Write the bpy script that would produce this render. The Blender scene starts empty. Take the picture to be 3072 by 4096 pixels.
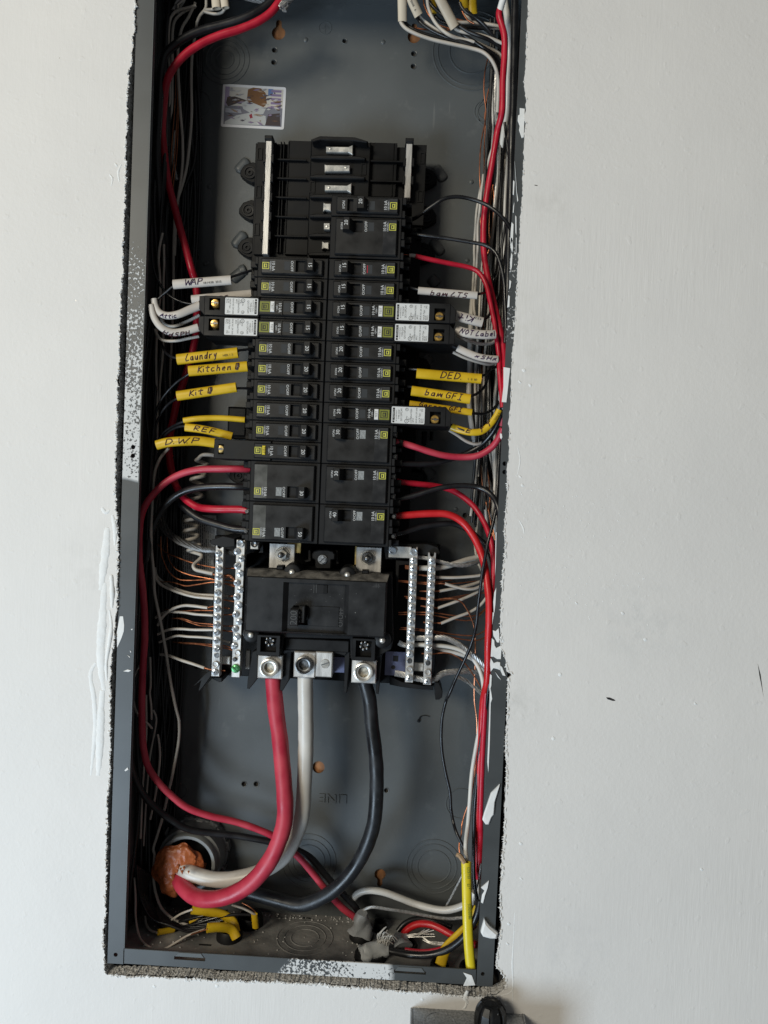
import bpy, bmesh, math, random
from mathutils import Vector, Matrix
random.seed(11)
S = 0.001                                   # all dimensions below are millimetres
scn = bpy.context.scene
COL = scn.collection
R = math.radians

# ------------------------------------------------------------------ camera
CF, CYAW, CPIT, CROLL = 2932.4616, 0.02998699, -0.03005548, -0.04146036
CC = Vector((82.1309, -670.0684, 441.3221))
CR = (Matrix.Rotation(CYAW, 3, 'Z') @ Matrix.Rotation(CPIT, 3, 'X') @ Matrix.Rotation(CROLL, 3, 'Y'))
cam_d = bpy.data.cameras.new('camera'); cam = bpy.data.objects.new('camera', cam_d); COL.objects.link(cam)
M3 = CR @ Matrix.Rotation(math.pi / 2, 3, 'X')
cam.matrix_world = Matrix.Translation(CC * S) @ M3.to_4x4()
cam_d.sensor_fit = 'VERTICAL'; cam_d.sensor_height = 36.0; cam_d.lens = 36.0 * CF / 4096
cam_d.clip_start = 0.01; cam_d.clip_end = 200
scn.camera = cam

# ------------------------------------------------------------------ light
world = bpy.data.worlds.new('World'); scn.world = world; world.use_nodes = True
wbg = world.node_tree.nodes['Background']
wbg.inputs[0].default_value = (0.93, 0.97, 1.0, 1); wbg.inputs[1].default_value = 0.092
def area(name, loc, target, sx, sy, power, col):
    L = bpy.data.lights.new(name, 'AREA'); L.shape = 'RECTANGLE'; L.size = sx; L.size_y = sy
    L.energy = power; L.color = col
    o = bpy.data.objects.new(name, L); COL.objects.link(o); o.location = loc
    o.rotation_euler = (Vector(target) - Vector(loc)).to_track_quat('-Z', 'Y').to_euler()
    return o
area('upper_window_light', (-1.68, -2.6, 1.4), (0, 0, 0.5), 1.0, 0.9, 58, (1.0, 0.925, 0.76))
area('doorway_daylight', (-1.25, -1.6, -0.72), (0, 0, 0.2), 0.8, 0.9, 36, (0.66, 0.83, 1.0))
scn.view_settings.view_transform = 'Standard'; scn.view_settings.look = 'None'
scn.view_settings.exposure = 0.0; scn.view_settings.gamma = 1.0
scn.render.engine = 'CYCLES'
try:
    scn.cycles.use_denoising = True; scn.cycles.max_bounces = 6
    scn.cycles.caustics_reflective = False; scn.cycles.caustics_refractive = False
except Exception: pass

# ------------------------------------------------------------------ places: photo pixel + depth behind the wall face -> point in mm
CROP = dict(A=(550,0,2.765), B=(500,450,3.318), C=(500,1050,3.318), D=(500,1600,3.318), E=(450,2200,3.318), F=(420,2750,3.318),
    G=(1550,0,2.765), H=(1750,400,3.6875), I=(1600,950,3.318), J=(1600,1400,3.318), L=(1550,1950,3.318), M=(1300,3400,2.37),
    a=(400,0,1.659), b=(1300,0,1.659), c=(900,500,1.7463), d=(500,900,2.07375), e=(1250,700,2.07375), f=(1250,1250,2.07375),
    g=(550,1400,2.07375), h=(1250,1750,2.07375), i=(550,1850,2.07375), j=(750,2100,2.765), k=(1250,2100,2.07375), l=(900,2200,2.212),
    m=(400,3100,1.9518), n=(1200,3100,1.7463), o=(500,2500,2.07375), p=(1500,2500,2.37), N=(0,0,1.0), P=(1550,3950,2.5523),
    q=(1900,2450,6.32))
def ray(u, v):
    return CR @ Vector(((u - 1536) / CF, 1.0, (2048 - v) / CF))
def at(cr, x, y, d):
    x0, y0, s = CROP[cr]
    k = ray(x0 + x / s, y0 + y / s)
    return CC + k * ((d - CC.y) / k.y)
def pxmm(w, d):                             # width in photo pixels -> mm at depth d
    return w * (670.0 + d) / CF

# ------------------------------------------------------------------ materials
def mat(name, col, rough=0.5, metal=0.0, var=0.0, vscale=40, bump=0.0, bscale=300, spec=0.5, coat=0.0, speck=0.0, tint=None, stretch=None):
    m = bpy.data.materials.new(name); m.use_nodes = True
    nt = m.node_tree; b = nt.nodes['Principled BSDF']
    b.inputs['Base Color'].default_value = (*col, 1); b.inputs['Roughness'].default_value = rough
    b.inputs['Metallic'].default_value = metal; b.inputs['Specular IOR Level'].default_value = spec
    b.inputs['Coat Weight'].default_value = coat
    tc = nt.nodes.new('ShaderNodeTexCoord'); src = tc.outputs['Object']
    if stretch:
        mp = nt.nodes.new('ShaderNodeMapping'); mp.inputs['Scale'].default_value = stretch
        nt.links.new(src, mp.inputs[0]); src = mp.outputs[0]
    cur = None
    if var > 0:
        n = nt.nodes.new('ShaderNodeTexNoise'); n.inputs['Scale'].default_value = vscale; n.inputs['Detail'].default_value = 5
        nt.links.new(src, n.inputs['Vector'])
        r = nt.nodes.new('ShaderNodeMix'); r.data_type = 'RGBA'
        c2 = tint or tuple(min(1, c * (1 + var)) for c in col); c1 = tuple(c * (1 - var) for c in col)
        r.inputs['A'].default_value = (*c1, 1); r.inputs['B'].default_value = (*c2, 1)
        mr = nt.nodes.new('ShaderNodeMapRange'); mr.inputs[1].default_value = .3; mr.inputs[2].default_value = .7
        nt.links.new(n.outputs[0], mr.inputs[0]); nt.links.new(mr.outputs[0], r.inputs['Factor'])
        cur = r.outputs['Result']
        rr = nt.nodes.new('ShaderNodeMapRange'); rr.inputs[3].default_value = max(.03, rough - .12); rr.inputs[4].default_value = min(1, rough + .12)
        nt.links.new(mr.outputs[0], rr.inputs[0]); nt.links.new(rr.outputs[0], b.inputs['Roughness'])
    if speck > 0:                            # dust grains
        v = nt.nodes.new('ShaderNodeTexNoise'); v.inputs['Scale'].default_value = 900; v.inputs['Detail'].default_value = 1
        nt.links.new(tc.outputs['Object'], v.inputs['Vector'])
        st = nt.nodes.new('ShaderNodeMapRange'); st.inputs[1].default_value = 1 - speck; st.inputs[2].default_value = 1 - speck + .02
        nt.links.new(v.outputs[0], st.inputs[0])
        r2 = nt.nodes.new('ShaderNodeMix'); r2.data_type = 'RGBA'; r2.inputs['B'].default_value = (.45, .45, .43, 1)
        if cur: nt.links.new(cur, r2.inputs['A'])
        else: r2.inputs['A'].default_value = (*col, 1)
        nt.links.new(st.outputs[0], r2.inputs['Factor']); cur = r2.outputs['Result']
    if cur: nt.links.new(cur, b.inputs['Base Color'])
    if bump > 0:
        n = nt.nodes.new('ShaderNodeTexNoise'); n.inputs['Scale'].default_value = bscale; n.inputs['Detail'].default_value = 4
        nt.links.new(src, n.inputs['Vector'])
        bp = nt.nodes.new('ShaderNodeBump'); bp.inputs['Distance'].default_value = bump; bp.inputs['Strength'].default_value = 1
        nt.links.new(n.outputs[0], bp.inputs['Height']); nt.links.new(bp.outputs[0], b.inputs['Normal'])
    return m
def math_n(nt, op, a, b=None, clamp=False):
    n = nt.nodes.new('ShaderNodeMath'); n.operation = op; n.use_clamp = clamp
    for i, x in enumerate((a, b)):
        if x is None: continue
        if isinstance(x, (int, float)): n.inputs[i].default_value = x
        else: nt.links.new(x, n.inputs[i])
    return n.outputs[0]
def ramp(nt, x, a, b):
    n = nt.nodes.new('ShaderNodeMapRange'); n.inputs[1].default_value = a; n.inputs[2].default_value = b
    nt.links.new(x, n.inputs[0]); return n.outputs[0]
def noise(nt, v, s, det=3, rough=.5):
    n = nt.nodes.new('ShaderNodeTexNoise'); n.inputs['Scale'].default_value = s; n.inputs['Detail'].default_value = det; n.inputs['Roughness'].default_value = rough
    nt.links.new(v, n.inputs['Vector']); return n.outputs[0]
def mixc(nt, f, A, B):
    r = nt.nodes.new('ShaderNodeMix'); r.data_type = 'RGBA'
    for k, x in (('Factor', f), ('A', A), ('B', B)):
        if isinstance(x, (tuple, int, float)): r.inputs[k].default_value = (*x, 1) if isinstance(x, tuple) else x
        else: nt.links.new(x, r.inputs[k])
    return r.outputs['Result']

def scuff(m, tone=(.20, .205, .20), k=1.0):
    nt = m.node_tree; b = nt.nodes['Principled BSDF']; tc = nt.nodes.new('ShaderNodeTexCoord'); ob = tc.outputs['Object']
    old = b.inputs['Base Color'].links[0].from_socket
    mp = nt.nodes.new('ShaderNodeMapping'); mp.inputs['Rotation'].default_value = (0, .7, 0); mp.inputs['Scale'].default_value = (1, 1, .06); nt.links.new(ob, mp.inputs[0])
    sc_ = math_n(nt, 'MULTIPLY', ramp(nt, noise(nt, mp.outputs[0], 160, 2), .70, .73), ramp(nt, noise(nt, ob, 14, 2), .52, .62))
    ds = math_n(nt, 'MULTIPLY', ramp(nt, noise(nt, ob, 55, 5, .65), .60, .80), .35)
    f = math_n(nt, 'MAXIMUM', math_n(nt, 'MULTIPLY', sc_, .45), ds)
    nt.links.new(mixc(nt, math_n(nt, 'MULTIPLY', f, k), old, tone), b.inputs['Base Color'])
# grey flange with white overspray in two long patches (wear with a shape of its own)
def flange_mat(name, z0, z1, axis, dens=.5, fade=.05, grad=0.0):
    m = mat(name, PAINT, .4); nt = m.node_tree; b = nt.nodes['Principled BSDF']
    tc = nt.nodes.new('ShaderNodeTexCoord'); sp = nt.nodes.new('ShaderNodeSeparateXYZ'); nt.links.new(tc.outputs['Object'], sp.inputs[0])
    z = sp.outputs[axis]
    big = noise(nt, tc.outputs['Object'], 9, 2)
    zz = math_n(nt, 'ADD', z, math_n(nt, 'MULTIPLY', math_n(nt, 'SUBTRACT', big, .5), .10))
    win = math_n(nt, 'MULTIPLY', ramp(nt, zz, z0 - .004, z0 + .004), ramp(nt, zz, z1 + fade, z1 - fade * .3))
    n1 = noise(nt, tc.outputs['Object'], 380, 3, .6)
    th = math_n(nt, 'ADD', n1, math_n(nt, 'MULTIPLY', math_n(nt, 'SUBTRACT', noise(nt, tc.outputs['Object'], 25, 2), .5), .55))
    th = math_n(nt, 'ADD', th, math_n(nt, 'MULTIPLY', math_n(nt, 'SUBTRACT', z, (z0 + z1) / 2), grad))
    lv = ramp(nt, th, .53 - dens * .1, .57 - dens * .1)
    f = math_n(nt, 'MULTIPLY', lv, ramp(nt, win, .05, .45), True)
    chips = ramp(nt, noise(nt, tc.outputs['Object'], 240, 4, .7), .72, .735)
    f = math_n(nt, 'MAXIMUM', f, math_n(nt, 'MULTIPLY', chips, .55))
    base = mixc(nt, ramp(nt, noise(nt, tc.outputs['Object'], 18, 4), .35, .7), tuple(c * .52 for c in PAINT), tuple(c * .76 for c in PAINT))
    nt.links.new(mixc(nt, f, base, (.66, .66, .65)), b.inputs['Base Color'])
    nt.links.new(ramp(nt, f, -.9, 1.2), b.inputs['Roughness'])
    bp = nt.nodes.new('ShaderNodeBump'); bp.inputs['Distance'].default_value = .0003
    nt.links.new(f, bp.inputs['Height']); nt.links.new(bp.outputs[0], b.inputs['Normal'])
    return m
PAINT = (0.098, 0.106, 0.109)
steel = mat('grey_paint', PAINT, .42, var=.10, vscale=14, bump=.00004, bscale=900, spec=.5)
steel_back = mat('grey_back_paint', PAINT, .40, var=.16, vscale=7, bump=.00005, bscale=700, spec=.45)
scuff(steel_back)
# plaster wall
def wall_mat():
    m = mat('painted_plaster', (.74, .735, .715), .62); nt = m.node_tree; b = nt.nodes['Principled BSDF']
    tc = nt.nodes.new('ShaderNodeTexCoord'); ob = tc.outputs['Object']
    mp = nt.nodes.new('ShaderNodeMapping'); mp.inputs['Scale'].default_value = (1, 1, .10); nt.links.new(ob, mp.inputs[0])
    stip = noise(nt, ob, 330, 4, .55); brush = noise(nt, mp.outputs[0], 420, 3, .6); wav = noise(nt, ob, 22, 3)
    sel = ramp(nt, noise(nt, ob, 4.0, 2), .48, .66)
    h = nt.nodes.new('ShaderNodeMix'); nt.links.new(sel, h.inputs['Factor']); nt.links.new(stip, h.inputs['A']); nt.links.new(brush, h.inputs['B'])
    lump = math_n(nt, 'MULTIPLY', ramp(nt, noise(nt, ob, 120, 2, .4), .66, .74), .5)
    hh = math_n(nt, 'ADD', math_n(nt, 'ADD', h.outputs['Result'], math_n(nt, 'MULTIPLY', wav, 3.0)), lump)
    bp = nt.nodes.new('ShaderNodeBump'); bp.inputs['Distance'].default_value = .00029; bp.inputs['Strength'].default_value = .8
    nt.links.new(hh, bp.inputs['Height']); nt.links.new(bp.outputs[0], b.inputs['Normal'])
    d = ramp(nt, noise(nt, ob, 6, 5, .6), .3, .75)
    col = mixc(nt, d, (.778, .752, .722), (.722, .700, .676))
    spot = ramp(nt, noise(nt, ob, 60, 3, .5), .745, .78)
    col = mixc(nt, math_n(nt, 'MULTIPLY', spot, .25), col, (.45, .44, .42))
    for (x, z, r_, c_, k) in ((.175, .565, .05, (.50, .48, .40), .32), (.165, .62, .04, (.56, .54, .47), .3), (.20, .70, .03, (.48, .46, .42), .3), (-.20, .36, .05, (.62, .60, .57), .5), (.30, .33, .05, (.55, .55, .54), .4), (.19, .25, .03, (.50, .49, .46), .5), (.25, .02, .05, (.62, .61, .60), .5)):
        vd = nt.nodes.new('ShaderNodeVectorMath'); vd.operation = 'DISTANCE'; vd.inputs[1].default_value = (x, -.0014, z); nt.links.new(ob, vd.inputs[0])
        f = math_n(nt, 'MULTIPLY', math_n(nt, 'MULTIPLY', ramp(nt, vd.outputs['Value'], r_, r_ * .2), ramp(nt, noise(nt, ob, 70, 5, .65), .42, .72)), k)
        col = mixc(nt, f, col, c_)
    nt.links.new(col, b.inputs['Base Color'])
    return m
MW = wall_mat()
gyp = mat('cut_gypsum', (.56, .52, .47), .95, var=.4, vscale=330, bump=.0016, bscale=380, tint=(.88, .87, .85))
paper = mat('torn_paper', (.78, .77, .75), .85, var=.08, vscale=300, bump=.0003, bscale=500)
plaster_w = mat('joint_compound', (.80, .80, .79), .6, var=.05, vscale=90, bump=.0006, bscale=160)
black = mat('black_plastic', (.0105, .0105, .0112), .44, var=.30, vscale=55, bump=.00003, bscale=1200, spec=.4, speck=.205)
scuff(black, (.075, .074, .070), .75)
black2 = mat('black_housing', (.0075, .0075, .0082), .5, var=.25, vscale=60, spec=.28)
blackdeep = mat('black_bus_base', (.0055, .0055, .006), .5, var=.2, vscale=40, spec=.22)
film = mat('smoky_film', (.028, .028, .029), .28, var=.2, vscale=90, spec=.5)
film_l = mat('worn_film', (.085, .085, .078), .38, var=.2, vscale=90, spec=.5)
win_d = mat('indicator_lens', (.05, .052, .054), .18, spec=.6, coat=.6)
win_l = mat('clear_indicator_lens', (.30, .31, .31), .18, var=.3, vscale=700, spec=.6, coat=.6)
ink_w = mat('white_print', (.66, .66, .65), .6)
ink_g = mat('grey_print', (.055, .055, .055), .6)
ink_y = mat('yellow_print', (.60, .58, .085), .5)
ink_k = mat('black_print', (.012, .012, .012), .6)
marker = mat('purple_marker_ink', (.045, .018, .065), .45, var=.5, vscale=900)
marker_r = mat('dark_marker_ink', (.05, .012, .022), .45, var=.5, vscale=900)
olive = mat('olive_label', (.20, .21, .025), .5, var=.15, vscale=200)
white_lab = mat('white_label', (.68, .68, .67), .5, var=.06, vscale=150)
btn_w = mat('white_button', (.74, .73, .71), .45)
btn_y = mat('yellow_button', (.66, .52, .03), .4)
alu = mat('aluminium', (.66, .64, .61), .42, .6, var=.16, vscale=180, bump=.00006, bscale=1500, stretch=(1, 1, .15))
tin = mat('tin_plate', (.74, .72, .67), .30, .65, var=.10, vscale=120, bump=.00004, bscale=900)
zinc = mat('zinc_screw', (.66, .70, .74), .22, .7, var=.2, vscale=400)
darkmetal = mat('dark_steel', (.16, .16, .16), .35, .9, var=.3, vscale=300)
brass = mat('brass', (.72, .44, .12), .25, .7, var=.25, vscale=500)
green_s = mat('green_screw', (.10, .32, .13), .32, .6, var=.2, vscale=400)
bright_strand = mat('frayed_strand', (.62, .60, .56), .4, .3)
socket_m = mat('lug_socket', (.50, .46, .38), .42, .6, var=.3, vscale=300)
gold = mat('gold_chromate', (.60, .45, .18), .4, .8, var=.3, vscale=150)
copper = mat('copper', (.42, .155, .075), .36, .75, var=.3, vscale=200)
copper_d = mat('old_copper', (.24, .095, .055), .45, .9, var=.3, vscale=200)
strand_m = mat('aluminium_strand', (.42, .41, .395), .42, .6, var=.25, vscale=400)
blue_zinc = mat('blue_zinc_plate', (.20, .21, .32), .35, .85, var=.35, vscale=45)
red_i = mat('red_insulation', (.47, .010, .030), .40, var=.16, vscale=70, bump=.00012, bscale=120, spec=.45)
red_b = mat('bright_red_insulation', (.55, .014, .018), .36, var=.12, vscale=70, bump=.00012, bscale=120, spec=.5)
red_m = mat('dusty_red_insulation', (.50, .022, .055), .45, var=.2, vscale=40, bump=.0002, bscale=110, spec=.45, tint=(.58, .06, .09))
blk_i = mat('black_insulation', (.0105, .0105, .012), .34, var=.3, vscale=70, bump=.0001, bscale=150, spec=.5)
blk_m = mat('dusty_black_insulation', (.010, .011, .013), .40, var=.4, vscale=60, bump=.0002, bscale=90, spec=.45, speck=.20, tint=(.022, .024, .028))
wht_i = mat('white_insulation', (.52, .475, .42), .42, var=.10, vscale=60, bump=.0001, bscale=140, spec=.5)
wht_m = mat('white_cable_insulation', (.62, .595, .55), .38, var=.14, vscale=30, bump=.00015, bscale=110, spec=.5)
cream = mat('cream_jacket', (.60, .52, .41), .5, var=.08, vscale=60, bump=.00015, bscale=200)
wjack = mat('white_jacket', (.56, .515, .47), .45, var=.08, vscale=70, bump=.0001, bscale=150)
yjack = mat('yellow_jacket', (.66, .42, .012), .42, var=.12, vscale=70, bump=.0001, bscale=150)
gray_pvc = mat('grey_conduit', (.22, .23, .23), .5, var=.15, vscale=60)
grey_tape = mat('grey_wrap', (.27, .28, .29), .5, var=.2, vscale=80, bump=.0006, bscale=100)
putty = mat('orange_putty', (.44, .125, .04), .34, var=.3, vscale=40, bump=.0007, bscale=90, spec=.5)
dust = mat('dusty_grey_paint', (.15, .15, .148), .8, var=.3, vscale=35, bump=.0004, bscale=300, tint=(.34, .33, .31))
wood = mat('stud_wood', (.30, .13, .05), .7, var=.4, vscale=40, stretch=(6, 1, 1))
galv = mat('galvanised_steel', (.30, .31, .32), .45, .75, var=.4, vscale=520, bump=.00003, bscale=500)
dark_gap = mat('gap_shade', (.05, .045, .04), .9, var=.4, vscale=60)  # near-black colour stands in for shade inside holes and gaps
# ------------------------------------------------------------------ mesh helpers (mm in, metres out); -Y faces the camera
class MB:
    def __init__(s): s.v = []; s.f = []
    def add(s, vs, fs):
        n = len(s.v); s.v += [tuple(p) for p in vs]; s.f += [tuple(i + n for i in f) for f in fs]; return s
    def box(s, x0, x1, d0, d1, z0, z1, c=0.0):
        """box whose front (d0) edge is chamfered by c"""
        if x0 > x1: x0, x1 = x1, x0
        if z0 > z1: z0, z1 = z1, z0
        if c <= 0:
            vs = [(x, y, z) for y in (d0, d1) for (x, z) in ((x0, z0), (x1, z0), (x1, z1), (x0, z1))]
            fs = [(0, 1, 2, 3), (7, 6, 5, 4)] + [(i + 4, (i + 1) % 4 + 4, (i + 1) % 4, i) for i in range(4)]
            return s.add(vs, fs)
        q = lambda a, y: [(x0 + a, y, z0 + a), (x1 - a, y, z0 + a), (x1 - a, y, z1 - a), (x0 + a, y, z1 - a)]
        vs = q(c, d0) + q(0, d0 + c) + q(0, d1)
        fs = [(0, 1, 2, 3), (11, 10, 9, 8)]
        for o in (0, 4): fs += [(i + 4 + o, (i + 1) % 4 + 4 + o, (i + 1) % 4 + o, i + o) for i in range(4)]
        return s.add(vs, fs)
    def prism(s, pts, d0, d1, c=0.0, hood=None):
        """pts: (x, z) outline (any orientation) extruded from d0 (front) to d1"""
        a = sum(pts[i][0] * pts[(i + 1) % len(pts)][1] - pts[(i + 1) % len(pts)][0] * pts[i][1] for i in range(len(pts)))
        if a < 0: pts = pts[::-1]
        n = len(pts)
        def inset(k):
            out = []
            for i in range(n):
                p, q, r = Vector(pts[i - 1]), Vector(pts[i]), Vector(pts[(i + 1) % n])
                e1 = (q - p).normalized(); e2 = (r - q).normalized()
                n1 = Vector((-e1.y, e1.x)); n2 = Vector((-e2.y, e2.x)); t = n1 + n2
                t = t / max(.35, t.length_squared / 2 if t.length_squared > 0 else 1)
                out.append((q.x + t.x * k, q.y + t.y * k))
            return out
        rings = [[(x, d0, z) for x, z in (inset(c) if c else pts)]]
        if c: rings.append([(x, d0 + c, z) for x, z in pts])
        rings.append([(x, d1, z) for x, z in pts])
        vs = [p for r in rings for p in r]; fs = [tuple(range(n)), tuple(range(len(vs) - 1, len(vs) - n - 1, -1))]
        for k in range(len(rings) - 1):
            o = k * n; fs += [(o + n + i, o + n + (i + 1) % n, o + (i + 1) % n, o + i) for i in range(n)]
        return s.add(vs, fs)
    def plate(s, xs, zs, holes, d0, d1, c=0.0, floor=None):
        """rectangular plate on a grid of cuts; cells in holes are open through to d1 (closed there if floor)"""
        xs = sorted(xs); zs = sorted(zs); nx, nz = len(xs) - 1, len(zs) - 1
        X = xs[:]; Z = zs[:]; X[0] += c; X[-1] -= c; Z[0] += c; Z[-1] -= c
        sol = lambda i, j: 0 <= i < nx and 0 <= j < nz and (i, j) not in holes
        for i in range(nx):
            for j in range(nz):
                if not sol(i, j):
                    if floor is not None: s.add([(xs[i], floor, zs[j]), (xs[i + 1], floor, zs[j]), (xs[i + 1], floor, zs[j + 1]), (xs[i], floor, zs[j + 1])], [(0, 1, 2, 3)])
                    continue
                s.add([(X[i], d0, Z[j]), (X[i + 1], d0, Z[j]), (X[i + 1], d0, Z[j + 1]), (X[i], d0, Z[j + 1])], [(0, 1, 2, 3)])
                cs = ((i, j - 1, i, j, i + 1, j), (i + 1, j, i + 1, j, i + 1, j + 1), (i, j + 1, i + 1, j + 1, i, j + 1), (i - 1, j, i, j + 1, i, j))
                for (a, b, i0, j0, i1, j1) in cs:
                    if sol(a, b): continue
                    out = not (0 <= a < nx and 0 <= b < nz)
                    if out and c:
                        s.add([(X[i0], d0, Z[j0]), (X[i1], d0, Z[j1]), (xs[i1], d0 + c, zs[j1]), (xs[i0], d0 + c, zs[j0])], [(3, 2, 1, 0)])
                    s.add([(xs[i0], d0 + (c if out else 0), zs[j0]), (xs[i1], d0 + (c if out else 0), zs[j1]), (xs[i1], d1, zs[j1]), (xs[i0], d1, zs[j0])], [(3, 2, 1, 0)])
        return s
    def lathe(s, prof, x=0, z=0, seg=16, axis=None, base=None, cap=True, rot=0):
        """prof: (radius, depth) from front to back, turned about the -Y axis through (x, z) (or about axis through base)"""
        n = len(prof); vs = []
        if axis is not None:
            t = Vector(axis).normalized(); u = t.orthogonal().normalized(); w = t.cross(u); b0 = Vector(base)
        for (r, y) in prof:
            for k in range(seg):
                a = rot + 2 * math.pi * k / seg
                if axis is None: vs.append((x + r * math.cos(a), y, z + r * math.sin(a)))
                else: vs.append(tuple(b0 + t * y + u * (r * math.cos(a)) + w * (r * math.sin(a))))
        fs = []
        for i in range(n - 1):
            for k in range(seg):
                k2 = (k + 1) % seg; fs.append((i * seg + k, (i + 1) * seg + k, (i + 1) * seg + k2, i * seg + k2))
        if cap: fs.append(tuple(range(seg))); fs.append(tuple(range(n * seg - 1, (n - 1) * seg - 1, -1)))
        return s.add(vs, fs)
    def tube(s, pts, r, seg=10, flat=1.0, lat=None, caps=True, hollow=0.0):
        """r: radius or list; flat: depth/width ratio (needs lat = view normal); hollow: wall thickness of an open sleeve"""
        n = len(pts); P = [Vector(p) for p in pts]
        rs = r if isinstance(r, (list, tuple)) else [r] * n
        T = [(P[min(i + 1, n - 1)] - P[max(i - 1, 0)]).normalized() for i in range(n)]
        if lat is None:
            u = T[0].orthogonal().normalized(); U = []
            for i in range(n):
                u = (u - T[i] * u.dot(T[i])).normalized(); U.append(u)
        else: U = [T[i].cross(Vector(lat)).normalized() for i in range(n)]
        def rings(k):
            vs = []
            for i in range(n):
                w = T[i].cross(U[i])
                for q in range(seg):
                    a = 2 * math.pi * q / seg
                    vs.append(P[i] + U[i] * ((rs[i] - k) * math.cos(a)) + w * ((rs[i] - k) * flat * math.sin(a)))
            return vs
        wallf = lambda o, fl: [((o + i * seg + q, o + i * seg + (q + 1) % seg, o + (i + 1) * seg + (q + 1) % seg, o + (i + 1) * seg + q)[::fl]) for i in range(n - 1) for q in range(seg)]
        vs = rings(0); fs = wallf(0, 1)
        if hollow:
            o = n * seg; vs += rings(hollow); fs += wallf(o, -1)
            for e in (0, n - 1):
                fs += [(e * seg + q, e * seg + (q + 1) % seg, o + e * seg + (q + 1) % seg, o + e * seg + q)[::(-1 if e == 0 else 1)] for q in range(seg)]
        elif caps: fs += [tuple(range(seg))[::-1], tuple(range((n - 1) * seg, n * seg))]
        return s.add(vs, fs)
    def mesh(s, name, m, smooth=False):
        me = bpy.data.meshes.new(name); me.from_pydata([(x * S, y * S, z * S) for x, y, z in s.v], [], s.f)
        me.materials.append(m)
        if smooth:
            me.polygons.foreach_set('use_smooth', [True] * len(me.polygons))
            try: me.set_sharp_from_angle(angle=R(40))
            except Exception: pass
        me.update(); return me
    def build(s, name, m, parent=None, smooth=False):
        return link(name, s.mesh(name, m, smooth), parent)
def link(name, me, parent=None, loc=None):
    o = bpy.data.objects.new(name, me); COL.objects.link(o)
    if parent: o.parent = parent
    if loc: o.location = tuple(c * S for c in loc)
    return o
def tag(o, label=None, cat=None, group=None, kind=None):
    if label: o['label'] = label
    if cat: o['category'] = cat
    if group: o['group'] = group
    if kind: o['kind'] = kind
    return o
def empty(name, label, cat, loc=(0, 0, 0), group=None):
    o = bpy.data.objects.new(name, None); COL.objects.link(o); o.location = tuple(c * S for c in loc); o.empty_display_size = .01
    return tag(o, label, cat, group)
def rect(cr, x0, y0, x1, y1, d):
    """photo rectangle -> x0, x1, z0, z1 in mm at depth d"""
    a, b, c2, e = at(cr, x0, y0, d), at(cr, x1, y0, d), at(cr, x0, y1, d), at(cr, x1, y1, d)
    return (a.x + c2.x) / 2, (b.x + e.x) / 2, (c2.z + e.z) / 2, (a.z + b.z) / 2
def poly(cr, pts, d):
    out = []
    for x, y in pts:
        p = at(cr, x, y, d); out.append((p.x, p.z))
    return out
# text: cached flat print meshes
_fonts = {}
def text_mb(body, size, extr=.04, align='CENTER', spacing=1.0):
    key = (body, size, extr, align, spacing)
    if key in _fonts: return _fonts[key]
    c = bpy.data.curves.new('print', 'FONT'); c.body = body; c.size = size * 1.35; c.align_x = align; c.align_y = 'CENTER'; c.extrude = extr; c.resolution_u = 2; c.space_line = spacing
    o = bpy.data.objects.new('print', c); COL.objects.link(o)
    bpy.context.view_layer.update()
    me = bpy.data.meshes.new_from_object(o.evaluated_get(bpy.context.evaluated_depsgraph_get()))
    r = ([v.co.copy() for v in me.vertices], [tuple(p.vertices) for p in me.polygons])
    bpy.data.objects.remove(o); bpy.data.curves.remove(c); bpy.data.meshes.remove(me)
    _fonts[key] = r; return r
def put_text(mb, body, size, pos, xdir=(1, 0, 0), up=(0, 0, 1), align='CENTER', sx=1.0, extr=.04, spacing=1.0):
    vs, fs = text_mb(body, size, extr, align, spacing); X = Vector(xdir).normalized(); U = Vector(up).normalized(); N = X.cross(U)
    mb.add([Vector(pos) + X * (v.x * sx) + U * v.y + N * v.z for v in vs], fs); return mb
def catmull(P, per=7):
    if len(P) < 3:
        return [P[0].lerp(P[-1], i / per) for i in range(per + 1)]
    Q = [P[0] * 2 - P[1]] + P + [P[-1] * 2 - P[-2]]; out = []
    for i in range(1, len(Q) - 2):
        p0, p1, p2, p3 = Q[i - 1:i + 3]
        t = [0.0]
        for a, b in ((p0, p1), (p1, p2), (p2, p3)): t.append(t[-1] + max(1e-3, (b - a).length) ** .5)
        k = max(3, min(14, int((p2 - p1).length / 5) + 2))
        for j in range(k):
            u = t[1] + (t[2] - t[1]) * j / k
            A1 = p0 * ((t[1] - u) / (t[1] - t[0])) + p1 * ((u - t[0]) / (t[1] - t[0])); A2 = p1 * ((t[2] - u) / (t[2] - t[1])) + p2 * ((u - t[1]) / (t[2] - t[1])); A3 = p2 * ((t[3] - u) / (t[3] - t[2])) + p3 * ((u - t[2]) / (t[3] - t[2]))
            B1 = A1 * ((t[2] - u) / (t[2] - t[0])) + A2 * ((u - t[0]) / (t[2] - t[0])); B2 = A2 * ((t[3] - u) / (t[3] - t[1])) + A3 * ((u - t[1]) / (t[3] - t[1]))
            out.append(B1 * ((t[2] - u) / (t[2] - t[1])) + B2 * ((u - t[1]) / (t[2] - t[1])))
    out.append(P[-1].copy()); return out
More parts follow.
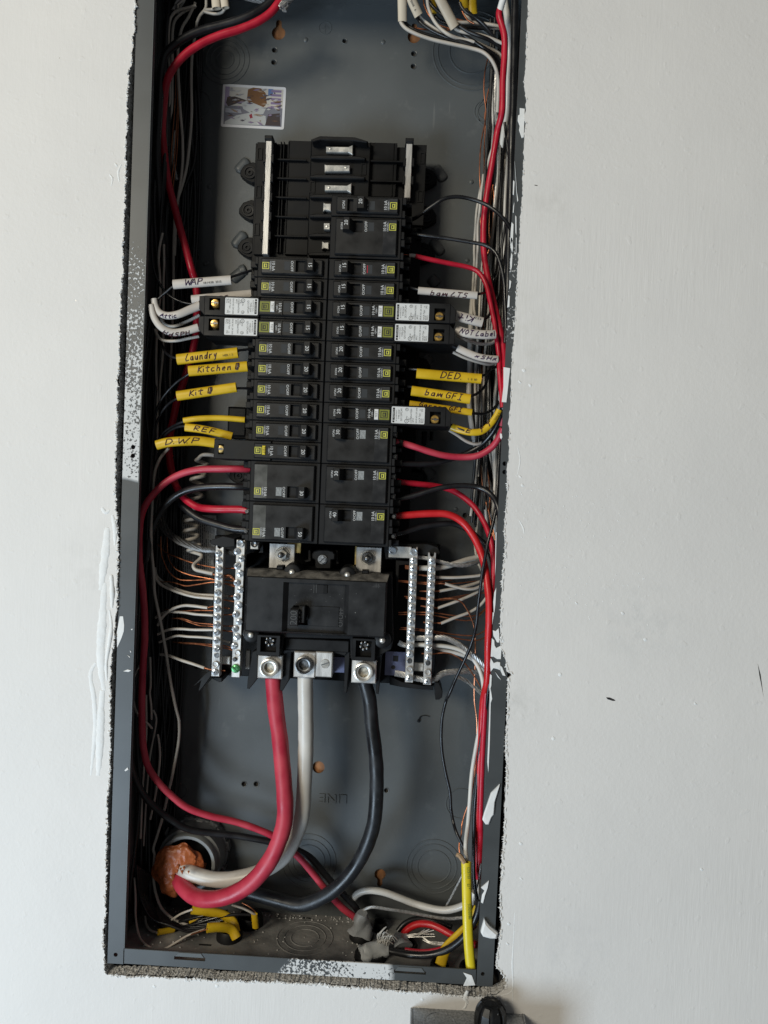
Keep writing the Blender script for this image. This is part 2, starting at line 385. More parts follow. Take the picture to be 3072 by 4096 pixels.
def path(spec, r=1.0, d=50):
    """flat list: crop letters and (x, y[, depth]) tuples -> points in mm kept inside the cabinet"""
    cr = 'N'; P = []; fresh = False
    for s in spec:
        if isinstance(s, str): cr = s; fresh = len(P) > 1; continue
        if len(s) > 2: d = s[2]
        dd = min(d, 93.5 - r)
        p = at(cr, s[0], s[1], dd)
        lim = 179.0 - r
        if dd > 0 and abs(p.x) > lim and -14 < p.z < 938:
            x0, y0, sc = CROP[cr]; k = ray(x0 + s[0] / sc, y0 + s[1] / sc)
            t = (math.copysign(lim, p.x) - CC.x) / k.x; p2 = CC + k * t
            if p2.y > 2: p = p2
        if fresh:                            # overlapping crops: drop points that fall behind the last one
            a, b = P[-1] - P[-2], p - P[-1]
            if a.x * b.x + a.z * b.z < .25 * math.hypot(a.x, a.z) * math.hypot(b.x, b.z) or math.hypot(b.x, b.z) < 4: continue
            fresh = False
        P.append(p)
    return P
def at_z(cr, x, y, Z):
    x0, y0, s = CROP[cr]; k = ray(x0 + x / s, y0 + y / s); return CC + k * ((Z - CC.z) / k.z)
def circle(x, z, r, n=14): return [(x + r * math.cos(2 * math.pi * i / n), z + r * math.sin(2 * math.pi * i / n)) for i in range(n)]
def holed(mb, outline, holes, d0, d1, inner=True):
    bm = bmesh.new(); loops = []
    for lp in [outline] + holes:
        vs = [bm.verts.new((x, 0, z)) for x, z in lp]; loops.append(vs)
        for i in range(len(vs)): bm.edges.new((vs[i], vs[(i + 1) % len(vs)]))
    bmesh.ops.triangle_fill(bm, use_beauty=True, use_dissolve=False, edges=bm.edges[:], normal=(0, -1, 0))
    bm.verts.index_update(); n = len(bm.verts)
    co = [v.co.copy() for v in bm.verts]; fs = []
    for f in bm.faces:
        f.normal_update(); t = [v.index for v in f.verts]
        fs.append(tuple(t) if f.normal.y < 0 else tuple(t[::-1]))
    vs = [(c.x, d0, c.z) for c in co] + [(c.x, d1, c.z) for c in co]
    F = fs + [tuple(i + n for i in f[::-1]) for f in fs]
    for q, lp in enumerate(loops):
        ids = [v.index for v in lp]
        A = sum(co[ids[i]].x * co[ids[(i + 1) % len(ids)]].z - co[ids[(i + 1) % len(ids)]].x * co[ids[i]].z for i in range(len(ids)))
        if (A < 0) != (q > 0): ids = ids[::-1]
        F += [(ids[(i + 1) % len(ids)], ids[i], ids[i] + n, ids[(i + 1) % len(ids)] + n)[::-1] for i in range(len(ids))]
    bm.free(); mb.add(vs, F); return mb

# ------------------------------------------------------------------ wall with its rough cut opening
def px0(L): return [(p.x, p.z) for p in (at('N', u, v, 0) for u, v in L)]
left_px = [(533, 0), (532, 90), (528, 180), (520, 262), (510, 285), (503, 407), (500, 560), (497, 723), (491, 900), (484, 1085), (478, 1220), (472, 1356), (466, 1580), (459, 1808), (456, 1990), (462, 2047), (466, 2150), (466, 2290), (464, 2420), (456, 2474), (448, 2560), (438, 2663), (436, 2853), (436, 3042), (424, 3232), (418, 3516), (408, 3800), (412, 3880)]
bot_px = [(431, 3894), (605, 3903), (760, 3908), (861, 3915), (1050, 3922), (1250, 3930), (1486, 3948), (1620, 3962), (1715, 3965), (1830, 3978), (1916, 3984), (1985, 3975), (2018, 3955)]
right_px = [(2026, 3925), (2005, 3890), (1984, 3862), (1992, 3780), (2004, 3701), (2000, 3600), (2003, 3501), (2010, 3400), (2014, 3329), (2024, 3100), (2019, 2990), (2026, 2880), (2028, 2753), (2030, 2712), (2047, 2700), (2044, 2692), (2026, 2685), (2024, 2640), (2014, 2612), (2010, 2604), (2000, 2590), (1999, 2500), (2004, 2440), (2016, 2200), (2021, 2039), (2027, 1960), (2034, 1792), (2037, 1686), (2045, 1520), (2050, 1430), (2064, 1161), (2071, 1050), (2077, 950), (2083, 850), (2087, 752), (2097, 536), (2104, 400), (2098, 330), (2103, 217), (2109, 36), (2113, -60)]
def rough(P, step, amp, seed, big=0.0):
    rnd = random.Random(seed); out = []; w = 0
    for a, b in zip(P[:-1], P[1:]):
        A, B = Vector(a), Vector(b); n = max(1, int((B - A).length / step)); nn = Vector((-(B - A).y, (B - A).x)).normalized()
        for i in range(n):
            w = w * .75 + rnd.gauss(0, amp) * .5
            t = A.lerp(B, (i + (rnd.random() - .5) * .5) / n if i else 0) + nn * (w + rnd.gauss(0, amp * .45) + (rnd.random() < big) * rnd.uniform(-1.5, 1.5) * amp)
            out.append((t.x, t.y))
    out.append(P[-1]); return out
Lp = px0([(u + 9, v) for u, v in left_px]); Bp = px0(bot_px); Rp = px0(right_px)
TOPZ = 952.0
Lp = [(Lp[0][0], TOPZ)] + Lp; Rp = Rp + [(Rp[-1][0], TOPZ)]
edge_l = rough(Lp, 1.1, .62, 1, .06); edge_b = rough([Lp[-1]] + Bp, 1.3, .5, 2, .08); edge_r = rough([Bp[-1]] + Rp, 1.8, .42, 3, .10)
hole = edge_l + edge_b[1:] + edge_r[1:]
WALL = tag(bpy.data.objects.new('wall', None), kind='structure'); COL.objects.link(WALL)
OUT = [(-1700, -1300), (1900, -1300), (1900, 2200), (-1700, 2200)]
face_mb = holed(MB(), OUT, [hole], -1.4, -.35)
face_mb.build('plaster_face', MW, WALL)
core_hole = rough(Lp, .9, .5, 5) + rough([Lp[-1]] + Bp, .9, .6, 6)[1:]
core_r = [(max(x + 1.2, 184.0), z) for x, z in rough([Bp[-1]] + Rp, 2.5, .7, 7)][1:]
core_mb = MB()
bmv = core_hole + core_r
n0 = len(bmv)
# cut faces of the board, rough in depth as well
rnd = random.Random(9)
rows = [-.3, .9, 2.1, 3.3, 4.5, 5.7, 6.9, 8.1, 9.3, 10.6, 12.4]
cv = []
for k, y in enumerate(rows):
    for (x, z) in bmv:
        j = 0 if k == 0 else rnd.gauss(0, .36)
        cv.append((x + j * .8, y, z + j * .8))
cf = [(k * n0 + i, k * n0 + (i + 1) % n0, (k + 1) * n0 + (i + 1) % n0, (k + 1) * n0 + i) for k in range(len(rows) - 1) for i in range(n0)]
core_mb.add(cv, cf).build('gypsum_core', gyp, WALL)
# torn paper fibres along the cut
fr = MB(); rnd = random.Random(4)
def fray(P, n, lo, hi, inward, d=-1.2):
    for q in range(n):
        i = rnd.randrange(1, len(P) - 1); a = Vector(P[i]); t = (Vector(P[i + 1]) - Vector(P[i - 1])).normalized()
        nn = Vector((-t.y, t.x)) * inward; w = rnd.uniform(lo, hi); h = rnd.uniform(lo, hi)
        pts = [a - t * w - nn * h * .9, a - t * w * .3 - nn * h * .2, a + nn * h * rnd.uniform(.2, 1.0) + t * w * rnd.uniform(-.5, .5), a + t * w * .5 - nn * h * .1, a + t * w - nn * h * .8]
        y0 = d - rnd.uniform(.1, .6); b = len(fr.v)
        vs = [(p.x, y0 + rnd.uniform(-.7, .4), p.y) for p in pts]; c = sum((Vector(v) for v in vs), Vector()) / 5 - Vector((0, rnd.uniform(.3, .9), 0))
        fr.add(vs + [tuple(c)], [(k, (k + 1) % 5, 5) for k in range(5)])
fray(edge_l, 420, .5, 1.5, 1); fray(edge_l, 260, .8, 2.3, 1); fray(edge_b, 230, .5, 1.6, 1); fray(edge_b, 110, .9, 3.0, 1); fray(edge_r, 120, .4, 1.2, 1); fray(edge_r[:260], 190, .7, 2.4, 1)
tag(fr.build('paper_fray', paper, WALL), kind='stuff')
# raised runs of joint compound on the face, left of the opening, and a few scars
def blob(mb, P, w, hgt, seed, seg=8):
    rnd = random.Random(seed); Q = catmull([Vector((p.x, -1.4, p.z)) for p in P], 8)
    n = len(Q); rs = [w * (0.55 + .45 * math.sin(math.pi * min(1, (i + .6) / n * 1.05))) * rnd.uniform(.85, 1.12) for i in range(n)]
    mb.tube([p + Vector((0, hgt * .35, 0)) for p in Q], rs, 12, flat=hgt / w, lat=(0, -1, 0)); return mb
rb = MB()
def N0(L): return [at('N', u, v, 0) for u, v in L]
blob(rb, N0([(432, 2110), (425, 2200), (414, 2290), (405, 2360)]), 4.5, 1.3, 1)
blob(rb, N0([(448, 2300), (452, 2370), (450, 2430)]), 2.6, 2.6, 2)
blob(rb, N0([(420, 2330), (412, 2480), (405, 2600), (408, 2690), (418, 2760)]), 4.6, 1.3, 3)
blob(rb, N0([(440, 2440), (448, 2500), (438, 2580), (428, 2650), (430, 2720)]), 2.2, 1.9, 4)
blob(rb, N0([(385, 2650), (365, 2690), (378, 2790), (384, 2900), (374, 3020), (366, 3100)]), 2.6, .8, 5)
blob(rb, N0([(412, 2760), (404, 2900), (400, 3020), (394, 3100)]), 4.4, 1.4, 6)
blob(rb, N0([(452, 2060), (462, 2110), (462, 2180)]), 2.6, 1.6, 7)
blob(rb, N0([(410, 2030), (425, 2050), (440, 2040)]), 2.0, .8, 17)
blob(rb, N0([(440, 700), (452, 715), (448, 745)]), 1.0, .8, 8); blob(rb, N0([(488, 660), (475, 690), (480, 730)]), 1.2, .7, 9); blob(rb, N0([(462, 655), (472, 668)]), 1.1, .8, 10)
for k, (u, v) in enumerate([(2079, 1527), (2120, 1540), (2095, 1480), (2080, 1905), (2090, 1940), (2010, 2560), (2780, 2812), (2805, 3473), (2240, 2695), (2305, 2410), (2490, 2450), (2580, 2555), (2085, 3510), (2083, 3370), (2213, 2950), (2030, 3770), (2035, 3690), (1986, 3990), (2020, 4015), (620, 3940), (870, 3938), (1500, 3985), (1690, 3992)]):
    blob(rb, N0([(u - 5, v - 4), (u, v + 2), (u + 6, v + 5)]), 1.0 + (k % 3) * .5, .7, 40 + k)
rnd = random.Random(31)
for k in range(90):
    u = rnd.uniform(2060, 2600); v = rnd.uniform(1900, 2500); blob(rb, N0([(u, v), (u + 2, v + 2), (u + 3, v + 5)]), rnd.uniform(.25, .55), .4, k)
blob(rb, N0([(2075, 2080), (2092, 2110), (2096, 2135)]), .8, .4, 90); blob(rb, N0([(2070, 1790), (2080, 1840), (2068, 1900)]), .6, .3, 91)
blob(rb, N0([(2000, 3980), (2046, 3960), (2048, 3850), (2056, 3720)]), .6, .35, 92); blob(rb, N0([(2058, 3650), (2052, 3800), (2050, 3960), (2046, 4090)]), .5, .3, 93)
blob(rb, N0([(1870, 3960), (1860, 3990), (1872, 4010)]), 2.2, 1.6, 94); blob(rb, N0([(1866, 4000), (1862, 4022), (1850, 4034)]), 1.2, .8, 95)
tag(rb.build('plaster_lump', plaster_w, WALL, True), kind='stuff')
gm = MB()
gm.prism(poly('N', [(2424, 2789), (2440, 2790), (2458, 2798), (2462, 2803), (2452, 2804), (2430, 2797)], -1.4), -1.46, -1.3)
gm.prism(poly('N', [(3031, 2655), (3043, 2700), (3054, 2788), (3047, 2750), (3037, 2700)], -1.4), -1.46, -1.3)
gm.prism(poly('N', [(2138, 739), (2150, 741), (2150, 744), (2138, 742)], -1.4), -1.46, -1.3)
gm.prism(poly('N', [(300, 1198), (306, 1203), (303, 1205)], -1.4), -1.46, -1.3); gm.prism(poly('N', [(236, 230), (239, 230), (238, 235)], -1.4), -1.46, -1.3)
gm.build('wall_scuff', darkmetal, WALL)
# stud and sheathing behind the cabinet
st = MB(); st.box(-178, 178, 99, 118, -40, 985); tag(st.build('backing_board', wood), kind='structure')
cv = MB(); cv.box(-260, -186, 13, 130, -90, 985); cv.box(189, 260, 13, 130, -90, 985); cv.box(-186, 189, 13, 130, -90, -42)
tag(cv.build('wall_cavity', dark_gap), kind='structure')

# ------------------------------------------------------------------ cabinet
CAB = empty('panel_cabinet', 'tall grey painted steel breaker panel cabinet without its cover, set in the cut wall', 'electrical panel', (0, 0, 0))
TZ = 939.0
def holepx(cr, L, d): return [(p.x, p.z) for p in (at(cr, x, y, d) for x, y in L)]
small = [('A', 1515, 555, 2.6), ('A', 1508, 690, 2.6), ('G', 290, 595, 2.7), ('G', 285, 735, 2.6), ('b', 130, 272, 2.3), ('B', 995, 893, 2.1), ('B', 950, 1915, 2.2), ('m', 1125, 70, 2.6), ('m', 1220, 70, 2.6), ('n', 603, 107, 2.4), ('L', 1030, 370, 2.6), ('E', 1110, 1545, 2.4)]
holes = []
for cr, x, y, r in small:
    p = at(cr, x, y, 95); holes.append(circle(p.x, p.z, r))
    MB().lathe([(r, 95.4), (r * 1.02, 98), (.01, 98.4)], p.x, p.z, 14, cap=False).build('hole_shade_cup', dark_gap, CAB, True)  # dark cup added behind each hole so it reads black, shade in its colour
def keyhole(cr, x, y, r, w, h, flip=1):
    p = at(cr, x, y, 95); pts = []
    a0 = math.asin(w / r)
    for i in range(17):
        a = math.pi / 2 + a0 + (2 * math.pi - 2 * a0) * i / 16; pts.append((p.x + r * math.cos(a), p.z + flip * r * math.sin(a)))
    for a in (0, 45, 90, 135, 180): pts.append((p.x + w * math.cos(R(a)), p.z + flip * (h + w * math.sin(R(a)))))
    return pts if flip > 0 else pts[::-1]
kp = [keyhole('A', 1560, 365, 7.0, 2.9, 11), keyhole('G', 293, 405, 6.6, 2.8, 11), keyhole('M', 522, 232, 6.0, 2.6, 11, -1)]
p = at('o', 1605, 1180, 95); kp.append(circle(p.x, p.z, 6.5, 16)); holes += kp
holed(MB(), [(-181, -15), (181, -15), (181, TZ), (-181, TZ)], holes, 95, 96.4).build('back_panel', steel_back, CAB)
def screw_rim(cr, x, y, r):
    p = at(cr, x, y, 95); return MB().lathe([(r + .9, 95.02), (r + .5, 94.55), (r + .05, 94.7), (r, 95.3)], p.x, p.z, 16, cap=False)
for cr, x, y, r in small: screw_rim(cr, x, y, r).build('hole_rim', steel_back, CAB, True)
for nm, x0, x1 in (('side_wall', -181, -179.6), ('side_wall', 179.6, 181)):
    MB().box(x0, x1, 1.5, 95, -13.6, TZ - 1.4).build(nm, steel, CAB)
MB().box(-181, 181, 1.5, 95, TZ - 1.4, TZ).build('top_wall', steel, CAB)
MB().box(-181, 181, 1.5, 95, -15, -13.6).build('floor_wall', dust, CAB)
fl = flange_mat('left_flange_paint', .455, .655, 2, .62, .01, -.75)
fr_m = flange_mat('right_flange_paint', .59, .66, 2, -.25, .02)
fb = flange_mat('bottom_flange_paint', -.006, .078, 0, .9, .012, 2.2)
fh = []
for cr, x, y, r in (('D', 107, 625, 2.1), ('D', 105, 740, 2.1), ('m', 122, 1403, 2.0)):
    p = at(cr, x, y, 0); fh.append(circle(p.x, p.z, r))
holed(MB(), [(-181, -15), (-166, -15), (-166, TZ), (-181, TZ)], fh, 0, 1.5).build('flange', fl, CAB)['label'] = 'left flange with long patches of white overspray'
fh = []
for cr, x, y, r in (('J', 1390, 1508, 2.1), ('J', 1388, 1620, 2.1), ('n', 1277, 1390, 1.9)):
    p = at(cr, x, y, 0); fh.append(circle(p.x, p.z, r))
holed(MB(), [(166, -15), (181, -15), (181, TZ), (166, TZ)], fh, 0, 1.5).build('flange', fr_m, CAB)['label'] = 'right flange daubed with white joint compound'
s1 = rect('m', 578, 1423, 822, 1448, 0); s2 = rect('n', 655, 1374, 880, 1402, 0)
MB().plate([-165.4, s1[0], s1[1], s2[0], s2[1], 165.4], [-14.7, s1[2], s1[3], 0], {(1, 1), (3, 1)}, .15, 1.5, .3).build('flange', fb, CAB)['label'] = 'bottom flange with two slots and chalky white patches'
MB().box(-165.4, 165.4, 0, 1.5, TZ - 15, TZ).build('flange', steel, CAB)
for s in (s1, s2):   # the bent tabs above the slots
    MB().prism([(s[0] + 1, s[3] + .2), (s[1] - 1, s[3] + .2), (s[1] - 4, s[3] + 4.2), (s[0] + 4, s[3] + 4.2)], -.5, .14, .25).build('slot_tab', steel, CAB)
# lips turned in behind the flange edges
MB().box(-166, -165.2, .1, 6, 0, TZ - 15).build('flange_lip', steel, CAB)
def knock(cr, x, y, rs, d=95, seg=40):
    p = at(cr, x, y, d); mb = MB()
    for r in rs: mb.lathe([(r - 1.1, d + .1), (r - .45, d - .6), (r + .35, d - .6), (r + .9, d + .1)], p.x, p.z, seg, cap=False)
    return mb.build('knockout', steel_back, CAB, True)
knock('G', 935, 560, (23, 35, 40)); knock('n', 935, 640, (17.5, 24, 29)); knock('n', 1125, 200, (16,)); knock('n', 60, 600, (17, 23, 29))
knock('a', 830, 395, (9, 15, 20, 25)); knock('a', 648, 690, (14,)); knock('F', 985, 1370, (8.5,)); knock('G', 1085, 1230, (8, 11.5)); knock('b', 1105, 745, (15,))
for cr, x, y in (('a', 1365, 265), ('b', 385, 280), ('e', 1318, 58), ('e', 1283, 710), ('L', 905, 290), ('B', 1120, 985), ('B', 1090, 2000), ('d', 665, 322)):
    p = at(cr, x, y, 95); MB().lathe([(.4, 93.9), (1.6, 94.1), (2.3, 94.6), (2.6, 95.1)], p.x, p.z, 14).build('rivet_dimple', steel_back, CAB, True)
# pressed feet pads beside the bus base
def pad(cr, x0, y0, x1, y1, w):
    a, b = at(cr, x0, y0, 94.5), at(cr, x1, y1, 94.5); Q = catmull([a, b], 12); n = len(Q)
    rs = [w * max(.12, math.sqrt(max(0, 1 - (abs(i / (n - 1) - .5) * 2) ** 6))) for i in range(n)]
    MB().tube(Q, rs, 14, flat=.55, lat=(0, -1, 0)).build('pressed_pad', steel_back, CAB, True)
for a in ((80, 330, 165, 240, 5.6), (58, 855, 145, 750, 5.8), (1460, 285, 1535, 390, 5.6), (1440, 800, 1520, 905, 5.4)): pad('c', *a)
pad('c', 100, 1025, 150, 1005, 6); pad('d', 880, 460, 985, 375, 6); pad('e', 975, 845, 1040, 920, 6); pad('h', 905, 250, 1000, 340, 7); pad('J', 290, 90, 400, 210, 7); pad('g', 735, 1025, 800, 985, 6)
# pressed marks: earth symbol and the word LINE upside down
em = MB(); p = at('a', 1495, 186, 95)
em.lathe([(6.0, 95.05), (6.2, 94.6), (6.7, 94.6), (6.9, 95.05)], p.x, p.z, 30, cap=False)
for (x0, x1, z0, z1) in ((-4, 4, -.3, .3), (-.3, .3, -5, 0), (-.3, .3, 1.2, 4.5), (-2.2, 2.2, 1.2, 1.7)): em.box(p.x + x0, p.x + x1, 94.65, 95.05, p.z + z0, p.z + z1)
em.build('earth_mark', steel_back, CAB, True)
lm = MB(); p = at('n', 232, 160, 95); put_text(lm, 'LINE', 10.2, (p.x, 94.9, p.z), (-1, 0, 0), (0, 0, -1), sx=1.1, extr=.9); lm.build('pressed_word', steel_back, CAB)
# compound daubed over the right flange and flakes hanging on it
def daub(cr, pts, d0=-.9, c=.3):
    o = MB().prism(poly(cr, pts, d0), d0, -.02, c).build('compound_daub', plaster_w, CAB, True); return o
daub('H', [(1215, 115), (1290, 125), (1275, 545), (1245, 560), (1205, 440), (1215, 380), (1185, 300), (1190, 225), (1215, 210)])
daub('J', [(1375, 225), (1465, 240), (1415, 695), (1352, 690), (1375, 480)])
daub('J', [(1330, 1105), (1355, 1110), (1362, 1160), (1345, 1185), (1328, 1160)])
for pts in ([(1460, 0), (1490, 0), (1505, 140), (1490, 200), (1470, 120)], [(1480, 200), (1497, 230), (1490, 380), (1470, 450), (1462, 330)], [(1455, 560), (1480, 580), (1470, 660), (1450, 690)], [(1440, 760), (1462, 780), (1455, 920), (1425, 930)], [(1540, 0), (1552, 0), (1548, 200), (1538, 240)]): daub('I', pts)
for pts in ([(1140, 900), (1152, 1000), (1175, 1350), (1195, 1480), (1180, 1500), (1165, 1340)], [(1118, 1180), (1140, 1200), (1130, 1400), (1112, 1390)], [(1120, 1560), (1135, 1500), (1128, 1660), (1114, 1660)], [(1095, 1800), (1125, 1830), (1118, 2050), (1075, 2150), (1080, 1960)], [(1150, 1700), (1168, 1720), (1165, 1990), (1152, 1950)]): daub('H', pts)
for pts in ([(450, 0), (490, 0), (455, 230), (440, 300)], [(455, 450), (530, 470), (600, 400), (620, 560), (615, 760), (560, 760), (500, 640), (470, 600)], [(430, 650), (490, 700), (500, 830), (540, 900), (640, 850), (670, 960), (660, 1180), (560, 1180), (470, 1120), (400, 1120), (420, 800)], [(400, 1150), (480, 1280), (560, 1250), (640, 1260), (640, 1460), (560, 1430), (470, 1410), (400, 1500), (385, 1300)], [(640, 1340), (690, 1380), (780, 1610), (700, 1590), (650, 1480)], [(505, 1500), (560, 1560), (665, 1710), (580, 1640)], [(385, 1560), (430, 1590), (420, 1850), (370, 2000), (360, 1900)]): daub('q', pts)
daub('p', [(1035, 1790), (1100, 1600), (1185, 1515), (1140, 1680), (1128, 1800), (1105, 1830), (1080, 1895), (1050, 1895), (1020, 1850)], -2.6, .9)
daub('M', [(1480, 360), (1555, 295), (1545, 360), (1520, 430), (1500, 510), (1480, 500), (1490, 430), (1515, 390)], -1.4, .4)
daub('M', [(1512, 668), (1560, 730), (1640, 800), (1630, 850), (1570, 850), (1500, 830), (1478, 790)], -4.5, 1.6)
daub('E', [(95, 880), (140, 880), (155, 1000), (150, 1080), (120, 1170), (60, 1300), (55, 1100)], -.3, .12)
for cr, pts in (('E', [(240, 1050), (270, 1045), (260, 1070)]), ('E', [(190, 1390), (235, 1420), (225, 1430)]), ('E', [(140, 1610), (200, 1585), (250, 1600), (210, 1620)]), ('E', [(228, 1330), (250, 1350), (240, 1370)]), ('F', [(258, 1100), (300, 1060), (310, 1090), (270, 1115)]), ('n', [(1140, 1380), (1200, 1400), (1225, 1470), (1140, 1475), (1165, 1420)])): daub(cr, pts, -.5, .15)
# long chalky strip hugging the inner edge of the right flange
for cr, pts in (('k', [(1520, 60), (1528, 60), (1522, 330), (1514, 420)]), ('k', [(1508, 560), (1525, 520), (1518, 660), (1505, 760), (1500, 640)]), ('p', [(1090, 560), (1112, 700), (1098, 740), (1090, 1100), (1075, 1400), (1065, 1300), (1082, 900)])): daub(cr, pts, -.5, .15)
# ------------------------------------------------------------------ bus assembly behind the breakers
BUS = empty('bus_assembly', 'black moulded plastic bus bar base with bare metal stabs, behind the rows of breakers', 'bus bar base', at('c', 800, 500, 70))
def local(o, P):
    o.parent = P; o.matrix_parent_inverse = Matrix.Translation(P.location).inverted(); return o
def part(mb, name, m, P, smooth=False, label=None):
    o = mb.build(name, m, None, smooth); local(o, P)
    if label: o['label'] = label
    return o
def cbox(cr, x0, y0, x1, y1, d0, d1, c=.3):
    a, b, z0, z1 = rect(cr, x0, y0, x1, y1, d0); return MB().box(a, b, d0, d1, z0, z1, c)
lx = at('c', 212, 120, 62); rx = at('c', 1398, 160, 62)
MB().box(lx.x, rx.x, 64, 82, 384, lx.z, .5).build('base', blackdeep, None); local(bpy.data.objects['base'], BUS)
for x0, y0, x1, y1 in ((212, 118, 345, 905), (430, 108, 590, 905), (1005, 122, 1195, 500), (1245, 135, 1398, 700)):
    a, b, z0, z1 = rect('c', x0, y0, x1, y1, 60); part(MB().box(a, b, 60.5, 64.4, z0, z1, .4), 'base_wing', blackdeep, BUS)
a, b, z0, z1 = rect('c', 588, 112, 1003, 905, 54); part(MB().box(a, b, 55, 64.2, 384, z1, .8), 'bus_spine', blackdeep, BUS)
part(MB().prism(poly('c', [(600, 100), (665, 76), (905, 84), (998, 112), (990, 122), (900, 110), (670, 104), (610, 118)], 44), 44, 64, .6), 'hood', black2, BUS)
for y0, xl in ((240, 345), (372, 342), (505, 338), (640, 332), (775, 328)):
    part(cbox('c', xl, y0 - 5, 570, y0 + 6, 56.5, 64, .3), 'rib', blackdeep, BUS)
for y0 in (250, 390): part(cbox('c', 1015, y0 - 4, 1262, y0 + 8, 56.5, 64, .3), 'rib', blackdeep, BUS)
for k, y0 in enumerate((222, 358, 495, 632, 768, 900)):
    part(MB().prism(poly('c', [(592 - k * 3, y0 - 6), (640, y0 - 14), (930 - k * 3, y0 - 6), (985 - k * 3, y0 + 4), (975 - k * 3, y0 + 20), (600 - k * 3, y0 + 12)], 49), 49, 56, .8), 'divider', black2, BUS)
for x0, y0, x1, y1 in ((224, 145, 246, 218), (212, 412, 236, 485), (200, 675, 224, 750), (1368, 178, 1390, 245), (1350, 445, 1375, 515), (1345, 710, 1368, 775), (955, 272, 980, 340), (598, 398, 622, 465)):
    a, b, z0, z1 = rect('c', x0, y0, x1, y1, 54); dd = 54.2 if x0 in (955, 598) else 59.6
    part(MB().plate([a - 1, a, b, b + 1], [z0 - 1, z0, z1, z1 + 1], {(1, 1)}, dd, dd + 4, 0, dd + 3.5), 'clip_window', blackdeep, BUS)
for x0 in (375, 395, 428, 1168, 1190):
    part(cbox('c', x0, 115 + (12 if x0 > 900 else 0), x0 + 7, 890 if x0 < 900 else 495, 59.5, 64, .2), 'guide_rail', blackdeep, BUS)
for k, pts in enumerate([[(706, 150), (862, 152), (893, 138), (891, 207), (862, 191), (706, 189)], [(872, 280), (870, 322), (708, 325), (696, 330), (695, 274), (708, 278)], [(697, 418), (852, 422), (884, 405), (880, 473), (852, 459), (697, 458)], [(740, 548), (740, 600), (700, 592), (685, 606), (687, 540), (702, 548)], [(732, 684), (732, 730), (690, 730), (690, 684)], [(724, 818), (724, 868), (692, 860), (676, 868), (678, 812), (694, 820)]]):
    st_o = part(MB().prism(poly('c', pts, 50), 50, 55, .5), 'bus_stab', tin, BUS)
    rv = [(735, 165), (845, 297), (727, 437), None, (713, 708), None][k]
    if rv:
        q = at('c', *rv, 50); part(MB().lathe([(.2, 49.3), (1.1, 49.45), (1.5, 50.1)], q.x, q.z, 12), 'rivet', tin, st_o, True)
for (xa, ya, xb, yb, w) in ((307, 112, 282, 905, 41), (1290, 132, 1272, 512, 42)):
    a0, b0 = at('c', xa, ya, 52), at('c', xb, yb, 52); hw = pxmm(w / 1.7463, 52) / 2; xm = (a0.x + b0.x) / 2
    ns = part(MB().box(xm - hw, xm + hw, 51, 60, b0.z, a0.z, .5), 'neutral_strip', alu, BUS)
    cl = [230, 365, 500, 635, 770] if xa < 900 else [258, 385]
    for y in cl:
        q = at('c', xa + (xb - xa) * (y - ya) / (yb - ya), y, 50)
        part(MB().plate([xm - hw - 2.4, xm - hw - .02, xm + hw + .02, xm + hw + 2.4], [q.z - 4, q.z + 4], {(1, 0)}, 50.2, 60, .4), 'strip_clip', black2, BUS)
    part(MB().box(xm - hw - 1, xm + hw + 1, 48, 61, a0.z, a0.z + 4, .8), 'strip_cap', black2, BUS)
feet = [('c', 178, 340, 1), ('c', 168, 602, 1), ('c', 158, 862, 1), ('c', 1412, 378, -1), ('c', 1408, 645, -1), ('c', 1398, 900, -1), ('i', 845, 110, 1), ('h', 855, 335, -1), ('J', 270, 230, -1), ('J', 230, 1700, -1)]
for cr, x, y, sg in feet:
    q = at(cr, x, y, 88)
    ft = part(MB().prism([(q.x + sg * a, q.z + b) for a, b in ((-10, 2), (-6, 8), (2, 11), (16, 9), (16, -8), (2, -10), (-5, -7), (-10, -3))], 86, 94.6, .8), 'mounting_foot', blackdeep, BUS)
    part(MB().lathe([(6.6, 86.2), (6.3, 84.4), (5.2, 84.4), (5.0, 85.6), (3.3, 85.7), (3.0, 84.6), (1.6, 84.6), (1.3, 86.5), (.05, 86.6)], q.x, q.z, 18, cap=False), 'foot_boss', black2, ft, True)
part(cbox('g', 745, 470, 905, 720, 78, 94, 2), 'base_arm', blackdeep, BUS)
part(cbox('J', 80, 0, 230, 1500, 66, 80, 1), 'base_arm', blackdeep, BUS)
part(cbox('J', 290, 1080, 355, 1260, 70, 84, 1.5), 'base_hook', blackdeep, BUS); part(cbox('J', 400, 1080, 440, 1190, 70, 84, 1.5), 'base_hook', blackdeep, BUS)

# ------------------------------------------------------------------ branch breakers
PW = 18.68
_bc = {}
def cached(key, fn, name, m, smooth=False):
    if key not in _bc: _bc[key] = fn().mesh(name, m, smooth)
    return _bc[key]
UPZ, OUTX = (0, 0, 1), (-1, 0, 0)           # breaker print reads upward, its top towards the inner end
def logo(x, zc, s, m_bg=None):
    mb = MB(); h = s / 2; t = s * .095
    def ring(h, t, y):
        mb.plate([x - h, x - h + t, x + h - t, x + h], [zc - h, zc - h + t, zc + h - t, zc + h], {(1, 1)}, y, y + .12)
    ring(h, t, -.14); g = h * .52
    mb.plate([x - g * .75, x - g * .75 + t, x + g * .75 - t, x + g * .75], [zc - g, zc - g + t, zc + g - t, zc + g], {(1, 1)}, -.14, -.02)
    mb.box(x + g * .75, x + g * .75 + t * .8, -.14, -.02, zc - g * 1.25, zc + g * 1.25)
    return mb
